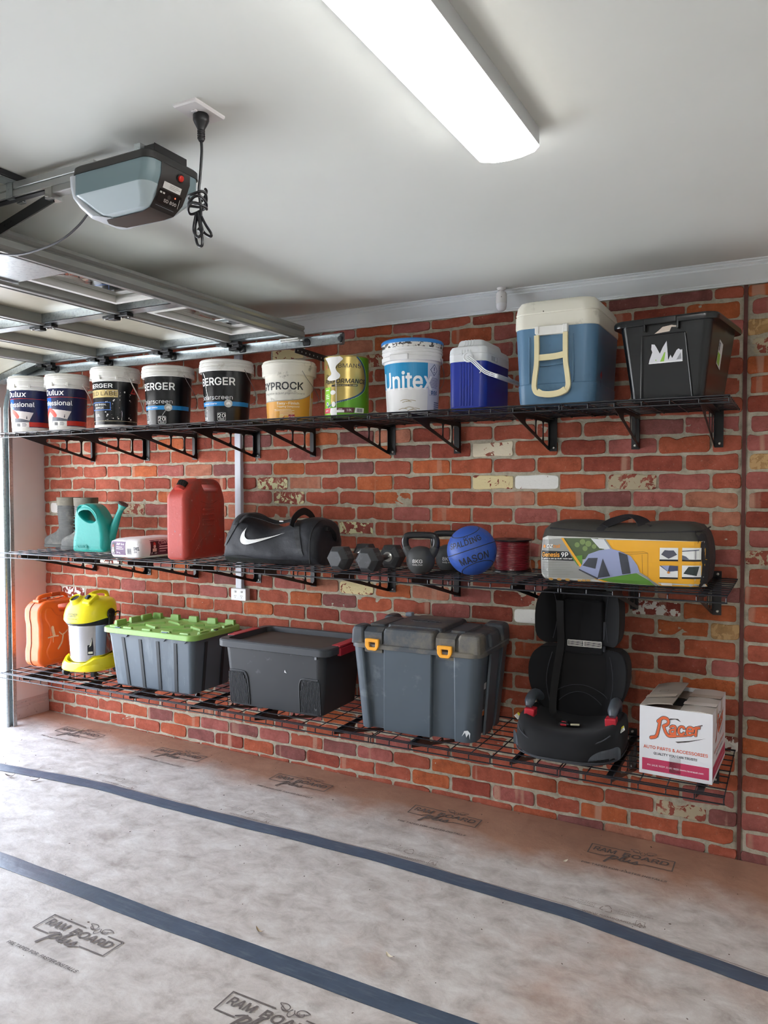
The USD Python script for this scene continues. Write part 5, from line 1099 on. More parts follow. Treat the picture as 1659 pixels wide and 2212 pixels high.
part(t, 'stamp', decal2(U(text('SM1', .018, .082, .050, True, 0, .8), text('214', .012, .084, .034, True, 0, .8)), D2, .02), flat('#38343a', .5), smooth=True)
R_, R2, R3 = drape(bm, .0012, 'x'), drape(bm, .0019, 'x'), drape(bm, .0025, 'x')
part(t, 'side_panel', decal2(sbox(-.13, .014, .19, .104), R_, .016), mar, smooth=True)
part(t, 'side_dark_panel', decal2(sbox(-.126, .018, -.07, .098), R2, .016), flat('#2e1420', .5), smooth=True)
part(t, 'side_figure', decal2(U(affinity.scale(Point(-.1, .066).buffer(.010), 1, 1.1), sbox(-.116, .036, -.084, .055)), R3, .02), flat('#cfb5a8', .5), smooth=True)
part(t, 'side_cap', decal2(Polygon([(-.112, .075), (-.088, .075), (-.092, .090), (-.104, .092)]), R3, .02), flat('#b03a34', .5), smooth=True)
part(t, 'side_lettering', decal2(U(text('SMP Evo', .020, -.042, .078, False), Point(-.055, .086).buffer(.011).difference(Point(-.055, .086).buffer(.009)), lines(-.062, .12, .062, 2, .014, .006), lines(-.06, .0, .034, 1, 1, .004), text('Davco', .011, -.122, .022, True)), R2, .016), flat('#e0d2d8', .5), smooth=True)

# --- red fuel can
red_can = mat('faded_red_plastic', '#ad382b', .58, var=.12, vscale=6, stain=[('#7b564b', 6., .52, .76, (1., 1., .5)), ('#c9857a', 26., .64, .72), ('#6d6a70', 40., .70, .74, (1., 1., .35))], bump=.12, bscale=60)
t = thing('fuel_can', 'faded red plastic fuel can with a black screw cap', 'fuel can', (-2.778, -.325, SMID))
out = rnd([(-.178, 0), (.172, 0), (.178, .12), (.176, .355), (.135, .445), (.095, .466), (-.055, .466), (-.10, .44), (-.178, .372), (-.180, .12)], [.02, .02, .1, .03, .03, .02, .02, .03, .03, .1], 5)
hole = rnd([(-.040, .437), (.075, .437), (.098, .408), (.09, .394), (-.012, .394)], .012, 4)
part(t, 'body', moulded(resample(out, 120), [hole], .158, .034, 'yz', 6), red_can, smooth=35)
part(t, 'cap', mv(lathe([(.026, 0), (.0295, .003), (.0295, .036), (.027, .042), (.022, .043), (.020, .039), (.0, .039)], 24), (0, -.128, .412), (-.62, 0, 0)), mat('black_screw_cap', '#1b1b1b', .45, var=.1), smooth=25)
part(t, 'cap_grips', T(*[mv(mv(bx(-.0014, .0014, -.0318, -.029, .002, .038), (0, 0, 0), (0, 0, 2*PI*k/16)), (0, -.128, .412), (-.62, 0, 0)) for k in range(16)]), MATS['black_screw_cap'], kind='stuff')
part(t, 'neck', mv(lathe([(.034, -.02), (.0335, .0), (.030, .003)], 24), (0, -.128, .412), (-.62, 0, 0)), red_can)
xr = .079
for k in range(4): part(t, 'embossed_rib', rbx(xr-.003, xr+.007, -.04, .062, .19+.030*k, .206+.030*k, .006), red_can)
for p in ([(-.10, .05), (-.02, .13), (.085, .135), (.11, .10)], [(-.11, .31), (-.06, .22), (-.12, .12)], [(-.05, .335), (.03, .318), (.09, .335)]): part(t, 'embossed_line', tube(catmull([(xr-.0005, a, b) for a, b in p], 6), .0036, 6), red_can)

# --- sports bag
nv = mat('dark_navy_nylon', '#15171f', .62, var=.12, vscale=6, bump=.25, bscale=14, bdist=.02, sheen=.05)
blkn = mat('black_nylon', '#0f1013', .6, var=.12, vscale=8, bump=.25, bscale=20, bdist=.015)
t = thing('sports_bag', 'dark navy sports bag with a white tick emblem, sagging in the middle', 'sports bag', (-2.165, -.355, SMID), 2)
def dsec(x, w, h, lean, k):
    a = np.linspace(0, 2*PI, 64, endpoint=False); c, s = np.cos(a), np.sin(a)
    y = w/2*np.sign(c)*np.abs(c)**(2/k); z = h/2+h/2*np.sign(s)*np.abs(s)**(2/k)
    f_ = z/max(h, 1e-6); return np.stack([x+lean*f_, y*(1-.22*f_**2.2)+.015*f_, z], 1)
L = []
for x, w, h, ln in ((-.298, .22, .17, .05), (-.295, .27, .215, .05), (-.282, .30, .245, .045), (-.25, .318, .268, .03), (-.2, .325, .272, .015), (-.14, .325, .256, 0), (-.07, .325, .222, 0), (-.01, .325, .196, 0), (.06, .325, .204, 0), (.13, .325, .232, 0), (.2, .325, .250, -.005), (.25, .322, .252, -.005), (.29, .312, .244, .0), (.315, .285, .225, .0), (.326, .24, .19, .0)):
    L.append(dsec(x, w, h, ln, 3.0))
m = loft(L); v = m.vertices; nn = m.vertex_normals
folds = (meshkit.fbm(np.stack([v[:, 0]*9+v[:, 2]*7, v[:, 1]*5, v[:, 2]*6], -1), 3, 21)-.5)*.034
sub = tm(v+nn*folds[:, None]*(np.clip(v[:, 2]/.05, 0, 1)[:, None]), m.faces)
v2, f2 = trimesh.remesh.subdivide_loop(sub.vertices, sub.faces, 1); m = fixn(tm(v2, f2))
v = m.vertices; m.vertices = v+m.vertex_normals*((meshkit.fbm(v*26, 3, 5)-.5)*.006*np.clip(v[:, 2]/.04, 0, 1))[:, None]
m.vertices[:, 2] = np.maximum(m.vertices[:, 2], .0)
part(t, 'body', m, nv, smooth=60)
D, D2 = drape(m, .004), drape(m, .0055)
sw = catmull([(a, b, 0) for a, b in ((-.118, .198), (-.138, .165), (-.145, .138), (-.136, .117), (-.110, .108), (-.070, .114), (.0, .134), (.120, .175))], 6)[:, :2]
sw2 = catmull([(a, b, 0) for a, b in ((.120, .175), (.03, .152), (-.05, .137), (-.095, .136), (-.116, .150), (-.120, .172), (-.118, .198))], 6)[:, :2]
part(t, 'tick_emblem', decal2(Polygon(np.vstack([sw, sw2[1:-1]])).buffer(0), D2, .012), flat('#e2e2e0', .5), smooth=True)
part(t, 'bottom_band', decal2(U(Polygon([(-.285, .004), (.285, .004), (.28, .036), (.1, .032), (-.05, .034), (-.16, .048), (-.27, .036)])), D, .016), blkn, smooth=True)
part(t, 'side_strap', decal2(U(Polygon([(-.262, .10), (-.245, .10), (-.165, .235), (-.19, .25)]), Polygon([(.155, .24), (.195, .24), (.255, .06), (.235, .05)])), D, .014), blkn, smooth=True)
part(t, 'handle', strap([(.16, -.12, .21), (.165, -.105, .245), (.168, -.06, .275), (.17, .0, .285), (.172, .06, .262), (.17, .1, .225)], .038, .004, (1, 0, 0)), blkn, smooth=40)
part(t, 'handle', strap([(-.17, -.125, .225), (-.12, -.12, .262), (-.05, -.09, .25), (.04, -.07, .225), (.12, -.08, .236), (.16, -.105, .236)], .03, .004, (0, -.5, .8)), blkn, smooth=40)
part(t, 'zip_line', tube(catmull([(.292, -.150, .02), (.294, -.158, .08), (.294, -.150, .15), (.292, -.11, .205), (.292, -.04, .236), (.292, .05, .232)], 8), .0038, 6), blkn)
part(t, 'end_loop', strap([(.31, -.05, .205), (.335, -.03, .198), (.345, .0, .175), (.336, .03, .15), (.322, .05, .13)], .03, .004, (0, 1, .3)), blkn)
part(t, 'end_buckle', rbx(.322, .338, -.05, -.02, .185, .205, .004), blackp)
part(t, 'white_tag', mv(bx(-.012, .012, -.003, .0, 0, .006), (.085, -.098, .232), (.4, 0, 0)), flat('#d8d8d6', .5))

# --- two hexagonal dumbbells
rubb = mat('black_rubber_head', '#37383a', .55, var=.1, vscale=20, stain=('#5a5b5d', 24., .6, .78))
chrome = mat('knurled_steel', '#8b8c8c', .25, .95, var=.1)
def dumbbell(label, loc, rz, roll):
    t = thing('dumbbell', label, 'dumbbell', loc, rz, 'hexagonal dumbbells')
    R = .0665
    for s in (-1, 1):
        def hx6(r, y, ry=roll): return np.array([(r*math.cos(a+ry), y, R*math.cos(PI/6)+r*math.sin(a+ry)) for a in np.arange(6)*PI/3])
        ss = [hx6(R*.62, s*.064), hx6(R*.94, s*.080), hx6(R, s*.088), hx6(R, s*.138), hx6(R*.97, s*.142), hx6(R*.66, s*.166), hx6(R*.60, s*.168)]
        hd = part(t, 'head', fixn(loft(ss)), rubb, smooth=12)
        part(hd, 'collar', mv(lathe([(.026, -.002), (.026, .004), (.020, .008)], 20), (0, s*.066, R*math.cos(PI/6)), (s*PI/2, 0, 0)), bolt_m)
        tx = text('10KG', .017, 0, 0, True, 0, 1., 'c')
        fa = roll+PI/6; c_, s_ = math.cos(fa), math.sin(fa); ap = R*math.cos(PI/6)
        part(hd, 'weight_lettering', decal(tx, lambda u, w, c_=c_, s_=s_, s=s: np.stack([ap*c_-(w-.008)*-s_*-1*-1+.0006*c_, s*.113+u, ap+ap*s_+(w-.008)*c_*1.+.0006*s_], 1) if False else np.stack([(ap+.0006)*c_-(w-.008)*s_, s*.113+u, ap+(ap+.0006)*s_+(w-.008)*c_], 1)), flat('#6d6e70', .6))
    part(t, 'grip', mv(lathe([(.0135, -.064), (.0145, -.03), (.016, 0), (.0145, .03), (.0135, .064)], 18), (0, 0, R*math.cos(PI/6)), (PI/2, 0, 0)), chrome)
    return t
dumbbell('black hexagonal dumbbell nearest the sports bag', (-1.672, -.385, SMID), -4, 0)
dumbbell('black hexagonal dumbbell between the other dumbbell and the kettlebells', (-1.503, -.395, SMID), -2, 0)

# --- two kettlebells
kbm = mat('grey_vinyl_bell', '#3a3b3b', .55, var=.07, vscale=14, bump=.1, bscale=200, bdist=.001)
kbh = mat('black_enamel_handle', '#1d1e20', .25, var=.1, stain=('#6a6a68', 30., .68, .76))
def kettlebell(label, loc, rz):
    t = thing('kettlebell', label, 'kettlebell', loc, rz, 'kettlebells')
    part(t, 'bell', lathe([(.0, 0), (.038, 0), (.044, .003), (.058, .018), (.0675, .040), (.0705, .062), (.068, .084), (.060, .102), (.046, .116), (.030, .124), (.012, .128), (.0, .1285)], 48), kbm, smooth=40)
    pts = [(-.050, 0, .086), (-.070, 0, .115), (-.078, 0, .145), (-.074, 0, .168), (-.058, 0, .180), (0, 0, .183), (.058, 0, .180), (.074, 0, .168), (.078, 0, .145), (.070, 0, .115), (.050, 0, .086)]
    p = catmull(pts, 6); u = np.linspace(0, 1, len(p)); part(t, 'handle', tube(p, np.interp(u, [0, .12, .3, .5, .7, .88, 1], [.024, .019, .0165, .016, .0165, .019, .024]), 14), kbh, smooth=40)
    for s in (-1, 1): q = p[:9] if s < 0 else p[-9:]; part(t, 'handle_sleeve', tube(q, np.interp(np.linspace(0, 1, 9), [0, 1], [.0255, .0190] if s < 0 else [.0190, .0255]), 14), kbm, smooth=40)
    def sph(off=.0008):
        def fn(u, w):
            r = np.interp(w, [0, .018, .040, .062, .084, .102], [.046, .058, .0675, .0705, .068, .06])+off; a = u/r; return np.stack([r*np.sin(a), -r*np.cos(a), w], 1)
        return fn
    part(t, 'weight_lettering', decal2(U(text('8KG', .017, 0, .052, True, 0, 1.1, 'c'), text('body iron', .0075, 0, .040, True, 0, 1.1, 'c')), sph(), .008), flat('#cfcfcd', .5), smooth=True)
    return t
kettlebell('grey kettlebell marked 8KG standing in front of its twin', (-1.262, -.440, SMID), 12)
kettlebell('grey kettlebell half hidden between the front kettlebell and the blue ball', (-1.187, -.262, SMID), 14)

# --- basketball
ballm = mat('blue_rubber_ball', '#2b4fa0', .5, var=.08, vscale=8, stain=('#5a6f9c', 12., .62, .8), bump=.35, bscale=420, bdist=.001)
t = thing('basketball', 'blue basketball with black lettering', 'basketball', (-1.0, -.43, SMID))
Rb = .1165
part(t, 'ball', mv(trimesh.creation.icosphere(5, Rb), (0, 0, Rb)), ballm, smooth=True)
fw = np.array([1.30, -3.40, .28]); fw /= np.linalg.norm(fw); rt_ = np.cross([0, 0, 1.], -fw)*1.; rt_ = np.cross(fw, [0, 0, 1.])*-1; rt_ /= np.linalg.norm(rt_); up_ = np.cross(fw, rt_)
if up_[2] < 0: up_ = -up_
rt_ = np.cross(up_, fw); ro = math.radians(19); rt2, up2 = rt_*math.cos(ro)+up_*math.sin(ro), -rt_*math.sin(ro)+up_*math.cos(ro)
def onball(u, w, R):
    a, b = np.asarray(u)/Rb, np.asarray(w)/Rb
    d = np.sin(a)[:, None]*np.cos(b)[:, None]*rt2+np.sin(b)[:, None]*up2+(np.cos(a)*np.cos(b))[:, None]*fw; return d*R+[0, 0, Rb]
lb_m = flat('#1c1f2c', .55)
part(t, 'brand_lettering', decal2(text('SPALDING', .027, -.022, .030, True, 0, .95, 'c'), lambda u, w: onball(u, w+.10*(np.asarray(u)+.02)**2*6, Rb+.0006), .012), lb_m, smooth=True)
part(t, 'brand_mark', decal2(U(affinity.rotate(affinity.scale(Point(-.01, .068).buffer(.014), 1.1, .6), 25).difference(affinity.rotate(affinity.scale(Point(-.01, .068).buffer(.0112), 1.1, .5), 25)), sbox(-.0125, .062, -.0095, .075)), lambda u, w: onball(u, w, Rb+.0006), .012), lb_m, smooth=True)
part(t, 'name_lettering', decal2(text('MASON', .033, .0, -.055, True, 0, .95, 'c'), lambda u, w: onball(u, w, Rb+.0006), .012), lb_m, smooth=True)
for cf in (0., 1, -1):
    a = np.linspace(-PI, PI, 90, endpoint=False)
    b = np.zeros_like(a)+(.05 if cf == 0 else cf*(.95-.42*np.cos(a)*1.0)+(.12 if cf > 0 else 0.))
    part(t, 'seam', tube(onball(a*Rb, b*Rb, Rb-.0004), .0021, 6, True), lb_m)

# --- spool of red cable
t = thing('cable_spool', 'spool of red cable with a black flange behind the blue ball', 'cable spool', (-.893, -.168, SMID))
spm = mat('black_spool_plastic', '#16171a', .3, var=.08)
part(t, 'top_flange', lathe([(.022, .150), (.094, .151), (.100, .152), (.1005, .157), (.094, .1595), (.03, .158), (.024, .152)], 48), spm)
part(t, 'bottom_flange', lathe([(.0, 0), (.100, 0), (.1005, .005), (.094, .008), (.02, .009)], 48), spm)
pr = [(.03, .009)]
for k in range(17):
    for q in range(5): a = PI*q/4; pr.append((.083+.0040*math.sin(a)-(.002 if k in (0, 16) else 0), .0095+.00825*(k+.5)-.0041*math.cos(a)))
part(t, 'wound_cable', lathe(pr+[(.03, .150)], 56), mat('red_cable_sheath', '#8e2330', .3, var=.12, vscale=30), smooth=60, kind='stuff')
film = clear_pane('clear_film', (.97, .97, .97), .12, .04, 28.)
fm = lathe([(.104, .001), (.101, .012), (.0935, .03), (.092, .08), (.0945, .135), (.101, .150)], 48, False, False); fm.vertices += fm.vertex_normals*((meshkit.fbm(fm.vertices*40, 2, 3)-.5)*.006)[:, None]
part(t, 'clear_wrap', fm, film, smooth=60)

# --- tent in its carry bag
dk = mat('charcoal_canvas', '#3a3833', .75, var=.12, vscale=10, bump=.3, bscale=30, bdist=.012)
dk2 = mat('black_canvas_side', '#202024', .75, var=.1, bump=.25, bscale=30, bdist=.012)
t = thing('tent_bag', 'charcoal tent carry bag with a printed yellow and grey label front', 'tent bag', (-.318, -.300, SMID))
w, d = .70, .36
ring8 = lambda a, b, r, z, s=0.: rr(w+a, d+b, r, z, s, 0, 8)
bm = soft([ring8(-.05, -.03, .04, 0), ring8(-.012, -.01, .055, .014), ring8(0, 0, .06, .05), ring8(.006, .004, .06, .10), ring8(.002, .0, .06, .15), ring8(-.01, -.008, .06, .19), ring8(-.03, -.035, .06, .225), ring8(-.075, -.09, .05, .252), ring8(-.15, -.16, .04, .262)], 150, .007, 7., 12, 8)
v = bm.vertices; v[:, 2] = np.maximum(v[:, 2], 0); v[:, 2] -= .018*np.exp(-((v[:, 0]-.0)/.12)**2)*np.clip((v[:, 2]-.2)/.06, 0, 1)
bm.vertices = v
part(t, 'bag', bm, dk, smooth=60)
def TP(px, py):
    s = (px-1165)/353.; return (-.338+.680*s, .187*((1250+20*s)-py)/(90+5*s)+.006)
def tpoly(*pts): return Polygon([TP(*p) for p in pts])
O = {}
def lay_(name, poly, col, lev, rough=.45, cell=.02):
    if lev not in O: O[lev] = drape(bm, .0022+.0008*lev)
    part(t, name, decal2(poly.buffer(0), O[lev], cell), flat(col, rough), smooth=True)
lay_('label_grey', tpoly((1168, 1166), (1213, 1164), (1262, 1230), (1296, 1252), (1176, 1246), (1167, 1236)), '#8f8f8b', 1)
lay_('label_base', tpoly((1166, 1163), (1180, 1158), (1340, 1166), (1516, 1175), (1521, 1200), (1516, 1262), (1522, 1269), (1400, 1265), (1300, 1258), (1175, 1249), (1164, 1240)), '#b9b9b4', 0, .4, .016)
lay_('label_yellow', tpoly((1312, 1168), (1516, 1175), (1521, 1200), (1517, 1262), (1522, 1269), (1430, 1266), (1402, 1248), (1350, 1212), (1325, 1188)), '#e3a628', 1, .4)
lay_('label_trees', tpoly((1214, 1163), (1296, 1165), (1318, 1200), (1300, 1206), (1250, 1210), (1238, 1198)), '#4a5a3a', 1)
lay_('label_sky', tpoly((1280, 1165), (1312, 1168), (1330, 1190), (1300, 1186)), '#c9cdd0', 2)
lay_('label_tree_light', U(*[Point(*TP(x, y)).buffer(r) for x, y, r in ((1250, 1178, .011), (1262, 1172, .012), (1275, 1176, .013), (1288, 1182, .010), (1268, 1186, .011))]), '#71854f', 2)
lay_('label_grass', U(tpoly((1238, 1203), (1262, 1200), (1262, 1222), (1252, 1222)), tpoly((1290, 1252), (1310, 1247), (1380, 1239), (1405, 1254), (1425, 1266), (1330, 1259))), '#5a8a34', 2)
lay_('label_stripe', U(tpoly((1213, 1163), (1219, 1163), (1266, 1228), (1262, 1232)), tpoly((1288, 1250), (1294, 1250), (1320, 1257), (1310, 1258))), '#e0a128', 3)
lay_('label_curve', LineString([TP(*p) for p in ((1312, 1168), (1325, 1186), (1345, 1208), (1375, 1232), (1402, 1248), (1420, 1265))]).buffer(.0035), '#8d908c', 3)
lay_('tent_picture', tpoly((1254, 1231), (1276, 1198), (1300, 1190), (1325, 1187), (1345, 1192), (1368, 1203), (1382, 1222), (1387, 1237), (1345, 1244), (1296, 1252)), '#8f97b8', 4)
for q_ in (tpoly((1276, 1206), (1297, 1206), (1292, 1229), (1263, 1222)), tpoly((1342, 1194), (1361, 1200), (1368, 1239), (1350, 1241)), tpoly((1308, 1207), (1324, 1245), (1296, 1249)), tpoly((1254, 1231), (1256, 1229), (1298, 1249), (1296, 1252))): lay_('tent_picture_dark', q_, '#3a3d46', 5)
lay_('tent_picture_poles', U(*[LineString([TP(*p) for p in q]).buffer(.0008) for q in (((1345, 1194), (1396, 1194), (1404, 1197), (1360, 1199)), ((1404, 1197), (1404, 1246)), ((1392, 1200), (1393, 1240)))]), '#8a6a2a', 5)
lay_('name_band', tpoly((1167, 1189), (1231, 1192), (1244, 1212), (1168, 1208.5)), '#17171a', 3)
def ttext(s, h, px, py, bold=True, shear=0., sx=1.):
    a, b = TP(px, py); e = TP(px+10, py+.35); g = text(s, h, a, b, bold, shear, sx); return affinity.rotate(g, math.degrees(math.atan2(e[1]-b, e[0]-a))*.6, origin=(a, b))
def tfit(s, h, px0, px1, py, bold=True, shear=0.):
    a_, b_ = TP(px0, py), TP(px1, py+.02*(px1-px0)); return affinity.rotate(fit(s, h, a_[0], b_[0], a_[1], bold, shear), math.degrees(math.atan2(b_[1]-a_[1], b_[0]-a_[0])), origin=a_)
lay_('name_lettering_orange', tfit('Genesis', .019, 1169, 1211, 1202), '#eaa63a', 5, cell=.012)
lay_('name_lettering_white', tfit('9P', .019, 1215, 1231, 1203), '#efefec', 5, cell=.012)
lay_('slogan_lettering', tfit('A quick to set up multi-room tent', .0058, 1168, 1240, 1207), '#efefec', 5, cell=.012)
lay_('maker_lettering', tfit('OZ', .0145, 1180, 1195, 1183, True, .2), '#f0f0ee', 4, cell=.012)
lay_('maker_lettering_orange', tfit('trail', .0145, 1196, 1212, 1183.5, True, .2), '#d98a2c', 4, cell=.012)
lay_('maker_mark', affinity.rotate(sbox(*TP(1171, 1183), *[a_+b_ for a_, b_ in zip(TP(1171, 1183), (.012, .012))]), 45), '#d98a2c', 4, cell=.012)
lay_('fine_print', U(*[tpoly((1170, y), (1170+r, y+.8), (1170+r, y+1.9), (1170, y+1.1)) for y, r in ((1214, 62), (1219, 66), (1224, 70), (1229, 54), (1234, 72), (1239, 64))]), '#85867f', 3)
lay_('icon_row', U(*[affinity.scale(Point(*TP(x, 1250.5+.05*(x-1190))).buffer(.008), 1.3, .75) for x in (1190, 1209, 1228)], *[sbox(*TP(x, 1256), *[a+b for a, b in zip(TP(x, 1256), (.016, .009))]) for x in (1251, 1261, 1271)]), '#c79a52', 3)
for k, (x, y) in enumerate(((1428, 1186), (1473, 1187), (1428, 1223), (1473, 1223))):
    lay_('picture_tile', tpoly((x, y), (x+37, y+1), (x+37, y+28), (x, y+27)), '#dfe0de', 3)
    lay_('picture_caption', tpoly((x, y+24), (x+37, y+25), (x+37, y+28.5), (x, y+27.5)), '#1c1c1e', 4)
    if k == 0: lay_('picture_tent', U(tpoly((x+3, y+14), (x+10, y+5), (x+18, y+6), (x+28, y+6), (x+35, y+15), (x+18, y+23))), '#4d4f5c', 4)
    if k == 1: lay_('picture_tent', U(tpoly((x, y+6), (x+33, y+4), (x+33, y+6), (x, y+8)), tpoly((x+26, y+6), (x+27, y+6), (x+27, y+24), (x+26, y+24)), tpoly((x, y+15), (x+8, y+18), (x+14, y+24), (x, y+24))), '#5a6070', 4)
    if k == 2: lay_('picture_tent', U(tpoly((x, y), (x+17, y+13), (x+37, y+11), (x+37, y+1), (x+22, y))), '#3f4660', 4); lay_('picture_detail', U(tpoly((x+3, y), (x+20, y), (x+17, y+12)), ), '#8d98c0', 5); lay_('picture_clip', tpoly((x+15, y+15), (x+18, y+11), (x+22, y+15), (x+18, y+17)), '#c97f2c', 6)
    if k == 3: lay_('picture_tent', tpoly((x+3, y+17), (x+13, y+3), (x+34, y+3), (x+29, y+22)), '#25312f', 4)
lay_('barcode_ticket', tpoly((1431, 1259), (1453, 1260), (1453, 1265.5), (1431, 1264.5)), '#d9d8d2', 3)
part(t, 'end_cover', decal2(sbox(-.17, .0, .17, .235), drape(bm, .003, 'x'), .02), dk2, smooth=True)
for pts in ([(-.10, -.165, .17), (-.085, -.155, .222), (-.06, -.10, .258), (-.03, -.05, .276), (.02, -.03, .288), (.06, -.06, .272), (.085, -.11, .245)],
            [(-.065, -.13, .245), (-.02, -.07, .268), (.03, -.02, .285), (.075, -.02, .272), (.10, -.06, .255), (.135, -.125, .246), (.148, -.16, .19)]):
    part(t, 'carry_strap', strap(pts, .034, .004, (.15, -.3, 1)), dk2, smooth=40)
part(t, 'piping', tube(catmull([(-.30, -.155, .232), (-.2, -.16, .226), (.0, -.16, .222), (.2, -.16, .226), (.305, -.15, .232), (.33, -.10, .236), (.335, .1, .24)], 10), .0035, 6), dk2)
# ================================================================ things on the bottom shelf
# --- orange tool case standing on edge, its broad face to the right
orm = mat('orange_plastic_case', '#dc5f22', .38, var=.06, vscale=6, bump=.06, bscale=90, stain=('#b86a45', 8., .66, .8))
t = thing('tool_case', 'orange moulded tool case standing on edge with white paint smears', 'tool case', (-4.115, -.262, SBOT), 2)
out = rnd([(-.150, .006), (.150, .006), (.180, .05), (.180, .115), (.173, .15), (.173, .275), (.182, .315), (.182, .385), (.150, .428), (.085, .440), (.062, .432), (-.02, .432), (-.045, .440), (-.125, .438), (-.176, .395), (-.178, .325), (-.168, .285), (-.168, .150), (-.178, .115), (-.178, .04)], [.03]+[.025]*19, 4)
inn = inset(resample(out, 110), .024)
hole = rnd([(-.02, .405), (.10, .405), (.085, .362), (-.005, .362)], .012, 4)
part(t, 'shell', moulded(resample(out, 130), [hole], .148, .022, 'yz', 5), orm, smooth=30)
sm_ = inset(resample(out, 130), -.0004); part(t, 'seam', sweep(np.array([(-.0022, -.003), (.0022, -.003), (.0022, .0012), (-.0022, .0012)]), np.stack([np.full(130, -.012), sm_[:, 0], sm_[:, 1]], 1), closed=True), mat('dark_orange_seam', '#7a2d10', .6, var=.05))
pan = rnd([(-.105, .035), (.145, .035), (.150, .12), (.12, .175), (.12, .265), (.150, .30), (.140, .335), (-.035, .338), (-.075, .405), (-.13, .398), (-.142, .33), (-.098, .27), (-.092, .17), (-.135, .11)], .03, 4)
part(t, 'raised_panel', mv(moulded(resample(pan, 90), [], .040, .016, 'yz', 5), (.0590, 0, 0)), orm, smooth=30)
part(t, 'handle', T(tube(catmull([(0, -.125, .440), (0, -.105, .462), (0, -.03, .470), (0, .08, .466), (0, .115, .440)], 8), .0135, 10), rbx(-.03, .03, -.14, -.075, .428, .448, .006)), orm)
part(t, 'handle_clip', rbx(-.016, .016, -.02, .05, .456, .4835, .005), mat('dark_orange_clip', '#a8431c', .4, var=.05))
for y in (-.12, .0, .11): part(t, 'foot', rbx(-.06, .062, y-.012, y+.012, 0, .014, .004), orm)
wp = lambda u, w: np.stack([np.full_like(u, .0796), u, w], 1)
part(t, 'paint_smear', decal(U(stroke([(-.075, .26), (-.07, .235), (-.062, .205)], .022), stroke([(-.11, .197), (-.06, .2), (-.03, .197)], .009), stroke([(-.075, .25), (-.07, .16)], .004), stroke([(-.02, .22), (.01, .2), (.05, .225), (.07, .235)], .008), stroke([(.012, .2), (.0, .15), (-.03, .11)], .012), stroke([(.075, .23), (.085, .19), (.07, .14)], .012), stroke([(.012, .205), (.035, .212)], .006)), wp), mat('thin_white_smear', '#e0b79c', .5, var=.2, vscale=40), smooth=False)

# --- yellow wet and dry vacuum with a steel drum
yv = mat('yellow_plastic', '#e8d51c', .32, var=.03, vscale=5)
steel = mat('polished_steel_drum', '#c9cacc', .12, 1., var=.05, vscale=3, bump=.06, bscale=7, bdist=.02)
t = thing('vacuum_cleaner', 'yellow wet and dry vacuum cleaner with a shiny steel drum on castors', 'vacuum cleaner', (-3.668, -.335, SBOT), 8)
part(t, 'drum', lathe([(.126, .085), (.128, .09), (.1375, .26), (.1395, .315), (.141, .318), (.141, .326), (.135, .328)], 64), steel, smooth=30)
# base: an oval skirt, cut lower in front
a = np.linspace(0, 2*PI, 64, endpoint=False)
def bring(k, zf, zb, z=None, fl=0.):
    c, s = np.cos(a), np.sin(a); r = k*(1+.07*np.abs(np.sin(2*a))**2)
    zz = np.full(64, z) if z is not None else zf+(zb-zf)*np.clip((s+1)/2*1.0, 0, 1)+fl*np.abs(c)**4
    return np.stack([r*c, r*s, zz], 1)
part(t, 'base', loft([bring(.140, 0, 0, .036), bring(.158, 0, 0, .038), bring(.166, 0, 0, .046), bring(.163, 0, 0, .075), bring(.150, .088, .125, None, .02), bring(.136, .090, .128, None, .02), bring(.132, 0, 0, .08)]), yv, smooth=30)
part(t, 'base_step', fixn(loft([np.stack([r*np.sin(th), -r*np.cos(th), z], 1) for th, r, z in [(np.linspace(.05, 1.75, 24), np.full(24, q), np.interp(np.linspace(0, 1, 24), [0, .35, .45, 1], zz)) for q, zz in ((.165, [.05, .05, .05, .05]), (.1705, [.056, .056, .056, .056]), (.1685, [.058, .10, .116, .116]), (.150, [.06, .108, .124, .124]), (.145, [.05, .06, .06, .06]))]], False, False, closed=False)), yv, smooth=30)
for k, (x, y) in enumerate(((-.10, -.105), (.105, -.09), (-.10, .11), (.11, .11))):
    part(t, 'castor', T(rbx(x-.014, x+.014, y-.016, y+.012, .026, .046, .004)), blackp)
    w = part(t, 'castor_wheel', mv(lathe([(.008, -.013), (.021, -.012), (.023, -.008), (.023, .008), (.021, .012), (.008, .013)], 20), (x, y-.012, .0235), (0, PI/2, .35 if k % 2 else -.3)), dark_rub)
part(t, 'collar', lathe([(.132, .322), (.142, .324), (.150, .334), (.153, .350), (.152, .372), (.14, .378)], 64), blackp, smooth=30)
# head: rings leaning forward over the collar
def hring(rx, ry, z, cx=0., cy=0., dip=0., k=2.25):
    c, s = np.cos(a), np.sin(a); return np.stack([cx+rx*np.sign(c)*np.abs(c)**(2/k), cy+ry*np.sign(s)*np.abs(s)**(2/k), z-dip*np.clip(-s-.2, 0, 1)**1.2], 1)
part(t, 'head', loft([hring(.152, .154, .366, 0, 0, .034), hring(.1535, .158, .374, 0, -.002, .034), hring(.153, .156, .395, 0, 0, .02), hring(.150, .150, .42, 0, .006, .006), hring(.144, .140, .445, 0, .014), hring(.134, .128, .462, 0, .022, -.006), hring(.118, .112, .476, 0, .026, -.014), hring(.09, .085, .484, 0, .022, -.020), hring(.05, .05, .487, 0, .01, -.021)]), yv, smooth=35)
def deck_tilt(m, at, ax=.62): return mv(m, at, (ax, 0, 0))
part(t, 'hose_port', mv(lathe([(.050, -.02), (.044, .012), (.036, .032), (.034, .034), (.030, .032), (.029, .0), (.0, .0)], 36), (-.035, -.078, .470), (.55, -.12, 0)), yv, smooth=30)
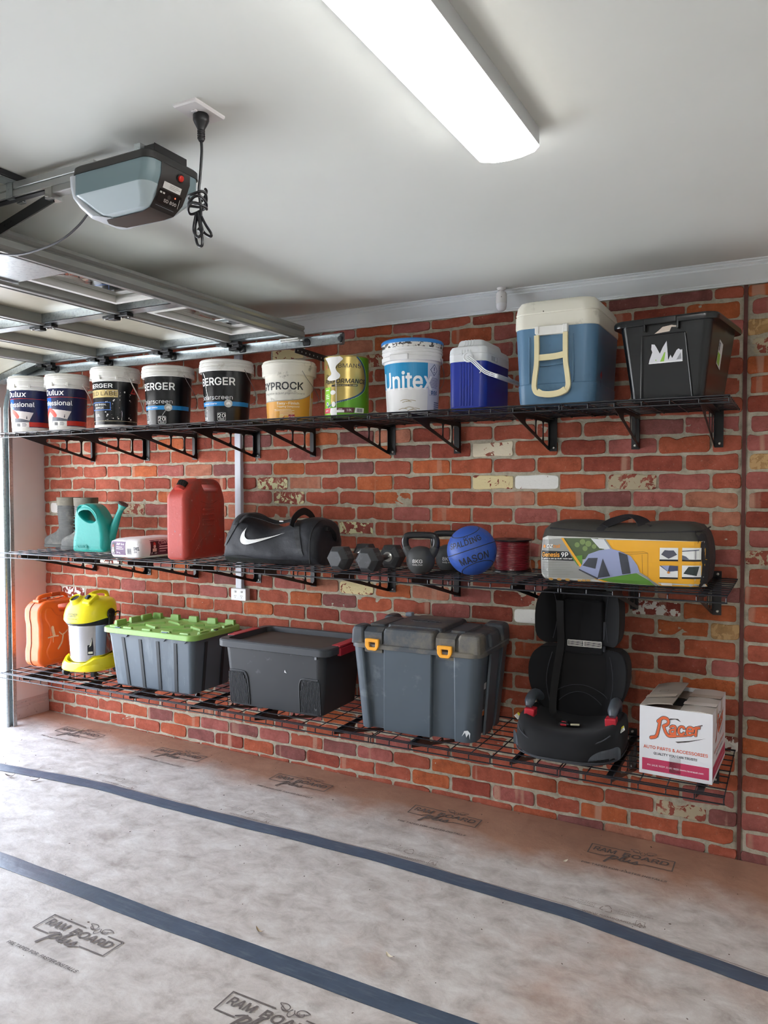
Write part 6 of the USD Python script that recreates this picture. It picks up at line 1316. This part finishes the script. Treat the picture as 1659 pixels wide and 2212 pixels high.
part(t, 'port_hole', mv(lathe([(.029, .024), (.0, .024)], 28, False, False), (-.035, -.078, .470), (.55, -.12, 0)), flat('#0a0a0a', .6))
part(t, 'control_ridge', mv(rbx(-.024, .040, -.05, .05, -.02, .022, .012), (.048, -.062, .478), (.52, .1, 0)), yv)
part(t, 'switch', mv(rbx(-.013, .013, -.017, .017, 0, .012, .003), (.046, -.074, .496), (.52, .1, 0)), blackp)
part(t, 'switch_rocker', mv(rbx(-.008, .008, -.011, .011, .010, .0155, .002), (.046, -.074, .496), (.6, .1, 0)), flat('#2d3a52', .3))
part(t, 'carry_handle', tube(catmull([(.0, .150, .425), (.0, .158, .468), (.0, .148, .500), (.0, .10, .514), (.0, .03, .512), (.0, -.03, .492)], 8), np.interp(np.linspace(0, 1, 41), [0, .3, .7, 1], [.022, .014, .011, .012]), 12), yv, smooth=40)
part(t, 'latch', T(rbx(.146, .166, -.018, .022, .315, .398, .008), mv(lathe([(.031, -.006), (.034, 0), (.031, .007), (.023, .007), (.022, .002), (.0, .002)], 28), (.160, .002, .392), (0, PI/2, 0))), blackp)
for s in (-1,): part(t, 'latch', rbx(-.166, -.146, -.018, .022, .315, .398, .008), blackp)
for k in range(3): part(t, 'vent', mv(bx(-.009, .009, -.004, .003, -.011, .011), (.1515*math.sin(.62+.15*k), -.1515*math.cos(.62+.15*k), .356), (0, 0, .62+.15*k)), flat('#050505', .7))
def hs(u, w):
    y = np.interp(w, [.345, .374, .395, .42], [-.1555, -.1605, -.1575, -.1465]); return np.stack([u, y-.0012+u*u*2.7, w], 1)
part(t, 'brand_lettering', decal2(text('KARCHER', .0125, -.052, .393, True, 0, 1.02), hs, .01), flat('#33353a', .45), smooth=True)
part(t, 'brand_underline', decal2(U(sbox(-.054, .386, .021, .389)), hs, .01), flat('#33353a', .45), smooth=True)
part(t, 'model_lettering', decal2(text('WD 3 PREMIUM', .0065, -.042, .368, True, 0, 1.02), hs, .01), flat('#8c8420', .45), smooth=True)
part(t, 'drum_ticket', decal(U(Polygon([(.072, .14), (.105, .14), (.105, .19), (.098, .25), (.085, .2), (.072, .2)])), on_cyl(.128, .1395, .23, 0, .004), .01), flat('#15171c', .3), smooth=True)
part(t, 'drum_ticket_code', decal(sbox(.076, .148, .1, .162), on_cyl(.128, .1395, .23, 0, .0046), .01), flat('#dcd9c8', .35), smooth=True)
part(t, 'drum_ticket_flash', decal(Polygon([(.08, .19), (.092, .2), (.098, .245)]), on_cyl(.128, .1395, .23, 0, .0046), .01), flat('#dcd9c8', .35), smooth=True)
part(t, 'power_lead', tube(catmull([(.135, .06, .385), (.18, .05, .40), (.205, .03, .385), (.208, .02, .34), (.195, .03, .318), (.18, .05, .322), (.165, .08, .30), (.155, .09, .2), (.16, .09, .06)], 8), .0038, 8), cord)

# --- grey tub with a green lid
gry = mat('grey_tub_plastic', '#566069', .45, var=.07, vscale=5, stain=[('#7d868c', 6., .56, .76, (1., 1., .25)), ('#8c9296', 60., .72, .76, (1., 1., .1))])
gdk = mat('dark_grey_rib', '#23282c', .5, var=.06)
grn = mat('green_lid_plastic', '#84ad55', .42, var=.06, vscale=7, stain=('#97ab76', 9., .55, .75))
t = thing('storage_tub', 'grey ribbed storage tub with a bright green lid', 'storage tub', (-3.012, -.288, SBOT), 1)
w, d, H = .600, .345, .325
def g(k, z, r=.03): return rr(w+.060*k, d+.060*k, r, z, 0, 0, 6)
part(t, 'tub', loft([g(-.14, 0, .02), g(0, .006, .026), g(1, H-.014, .034), g(1, H, .034)]), gry, smooth=25)
sl = .03/(H-.02)
for x in (-.185, -.062, .062, .185):
    part(t, 'groove', loft([np.array([(x+e*1.05-.011, -d/2-sl*z-.0035, z), (x+e*1.05+.011, -d/2-sl*z-.0035, z), (x+e*1.05+.011, -d/2-sl*z+.006, z), (x+e*1.05-.011, -d/2-sl*z+.006, z)]) for z, e in ((.004, 0), (H-.03, x*.1))]), gdk)
for y in (-.08, .08): part(t, 'groove', loft([np.array([(w/2+sl*z-.004, y-.012, z), (w/2+sl*z+.004, y-.012, z), (w/2+sl*z+.004, y+.012, z), (w/2+sl*z-.004, y+.012, z)]) for z in (.004, H-.03)]), gdk)
for x0, x1 in ((-.30, -.15), (-.015, .145), (.235, .30)): part(t, 'lug', loft([np.array([(x0, -d/2-.042, H-.004), (x1, -d/2-.042, H-.004), (x1, -d/2-.02, H-.004), (x0, -d/2-.02, H-.004)]), np.array([(x0, -d/2-.04, H-.022), (x1-.02, -d/2-.04, H-.024), (x1-.02, -d/2-.02, H-.024), (x0, -d/2-.02, H-.022)])][::-1]), gry)
lw, ld = w+.125, d+.115
part(t, 'lid', loft([rr(lw-.02, ld-.02, .05, H-.006), rr(lw, ld, .056, H-.002), rr(lw, ld, .056, H+.022), rr(lw-.006, ld-.006, .054, H+.027), rr(lw-.05, ld-.05, .04, H+.027), rr(lw-.06, ld-.06, .036, H+.020), rr(lw-.3, ld-.3, .02, H+.020)]), grn, smooth=20)
r = random.Random(3)
def lugbox(x, y, L, W, rz, h=.018): return mv(loft([rr(L, W, .004, 0, 0, 0, 2), rr(L-.008, W-.006, .003, h, 0, 0, 2)]), (x, y, H+.020), (0, 0, math.radians(rz)))
for x in (-.30, -.15, .0, .15, .29):
    part(t, 'lid_block', lugbox(x, ld/2-.035, .072, .028, 0, .034), grn); part(t, 'lid_block', lugbox(x-.02 if x > -.25 else x+.02, -ld/2+.036, .072, .022, 0, .016), grn)
for y in (-.10, .02, .12):
    part(t, 'lid_block', lugbox(-lw/2+.036, y, .028, .085, 0, .034), grn); part(t, 'lid_block', lugbox(lw/2-.036, y, .026, .085, 0, .016), grn)
for x, y, L, rz in ((-.17, .03, .13, 35), (-.06, .09, .14, -20), (.03, -.03, .15, 30), (.11, .07, .13, 35), (.2, -.01, .14, -25), (-.10, -.07, .14, -22), (.16, -.09, .12, 35), (-.21, -.08, .10, 40), (.02, .05, .10, -40), (.24, .09, .10, 35)): part(t, 'lid_ridge', lugbox(x, y, L, .026, rz, .012), grn)
for x in (-.24, .13): part(t, 'lid_clip', rbx(x-.022, x+.022, -ld/2+.018, -ld/2+.032, H+.024, H+.031, .002), flat('#5c6a8a', .4))
part(t, 'lid_clip', rbx(lw/2-.03, lw/2-.012, -.02, .006, H+.02, H+.032, .002), blackp)

# --- charcoal tub with red catches
chm = mat('charcoal_tub_plastic', '#2c2e31', .5, var=.06, vscale=5, stain=[('#6a6c6e', 9., .64, .78), ('#8f9092', 16., .73, .78)])
chl = mat('charcoal_lid_plastic', '#36393d', .5, var=.06, vscale=6)
dus = mat('dusty_lid_top', '#4c453d', .7, var=.12, vscale=12)
rcl = flat('#a3202e', .4)
t = thing('storage_tub', 'charcoal storage tub with red end catches and a recessed dusty lid', 'storage tub', (-2.113, -.288, SBOT), 1)
w, d, H = .585, .375, .335
part(t, 'tub', loft([g(-.14, 0, .024), g(0, .006, .032), g(.9, H-.02, .045), g(.9, H, .045)]), chm, smooth=25)
sl = .027/(H-.026)
def fpoint(u, z, o): return (u, -d/2-sl*z-o, z)
for s in (-1, 1):
    x0 = s*.293
    for k in range(14):
        x = s*(.175+.0088*k)
        zt = .185 if k > 3 else .185-.012*(3-k)**1.4
        part(t, 'grip_rib', loft([np.array([fpoint(x-.0026, z, .0045), fpoint(x+.0026, z, .0045), fpoint(x+.0026, z, -.004), fpoint(x-.0026, z, -.004)]) for z in (.012, zt)]), chm)
    part(t, 'grip_edge', tube(catmull([fpoint(s*.163, .01, .001), fpoint(s*.165, .13, .001), fpoint(s*.172, .175, .001), fpoint(s*.195, .193, .001), fpoint(s*.285, .194, .001)], 6), .0045, 8), chm)
lw, ld = w+.135, d+.10
part(t, 'lid_rim', loft([rr(lw-.02, ld-.02, .05, H-.014), rr(lw, ld, .058, H-.010), rr(lw+.002, ld+.002, .058, H+.022), rr(lw-.008, ld-.008, .056, H+.029), rr(lw-.09, ld-.07, .04, H+.030), rr(lw-.100, ld-.080, .036, H-.006), rr(lw-.3, ld-.3, .02, H-.006)]), chl, smooth=20)
part(t, 'lid_panel', loft([rr(lw-.125, ld-.105, .03, H-.008), rr(lw-.125, ld-.105, .03, H+.001), rr(lw-.14, ld-.12, .025, H+.006), rr(lw-.3, ld-.3, .02, H+.006)]), dus, smooth=20)
for s in (-1, 1): part(t, 'catch', T(rbx(s*lw/2-.012, s*lw/2+.010, -.12, .12, H-.022, H+.020, .004), rbx(min(s*(lw/2-.045), s*(lw/2+.008)), max(s*(lw/2-.045), s*(lw/2+.008)), -.12, .12, H+.022, H+.033, .004)), rcl, label='red end catch')
part(t, 'tape_remnant', decal(Polygon([(-.07, -ld/2+.068), (.06, -ld/2+.064), (.06, -ld/2+.080), (-.07, -ld/2+.084)]), on_top(H+.0068)), flat('#c9c8c6', .5))
part(t, 'small_lug', bx(.272, .284, -d/2-.034, -d/2-.026, H-.03, H-.008), flat('#8d8f92', .5))
part(t, 'white_chip', decal(Polygon([(.075, .215), (.09, .213), (.083, .222), (.081, .230), (.077, .226)]), on_front(-d/2, .0012, sl)), flat('#c9cacb', .5))

# --- big blue-grey tote with orange latches
tot = mat('slate_tote_plastic', '#48525b', .45, var=.06, vscale=5, stain=[('#6d757c', 7., .6, .78), ('#a5a9ab', 26., .75, .78)])
tlid = mat('slate_lid_plastic', '#3f444a', .5, var=.08, vscale=6, stain=('#6d675c', 5., .5, .66))
ora = flat('#eda42c', .4)
t = thing('storage_tote', 'big slate grey storage tote with two orange latches, the largest box on the bottom shelf', 'storage tub', (-1.268, -.298, SBOT), 1)
w, d, H = .600, .400, .415
def gt(k, z, r=.05, e=0.): return rr(w+.07*k-e, d+.05*k-e, r, z, 0, 0, 7)
part(t, 'tub', loft([gt(-.15, 0, .04, .03), gt(0, .008, .05, .03), gt(1, H-.01, .055, .03), gt(1, H, .055, .03)]), tot, smooth=25)
sl = .025/H; slx = .035/H
def col(xb0, xb1, xt0, xt1, pro=.022, side=-1):
    q = []
    for z, (a_, b_) in ((.0, (xb0, xb1)), (.012, (xb0-.001, xb1+.001)), (H-.004, (xt0, xt1))):
        y = -(d/2+sl*z)+.014; q.append(np.array([(a_, y+.01, z), (a_+.004, y-pro+.004, z), (a_+.009, y-pro, z), (b_-.009, y-pro, z), (b_-.004, y-pro+.004, z), (b_, y+.01, z)]))
    return fixn(loft(q))
part(t, 'front_panel', col(-.170, .088, -.158, .105), tot, smooth=20)
def corner(sx, sy, w0=.085, w1=.105, dd=.11):
    q = []
    for z, ww in ((0, w0), (.012, w0+.002), (H-.004, w1)):
        X, Y = w/2+slx*z+.001, d/2+sl*z+.006; r_ = .05; p = [(X-ww, Y-.03), (X-ww+.004, Y-.003), (X-ww+.010, Y)]
        p += [(X-r_+r_*math.sin(b), Y-r_+r_*math.cos(b)) for b in np.linspace(0, PI/2, 8)]+[(X, Y-dd+.010), (X-.003, Y-dd+.004), (X-.03, Y-dd)]
        q.append(np.array([(sx*a_, sy*b_, z) for a_, b_ in p]))
    return fixn(loft(q))
part(t, 'corner_post', corner(1, -1, .098, .128), tot, smooth=25)
part(t, 'corner_post', corner(-1, -1, .062, .070), tot, smooth=25)
for sx in (-1, 1): part(t, 'corner_post', corner(sx, 1), tot, smooth=25)
part(t, 'side_panel', loft([np.array([(w/2+slx*z-.006, -.06, z), (w/2+slx*z+.004, -.055, z), (w/2+slx*z+.004, .055, z), (w/2+slx*z-.006, .06, z)]) for z in (.0, H-.004)]), tot)
part(t, 'side_sticker', decal(Polygon([(-.13, .10), (-.06, .10), (-.06, .26), (-.13, .26)]), on_right(w/2, -.009, slx)), flat('#c9c9cb', .5))
part(t, 'side_sticker_dark', decal(U(Polygon([(-.11, .13), (-.065, .13), (-.065, .23), (-.11, .23)])), on_right(w/2, -.0082, slx)), flat('#2b2d31', .5))
part(t, 'side_sticker_orange', decal(Polygon([(-.13, .10), (-.06, .10), (-.06, .122), (-.13, .122)]), on_right(w/2, -.0082, slx)), flat('#d8763a', .5))
part(t, 'lid_flange', loft([gt(1, H-.012, .06, -.01), gt(1, H-.010, .062, -.022), gt(1, H+.010, .062, -.022), gt(1, H+.014, .06, -.010), gt(1, H+.014, .05, .02)]), tlid, smooth=25)
part(t, 'lid', loft([gt(1, H+.004, .055, .02), gt(1, H+.04, .055, .026), gt(1, H+.068, .05, .05), gt(1, H+.078, .045, .085), gt(1, H+.080, .03, .16)]), tlid, smooth=22)
def lidblock(x0, x1, y0, y1, top, inn_=.02): 
    return loft([rr(x1-x0, y1-y0, .018, z, (x0+x1)/2, (y0+y1)/2, 4) if not e else rr(x1-x0-e, y1-y0-e, .016, z, (x0+x1)/2, (y0+y1)/2, 4) for z, e in ((H+.008, 0), (top-.02, .006), (top-.006, .018), (top, .036))])
WX, WY = (w+.07)/2, (d+.05)/2
for x0, x1 in ((-WX-.004, -.265), (-.165, .112), (.225, WX+.004)):
    part(t, 'lid_cushion', lidblock(x0, x1, -WY-.004, -WY+.105, H+.094), tlid, smooth=22); part(t, 'lid_cushion', lidblock(x0, x1, WY-.105, WY+.004, H+.094), tlid, smooth=22)
part(t, 'lid_deck', loft([rr(.30, .30, .02, H+.076, -.03, 0, 4), rr(.29, .29, .02, H+.098, -.03, 0, 4), rr(.27, .27, .016, H+.102, -.03, 0, 4)]), tlid, smooth=22)
for x in (-.248, .19): part(t, 'lid_deck', loft([rr(.09, .24, .014, H+.076, x, 0, 3), rr(.08, .23, .012, H+.090, x, 0, 3)]), tlid, smooth=22)
part(t, 'lid_emblem', mv(extr(U(affinity.scale(Point(0, 0).buffer(.05), 1.7, .6).difference(affinity.scale(Point(0, 0).buffer(.044), 1.75, .58)), text('TACTIX', .02, 0, -.010, True, .2, 1.2, 'c')), .002), (-.03, .0, H+.1018)), tlid)
for s, (x0, x1) in ((-1, (-WX-.006, -WX+.035)), (1, (WX-.035, WX+.006))): part(t, 'end_grip', lidblock(x0, x1, -.06, .06, H+.075), tlid)
for xl in (-.213, .170):
    L_ = part(t, 'latch_bay', loft([np.array([(xl-.048, y, z) for y, z in q_]) for q_ in ([(-WY-.001, H-.03), (-WY-.004, H+.07), (-WY+.03, H+.09), (-WY+.04, H-.03)],)]+[np.array([(xl+.048, y, z) for y, z in ((-WY-.001, H-.03), (-WY-.004, H+.07), (-WY+.03, H+.09), (-WY+.04, H-.03))])]), tlid)
    ou = rnd([(-.037, .027), (.037, .027), (.037, -.008), (.024, -.030), (-.022, -.030), (-.037, -.012)], .006, 3); ih = rnd([(-.016, .010), (.020, .010), (.018, -.014), (-.013, -.014)], .004, 3)
    part(t, 'latch', mv(moulded(ou, [ih], .016, .003, 'xz', 2), (xl, -WY-.013, H+.012)), ora, smooth=20, label='orange latch')
part(t, 'scuff', decal(U(Polygon([(.245, .03), (.262, .05), (.268, .028), (.28, .048), (.284, .02), (.288, .05), (.276, .062), (.258, .058)])), on_front(-d/2-.008, .0010, sl)), flat('#c4c7c9', .6))
part(t, 'lid_chip', decal(Polygon([(.262, H+.035), (.275, H+.068), (.29, H+.06), (.30, H+.045), (.28, H+.03)]), on_front(-WY-.0026, .0008, -.06)), flat('#d9d9d6', .6))
part(t, 'rear_tab', rbx(-.24, -.20, WY-.03, WY+.004, H+.08, H+.104, .006), flat('#8e99a6', .4))

# --- child's booster seat
fab = mat('black_seat_fabric', '#08090d', .9, var=.12, vscale=8, bump=.12, bscale=260, bdist=.002, sheen=.04)
fab2 = mat('charcoal_seat_mesh', '#0d0c0d', .9, var=.12, vscale=8, bump=.15, bscale=320, bdist=.002, sheen=.04)
shell = mat('seat_grey_plastic', '#4a5057', .4, var=.05)
pip = mat('seat_piping', '#33343a', .7, var=.05)
redp = flat('#b3202f', .4)
t = thing('child_seat', 'black high-backed child booster seat with red armrest guides', 'child seat', (-.544, -.300, SBOT), 2)
# seat cushion: horizontal rings, front bulging
def sring(x, yf, yb, z, k=3.4, n=72, dip=0.):
    a = np.linspace(0, 2*PI, n, endpoint=False); c, s = np.cos(a), np.sin(a)
    X = x*np.sign(c)*np.abs(c)**(2/k); Y = (yf+yb)/2+(yb-yf)/2*np.sign(s)*np.abs(s)**(2/k)
    Z = z+dip*(np.abs(X)/x)**2*1.0; return np.stack([X, Y-.02*(1-(X/x)**2)*(s < 0), Z], 1)
part(t, 'base_shell', loft([sring(.190, -.225, .19, 0), sring(.214, -.245, .20, .006), sring(.222, -.250, .20, .03), sring(.225, -.247, .20, .07), sring(.215, -.23, .19, .085)]), shell, smooth=35)
cu = loft([sring(.215, -.255, .19, .022), sring(.232, -.268, .2, .030), sring(.234, -.270, .2, .07), sring(.234, -.262, .2, .105, dip=.012), sring(.228, -.238, .19, .128, dip=.022), sring(.205, -.19, .17, .128, dip=.034), sring(.15, -.12, .13, .112, dip=.03), sring(.08, -.05, .08, .105, dip=.01)])
part(t, 'seat_cushion', cu, fab, smooth=60)
FD = drape(cu, .001)
part(t, 'front_seam', tube(catmull([(-.20, -.225, .138), (-.185, -.245, .118), (-.14, -.262, .092), (-.05, -.282, .078), (.05, -.280, .082), (.12, -.266, .098), (.17, -.247, .12), (.20, -.225, .140)], 8), .0028, 6), pip)
for q_ in (Polygon(rnd([(.112, .024), (.236, .024), (.236, .085), (.16, .078), (.125, .055)], .02, 4)), Polygon(rnd([(-.236, .030), (-.205, .030), (-.212, .07), (-.236, .10)], .012, 4))): part(t, 'side_cutout', decal2(q_, drape(cu, .0022), .014), shell, smooth=True)
part(t, 'bottom_piping', tube([tuple(p) for p in sring(.233, -.270, .2, .024)], .004, 6, True), pip)
# back rest: winged shell leaning against the wall
def back(zs, ws, depth, y0, name, m, wing=.10):
    secs = []
    for z, wv, wg in zip(zs, ws, wing):
        x = np.linspace(-1, 1, 41); front = -depth*.35-wg*np.clip(np.abs(x)-.52, 0, 1)**1.25/.48**1.25
        rear = np.full(41, depth*.5)-.02*np.clip(np.abs(x)-.6, 0, 1)
        yy0 = y0+.06*((z-.1)/.7)
        secs.append(np.vstack([np.stack([x*wv, yy0+front, np.full(41, z)], 1), np.stack([x[::-1]*wv*.985, yy0+rear[::-1], np.full(41, z)], 1)]))
    mm = fixn(loft([secs[0]*[.96, 1, 1]]+secs+[secs[-1]*[.95, 1, 1]+[0, 0, .006]])); vv, ff = trimesh.remesh.subdivide_loop(mm.vertices, mm.faces, 1)
    return part(t, name, fixn(tm(vv, ff)), m, smooth=60), mm
_, bmesh_ = back([.095, .13, .17, .22, .28, .34, .38, .41, .425], [.12, .15, .185, .212, .228, .232, .228, .214, .19], .09, .145, 'backrest', fab, [.02, .045, .075, .10, .115, .115, .10, .075, .04])
FB = drape(bmesh_, .002)
part(t, 'back_pad', decal2(Polygon(rnd([(-.10, .22), (.10, .22), (.118, .27), (.115, .40), (-.115, .40), (-.118, .27)], .02, 3)), FB, .02), fab2, smooth=True)
for zz, ww in ((.255, .13), (.222, .10)): part(t, 'back_seam', tube(FB(np.linspace(-ww, ww, 30), zz-.05*(np.linspace(-1, 1, 30))**2-.0*ww), .0022, 6), pip)
for s in (-1, 1): part(t, 'wing_seam', tube(FB(np.full(24, s*.135)+s*.02*np.sin(np.linspace(0, PI, 24)), np.linspace(.16, .40, 24)), .0022, 6), pip)
part(t, 'back_column', rbx(-.085, .105, .13, .205, .40, .66, .015), fab, smooth=30)
part(t, 'column_edge', T(rod((-.088, .135, .42), (-.088, .14, .56), .006, 8), rod((.108, .135, .42), (.108, .14, .56), .006, 8)), pip)
_, hm_ = back([.452, .475, .51, .56, .62, .67, .70], [.162, .186, .195, .198, .198, .192, .176], .08, .135, 'headrest', fab, [.05, .10, .13, .135, .135, .12, .08])
FH = drape(hm_, .002)
for s in (-1, 1): part(t, 'headrest_seam', tube(FH(np.full(24, s*.128)-s*.014*np.sin(np.linspace(0, PI, 24)), np.linspace(.47, .69, 24)), .0022, 6), pip)
part(t, 'headrest_pad', decal2(Polygon(rnd([(-.09, .48), (.09, .48), (.10, .56), (.09, .69), (-.09, .69), (-.10, .56)], .03, 3)), FH, .02), fab2, smooth=True)
# metal guide plate with two slotted windows, belt webbing
gp = mat('bare_metal_plate', '#c9c9c4', .35, .7, var=.06)
q = rrect(-.062, .438, .098, .468, .003)
part(t, 'guide_plate', mv(extr(q.difference(U(rrect(-.058, .442, .013, .464, .001), rrect(.019, .442, .094, .464, .001))), .003, 'xz'), (0, .122, 0)), gp)
part(t, 'guide_slots', mv(extr(U(*[sbox(a_, .444+.0045*k, b_, .4462+.0045*k) for a_, b_ in ((-.056, .011), (.021, .092)) for k in range(5)]), .002, 'xz'), (0, .1245, 0)), gp, kind='stuff')
part(t, 'belt', strap([(-.085, .06, .66), (-.086, .075, .56), (-.088, .10, .46), (-.095, .085, .38), (-.105, .06, .28), (-.108, .03, .18), (-.095, .0, .135), (-.05, -.045, .122), (-.015, -.07, .118)], .034, .003, (0, -1, .05)), fab2, smooth=40)
part(t, 'buckle', T(rbx(-.055, -.005, -.085, -.045, .108, .124, .005), rbx(-.01, .04, -.075, -.05, .112, .122, .003)), blackp)
part(t, 'buckle_release', T(rbx(-.045, -.018, -.088, -.074, .112, .1215, .002), rbx(-.045, -.02, -.066, -.056, .118, .1262, .002)), redp)
part(t, 'belt_ticket', mv(bx(-.02, .02, -.001, .0, -.004, .004), (.02, -.082, .124), (0, -.1, 0)), flat('#cfc9a8', .5))
for s in (-1, 1):
    ap_ = catmull([(s*.170, .11, .10), (s*.180, .08, .185), (s*.186, .0, .222), (s*.187, -.075, .214), (s*.187, -.105, .186)], 6)
    part(t, 'armrest', tube(ap_, np.interp(np.linspace(0, 1, len(ap_)), [0, .5, .85, 1], [.020, .024, .023, .014]), 12), shell, smooth=40)
    part(t, 'belt_guide', mv(rbx(-.024, .024, -.03, .03, 0, .055, .006), (s*.184, -.092, .126), (0, s*-.08, 0)), redp, label='red belt guide')
    part(t, 'warning_tag', mv(bx(-.001, .001, -.018, .018, -.012, .012), (s*.232, -.12, .142), (.3, s*.8, s*.5)), flat('#d8d8d2', .5))
    part(t, 'warning_tag_stripe', mv(bx(-.0016, .0016, .004, .018, -.0115, .0115), (s*.232, -.12, .142), (.3, s*.8, s*.5)), flat('#d9cf3a', .5))

# --- white carton
cw = mat('white_carton', '#d9d9dc', .6, var=.03, vscale=6)
cb = mat('carton_inside', '#8f857b', .7, var=.05, vscale=8)
tpm = mat('packing_tape', '#a89d90', .3, var=.05)
t = thing('carton', 'white cardboard carton with orange lettering, its flaps loosely shut', 'cardboard box', (-.070, -.308, SBOT), -2.5)
w, d, H = .284, .40, .284
part(t, 'walls', T(bx(-w/2, w/2, -d/2, -d/2+.004, 0, H), bx(-w/2, w/2, d/2-.004, d/2, 0, H), bx(-w/2, -w/2+.004, -d/2+.004, d/2-.004, 0, H), bx(w/2-.004, w/2, -d/2+.004, d/2-.004, 0, H), bx(-w/2+.004, w/2-.004, -d/2+.004, d/2-.004, 0, .005)), cw)
part(t, 'inner_flap', T(bx(-w/2+.004, w/2-.004, -d/2+.004, -d/2+.13, H-.022, H-.018), bx(-w/2+.004, w/2-.004, d/2-.13, d/2-.004, H-.022, H-.018)), cb)
def flap(x0, x1, z0, z1, m_, nm='flap'):
    xs_ = np.linspace(0, 1, 8); top = [(x0+(x1-x0)*q_, z0+(z1-z0)*q_+.006*math.sin(PI*q_)) for q_ in xs_]
    pr_ = np.array(top+[(a_, b_-.004) for a_, b_ in top[::-1]]); return part(t, nm, fixn(loft([np.stack([pr_[:, 0], np.full(len(pr_), y), pr_[:, 1]], 1) for y in (-d/2+.002, d/2-.004)])), m_, smooth=20)
flap(-w/2+.001, -.012, H, H+.022, cb); flap(w/2-.001, .014, H, H-.004, mat('carton_top_white', '#b9b2ab', .6, var=.04))
part(t, 'tape_strip', bx(-w/2-.0005, -.014, -.09, -.045, H+.0150, H+.0165) if False else mv(bx(-.062, .062, -.024, .024, 0, .0007), (-.078, -.075, H+.0185), (0, -.16, 0)), tpm)
part(t, 'tape_strip', mv(bx(-.064, .064, -.024, .024, 0, .0008), (.078, .06, H+.0045), (0, -.03, 0)), tpm)
part(t, 'tape_strip', mv(bx(-.064, .064, -.024, .024, 0, .0008), (.078, -.08, H+.0045), (0, -.03, 0)), flat('#c9c4bf', .3))
for y in (-.08, .06): part(t, 'tape_end', bx(w/2, w/2+.0007, y-.024, y+.024, H-.06, H+.001), flat('#b9b3ac', .35))
part(t, 'flap_mark', decal(U(rrect(-.1, .01, -.065, .045, .002).difference(rrect(-.098, .012, -.067, .043, .002)), text('FRAGILE', .007, -.058, .02, False)), lambda u, v_: np.stack([u, v_-.02, H+.0185+(u+.078)*.16+.0022], 1)), flat('#5c554e', .6))
def script_logo():
    b = [(.0, .0), (.03, .012), (.052, .085), (.045, .092), (.10, .098), (.115, .085), (.108, .066), (.085, .058), (.10, .03), (.135, .018)]
    gs = [stroke([(-.012, -.004), (.018, .004), (.032, .03), (.048, .084)], .014), stroke([(.034, .078), (.065, .096), (.093, .09), (.094, .070), (.066, .056)], .013), stroke([(.066, .056), (.078, .028), (.096, .012), (.135, .014)], .013),
          text('acer', .056, .098, .022, True, .14, 1.12)]
    gs.append(stroke([(.125, .012), (.19, .018), (.255, .032)], .006)); gs.append(Polygon([(.245, .062), (.292, .074), (.262, .064), (.240, .045)]))
    return affinity.rotate(U(*gs), 3, origin=(0, 0))
lg = affinity.translate(affinity.scale(script_logo(), .66, .86, origin=(0, 0)), -.088, .158)
sh_ = U(*[Polygon(q_) for q_ in ([(-.105, .152), (-.07, .158), (-.06, .164), (-.075, .158)], [(-.06, .212), (-.02, .245), (.01, .248), (.022, .236), (.0, .244), (-.03, .236)], [(.0, .152), (.06, .166), (.118, .184), (.05, .158), (.01, .148)])], lg.buffer(.0022).difference(lg.buffer(.0004)))
for nm, mk, sgn in (('front', lambda o: on_front(-d/2, o), 1), ('side', lambda o: on_right(w/2, o), .9)):
    tr = (lambda q_: q_) if nm == 'front' else (lambda q_: affinity.scale(q_, 1.2, 1, origin=(0, 0)))
    part(t, 'logo_shadow', decal(tr(sh_), mk(.0006)), flat('#4b4745', .55))
    part(t, 'logo_lettering', decal(tr(lg), mk(.0010)), flat('#d9663a', .5))
    part(t, 'orange_lettering', decal(tr(text('AUTO PARTS & ACCESSORIES', .0125, .0, .108, True, 0, 1.0, 'c')), mk(.0006)), flat('#cf5d3c', .55))
    part(t, 'black_lettering', decal(tr(text('QUALITY YOU CAN TRUST!!', .0095, .0, .086, True, 0, .96, 'c')), mk(.0006)), flat('#2a2d33', .55))
    part(t, 'red_band', decal(tr(sbox(-w/2+.012, .016, w/2-.012, .066)) if nm == 'front' else sbox(-d/2+.012, .016, d/2-.012, .066), mk(.0006)), flat('#b8365a', .5))
    part(t, 'band_lettering', decal(tr(text('PH: (613) 9339 2100, WEB: www.raceraust.com', .0068, .0, .036, True, 0, 1.02, 'c')), mk(.0010)), flat('#e2d2d8', .5))
part(t, 'clear_tape', bx(-.022, .022, -d/2-.0011, -d/2-.0006, .02, .085), film)
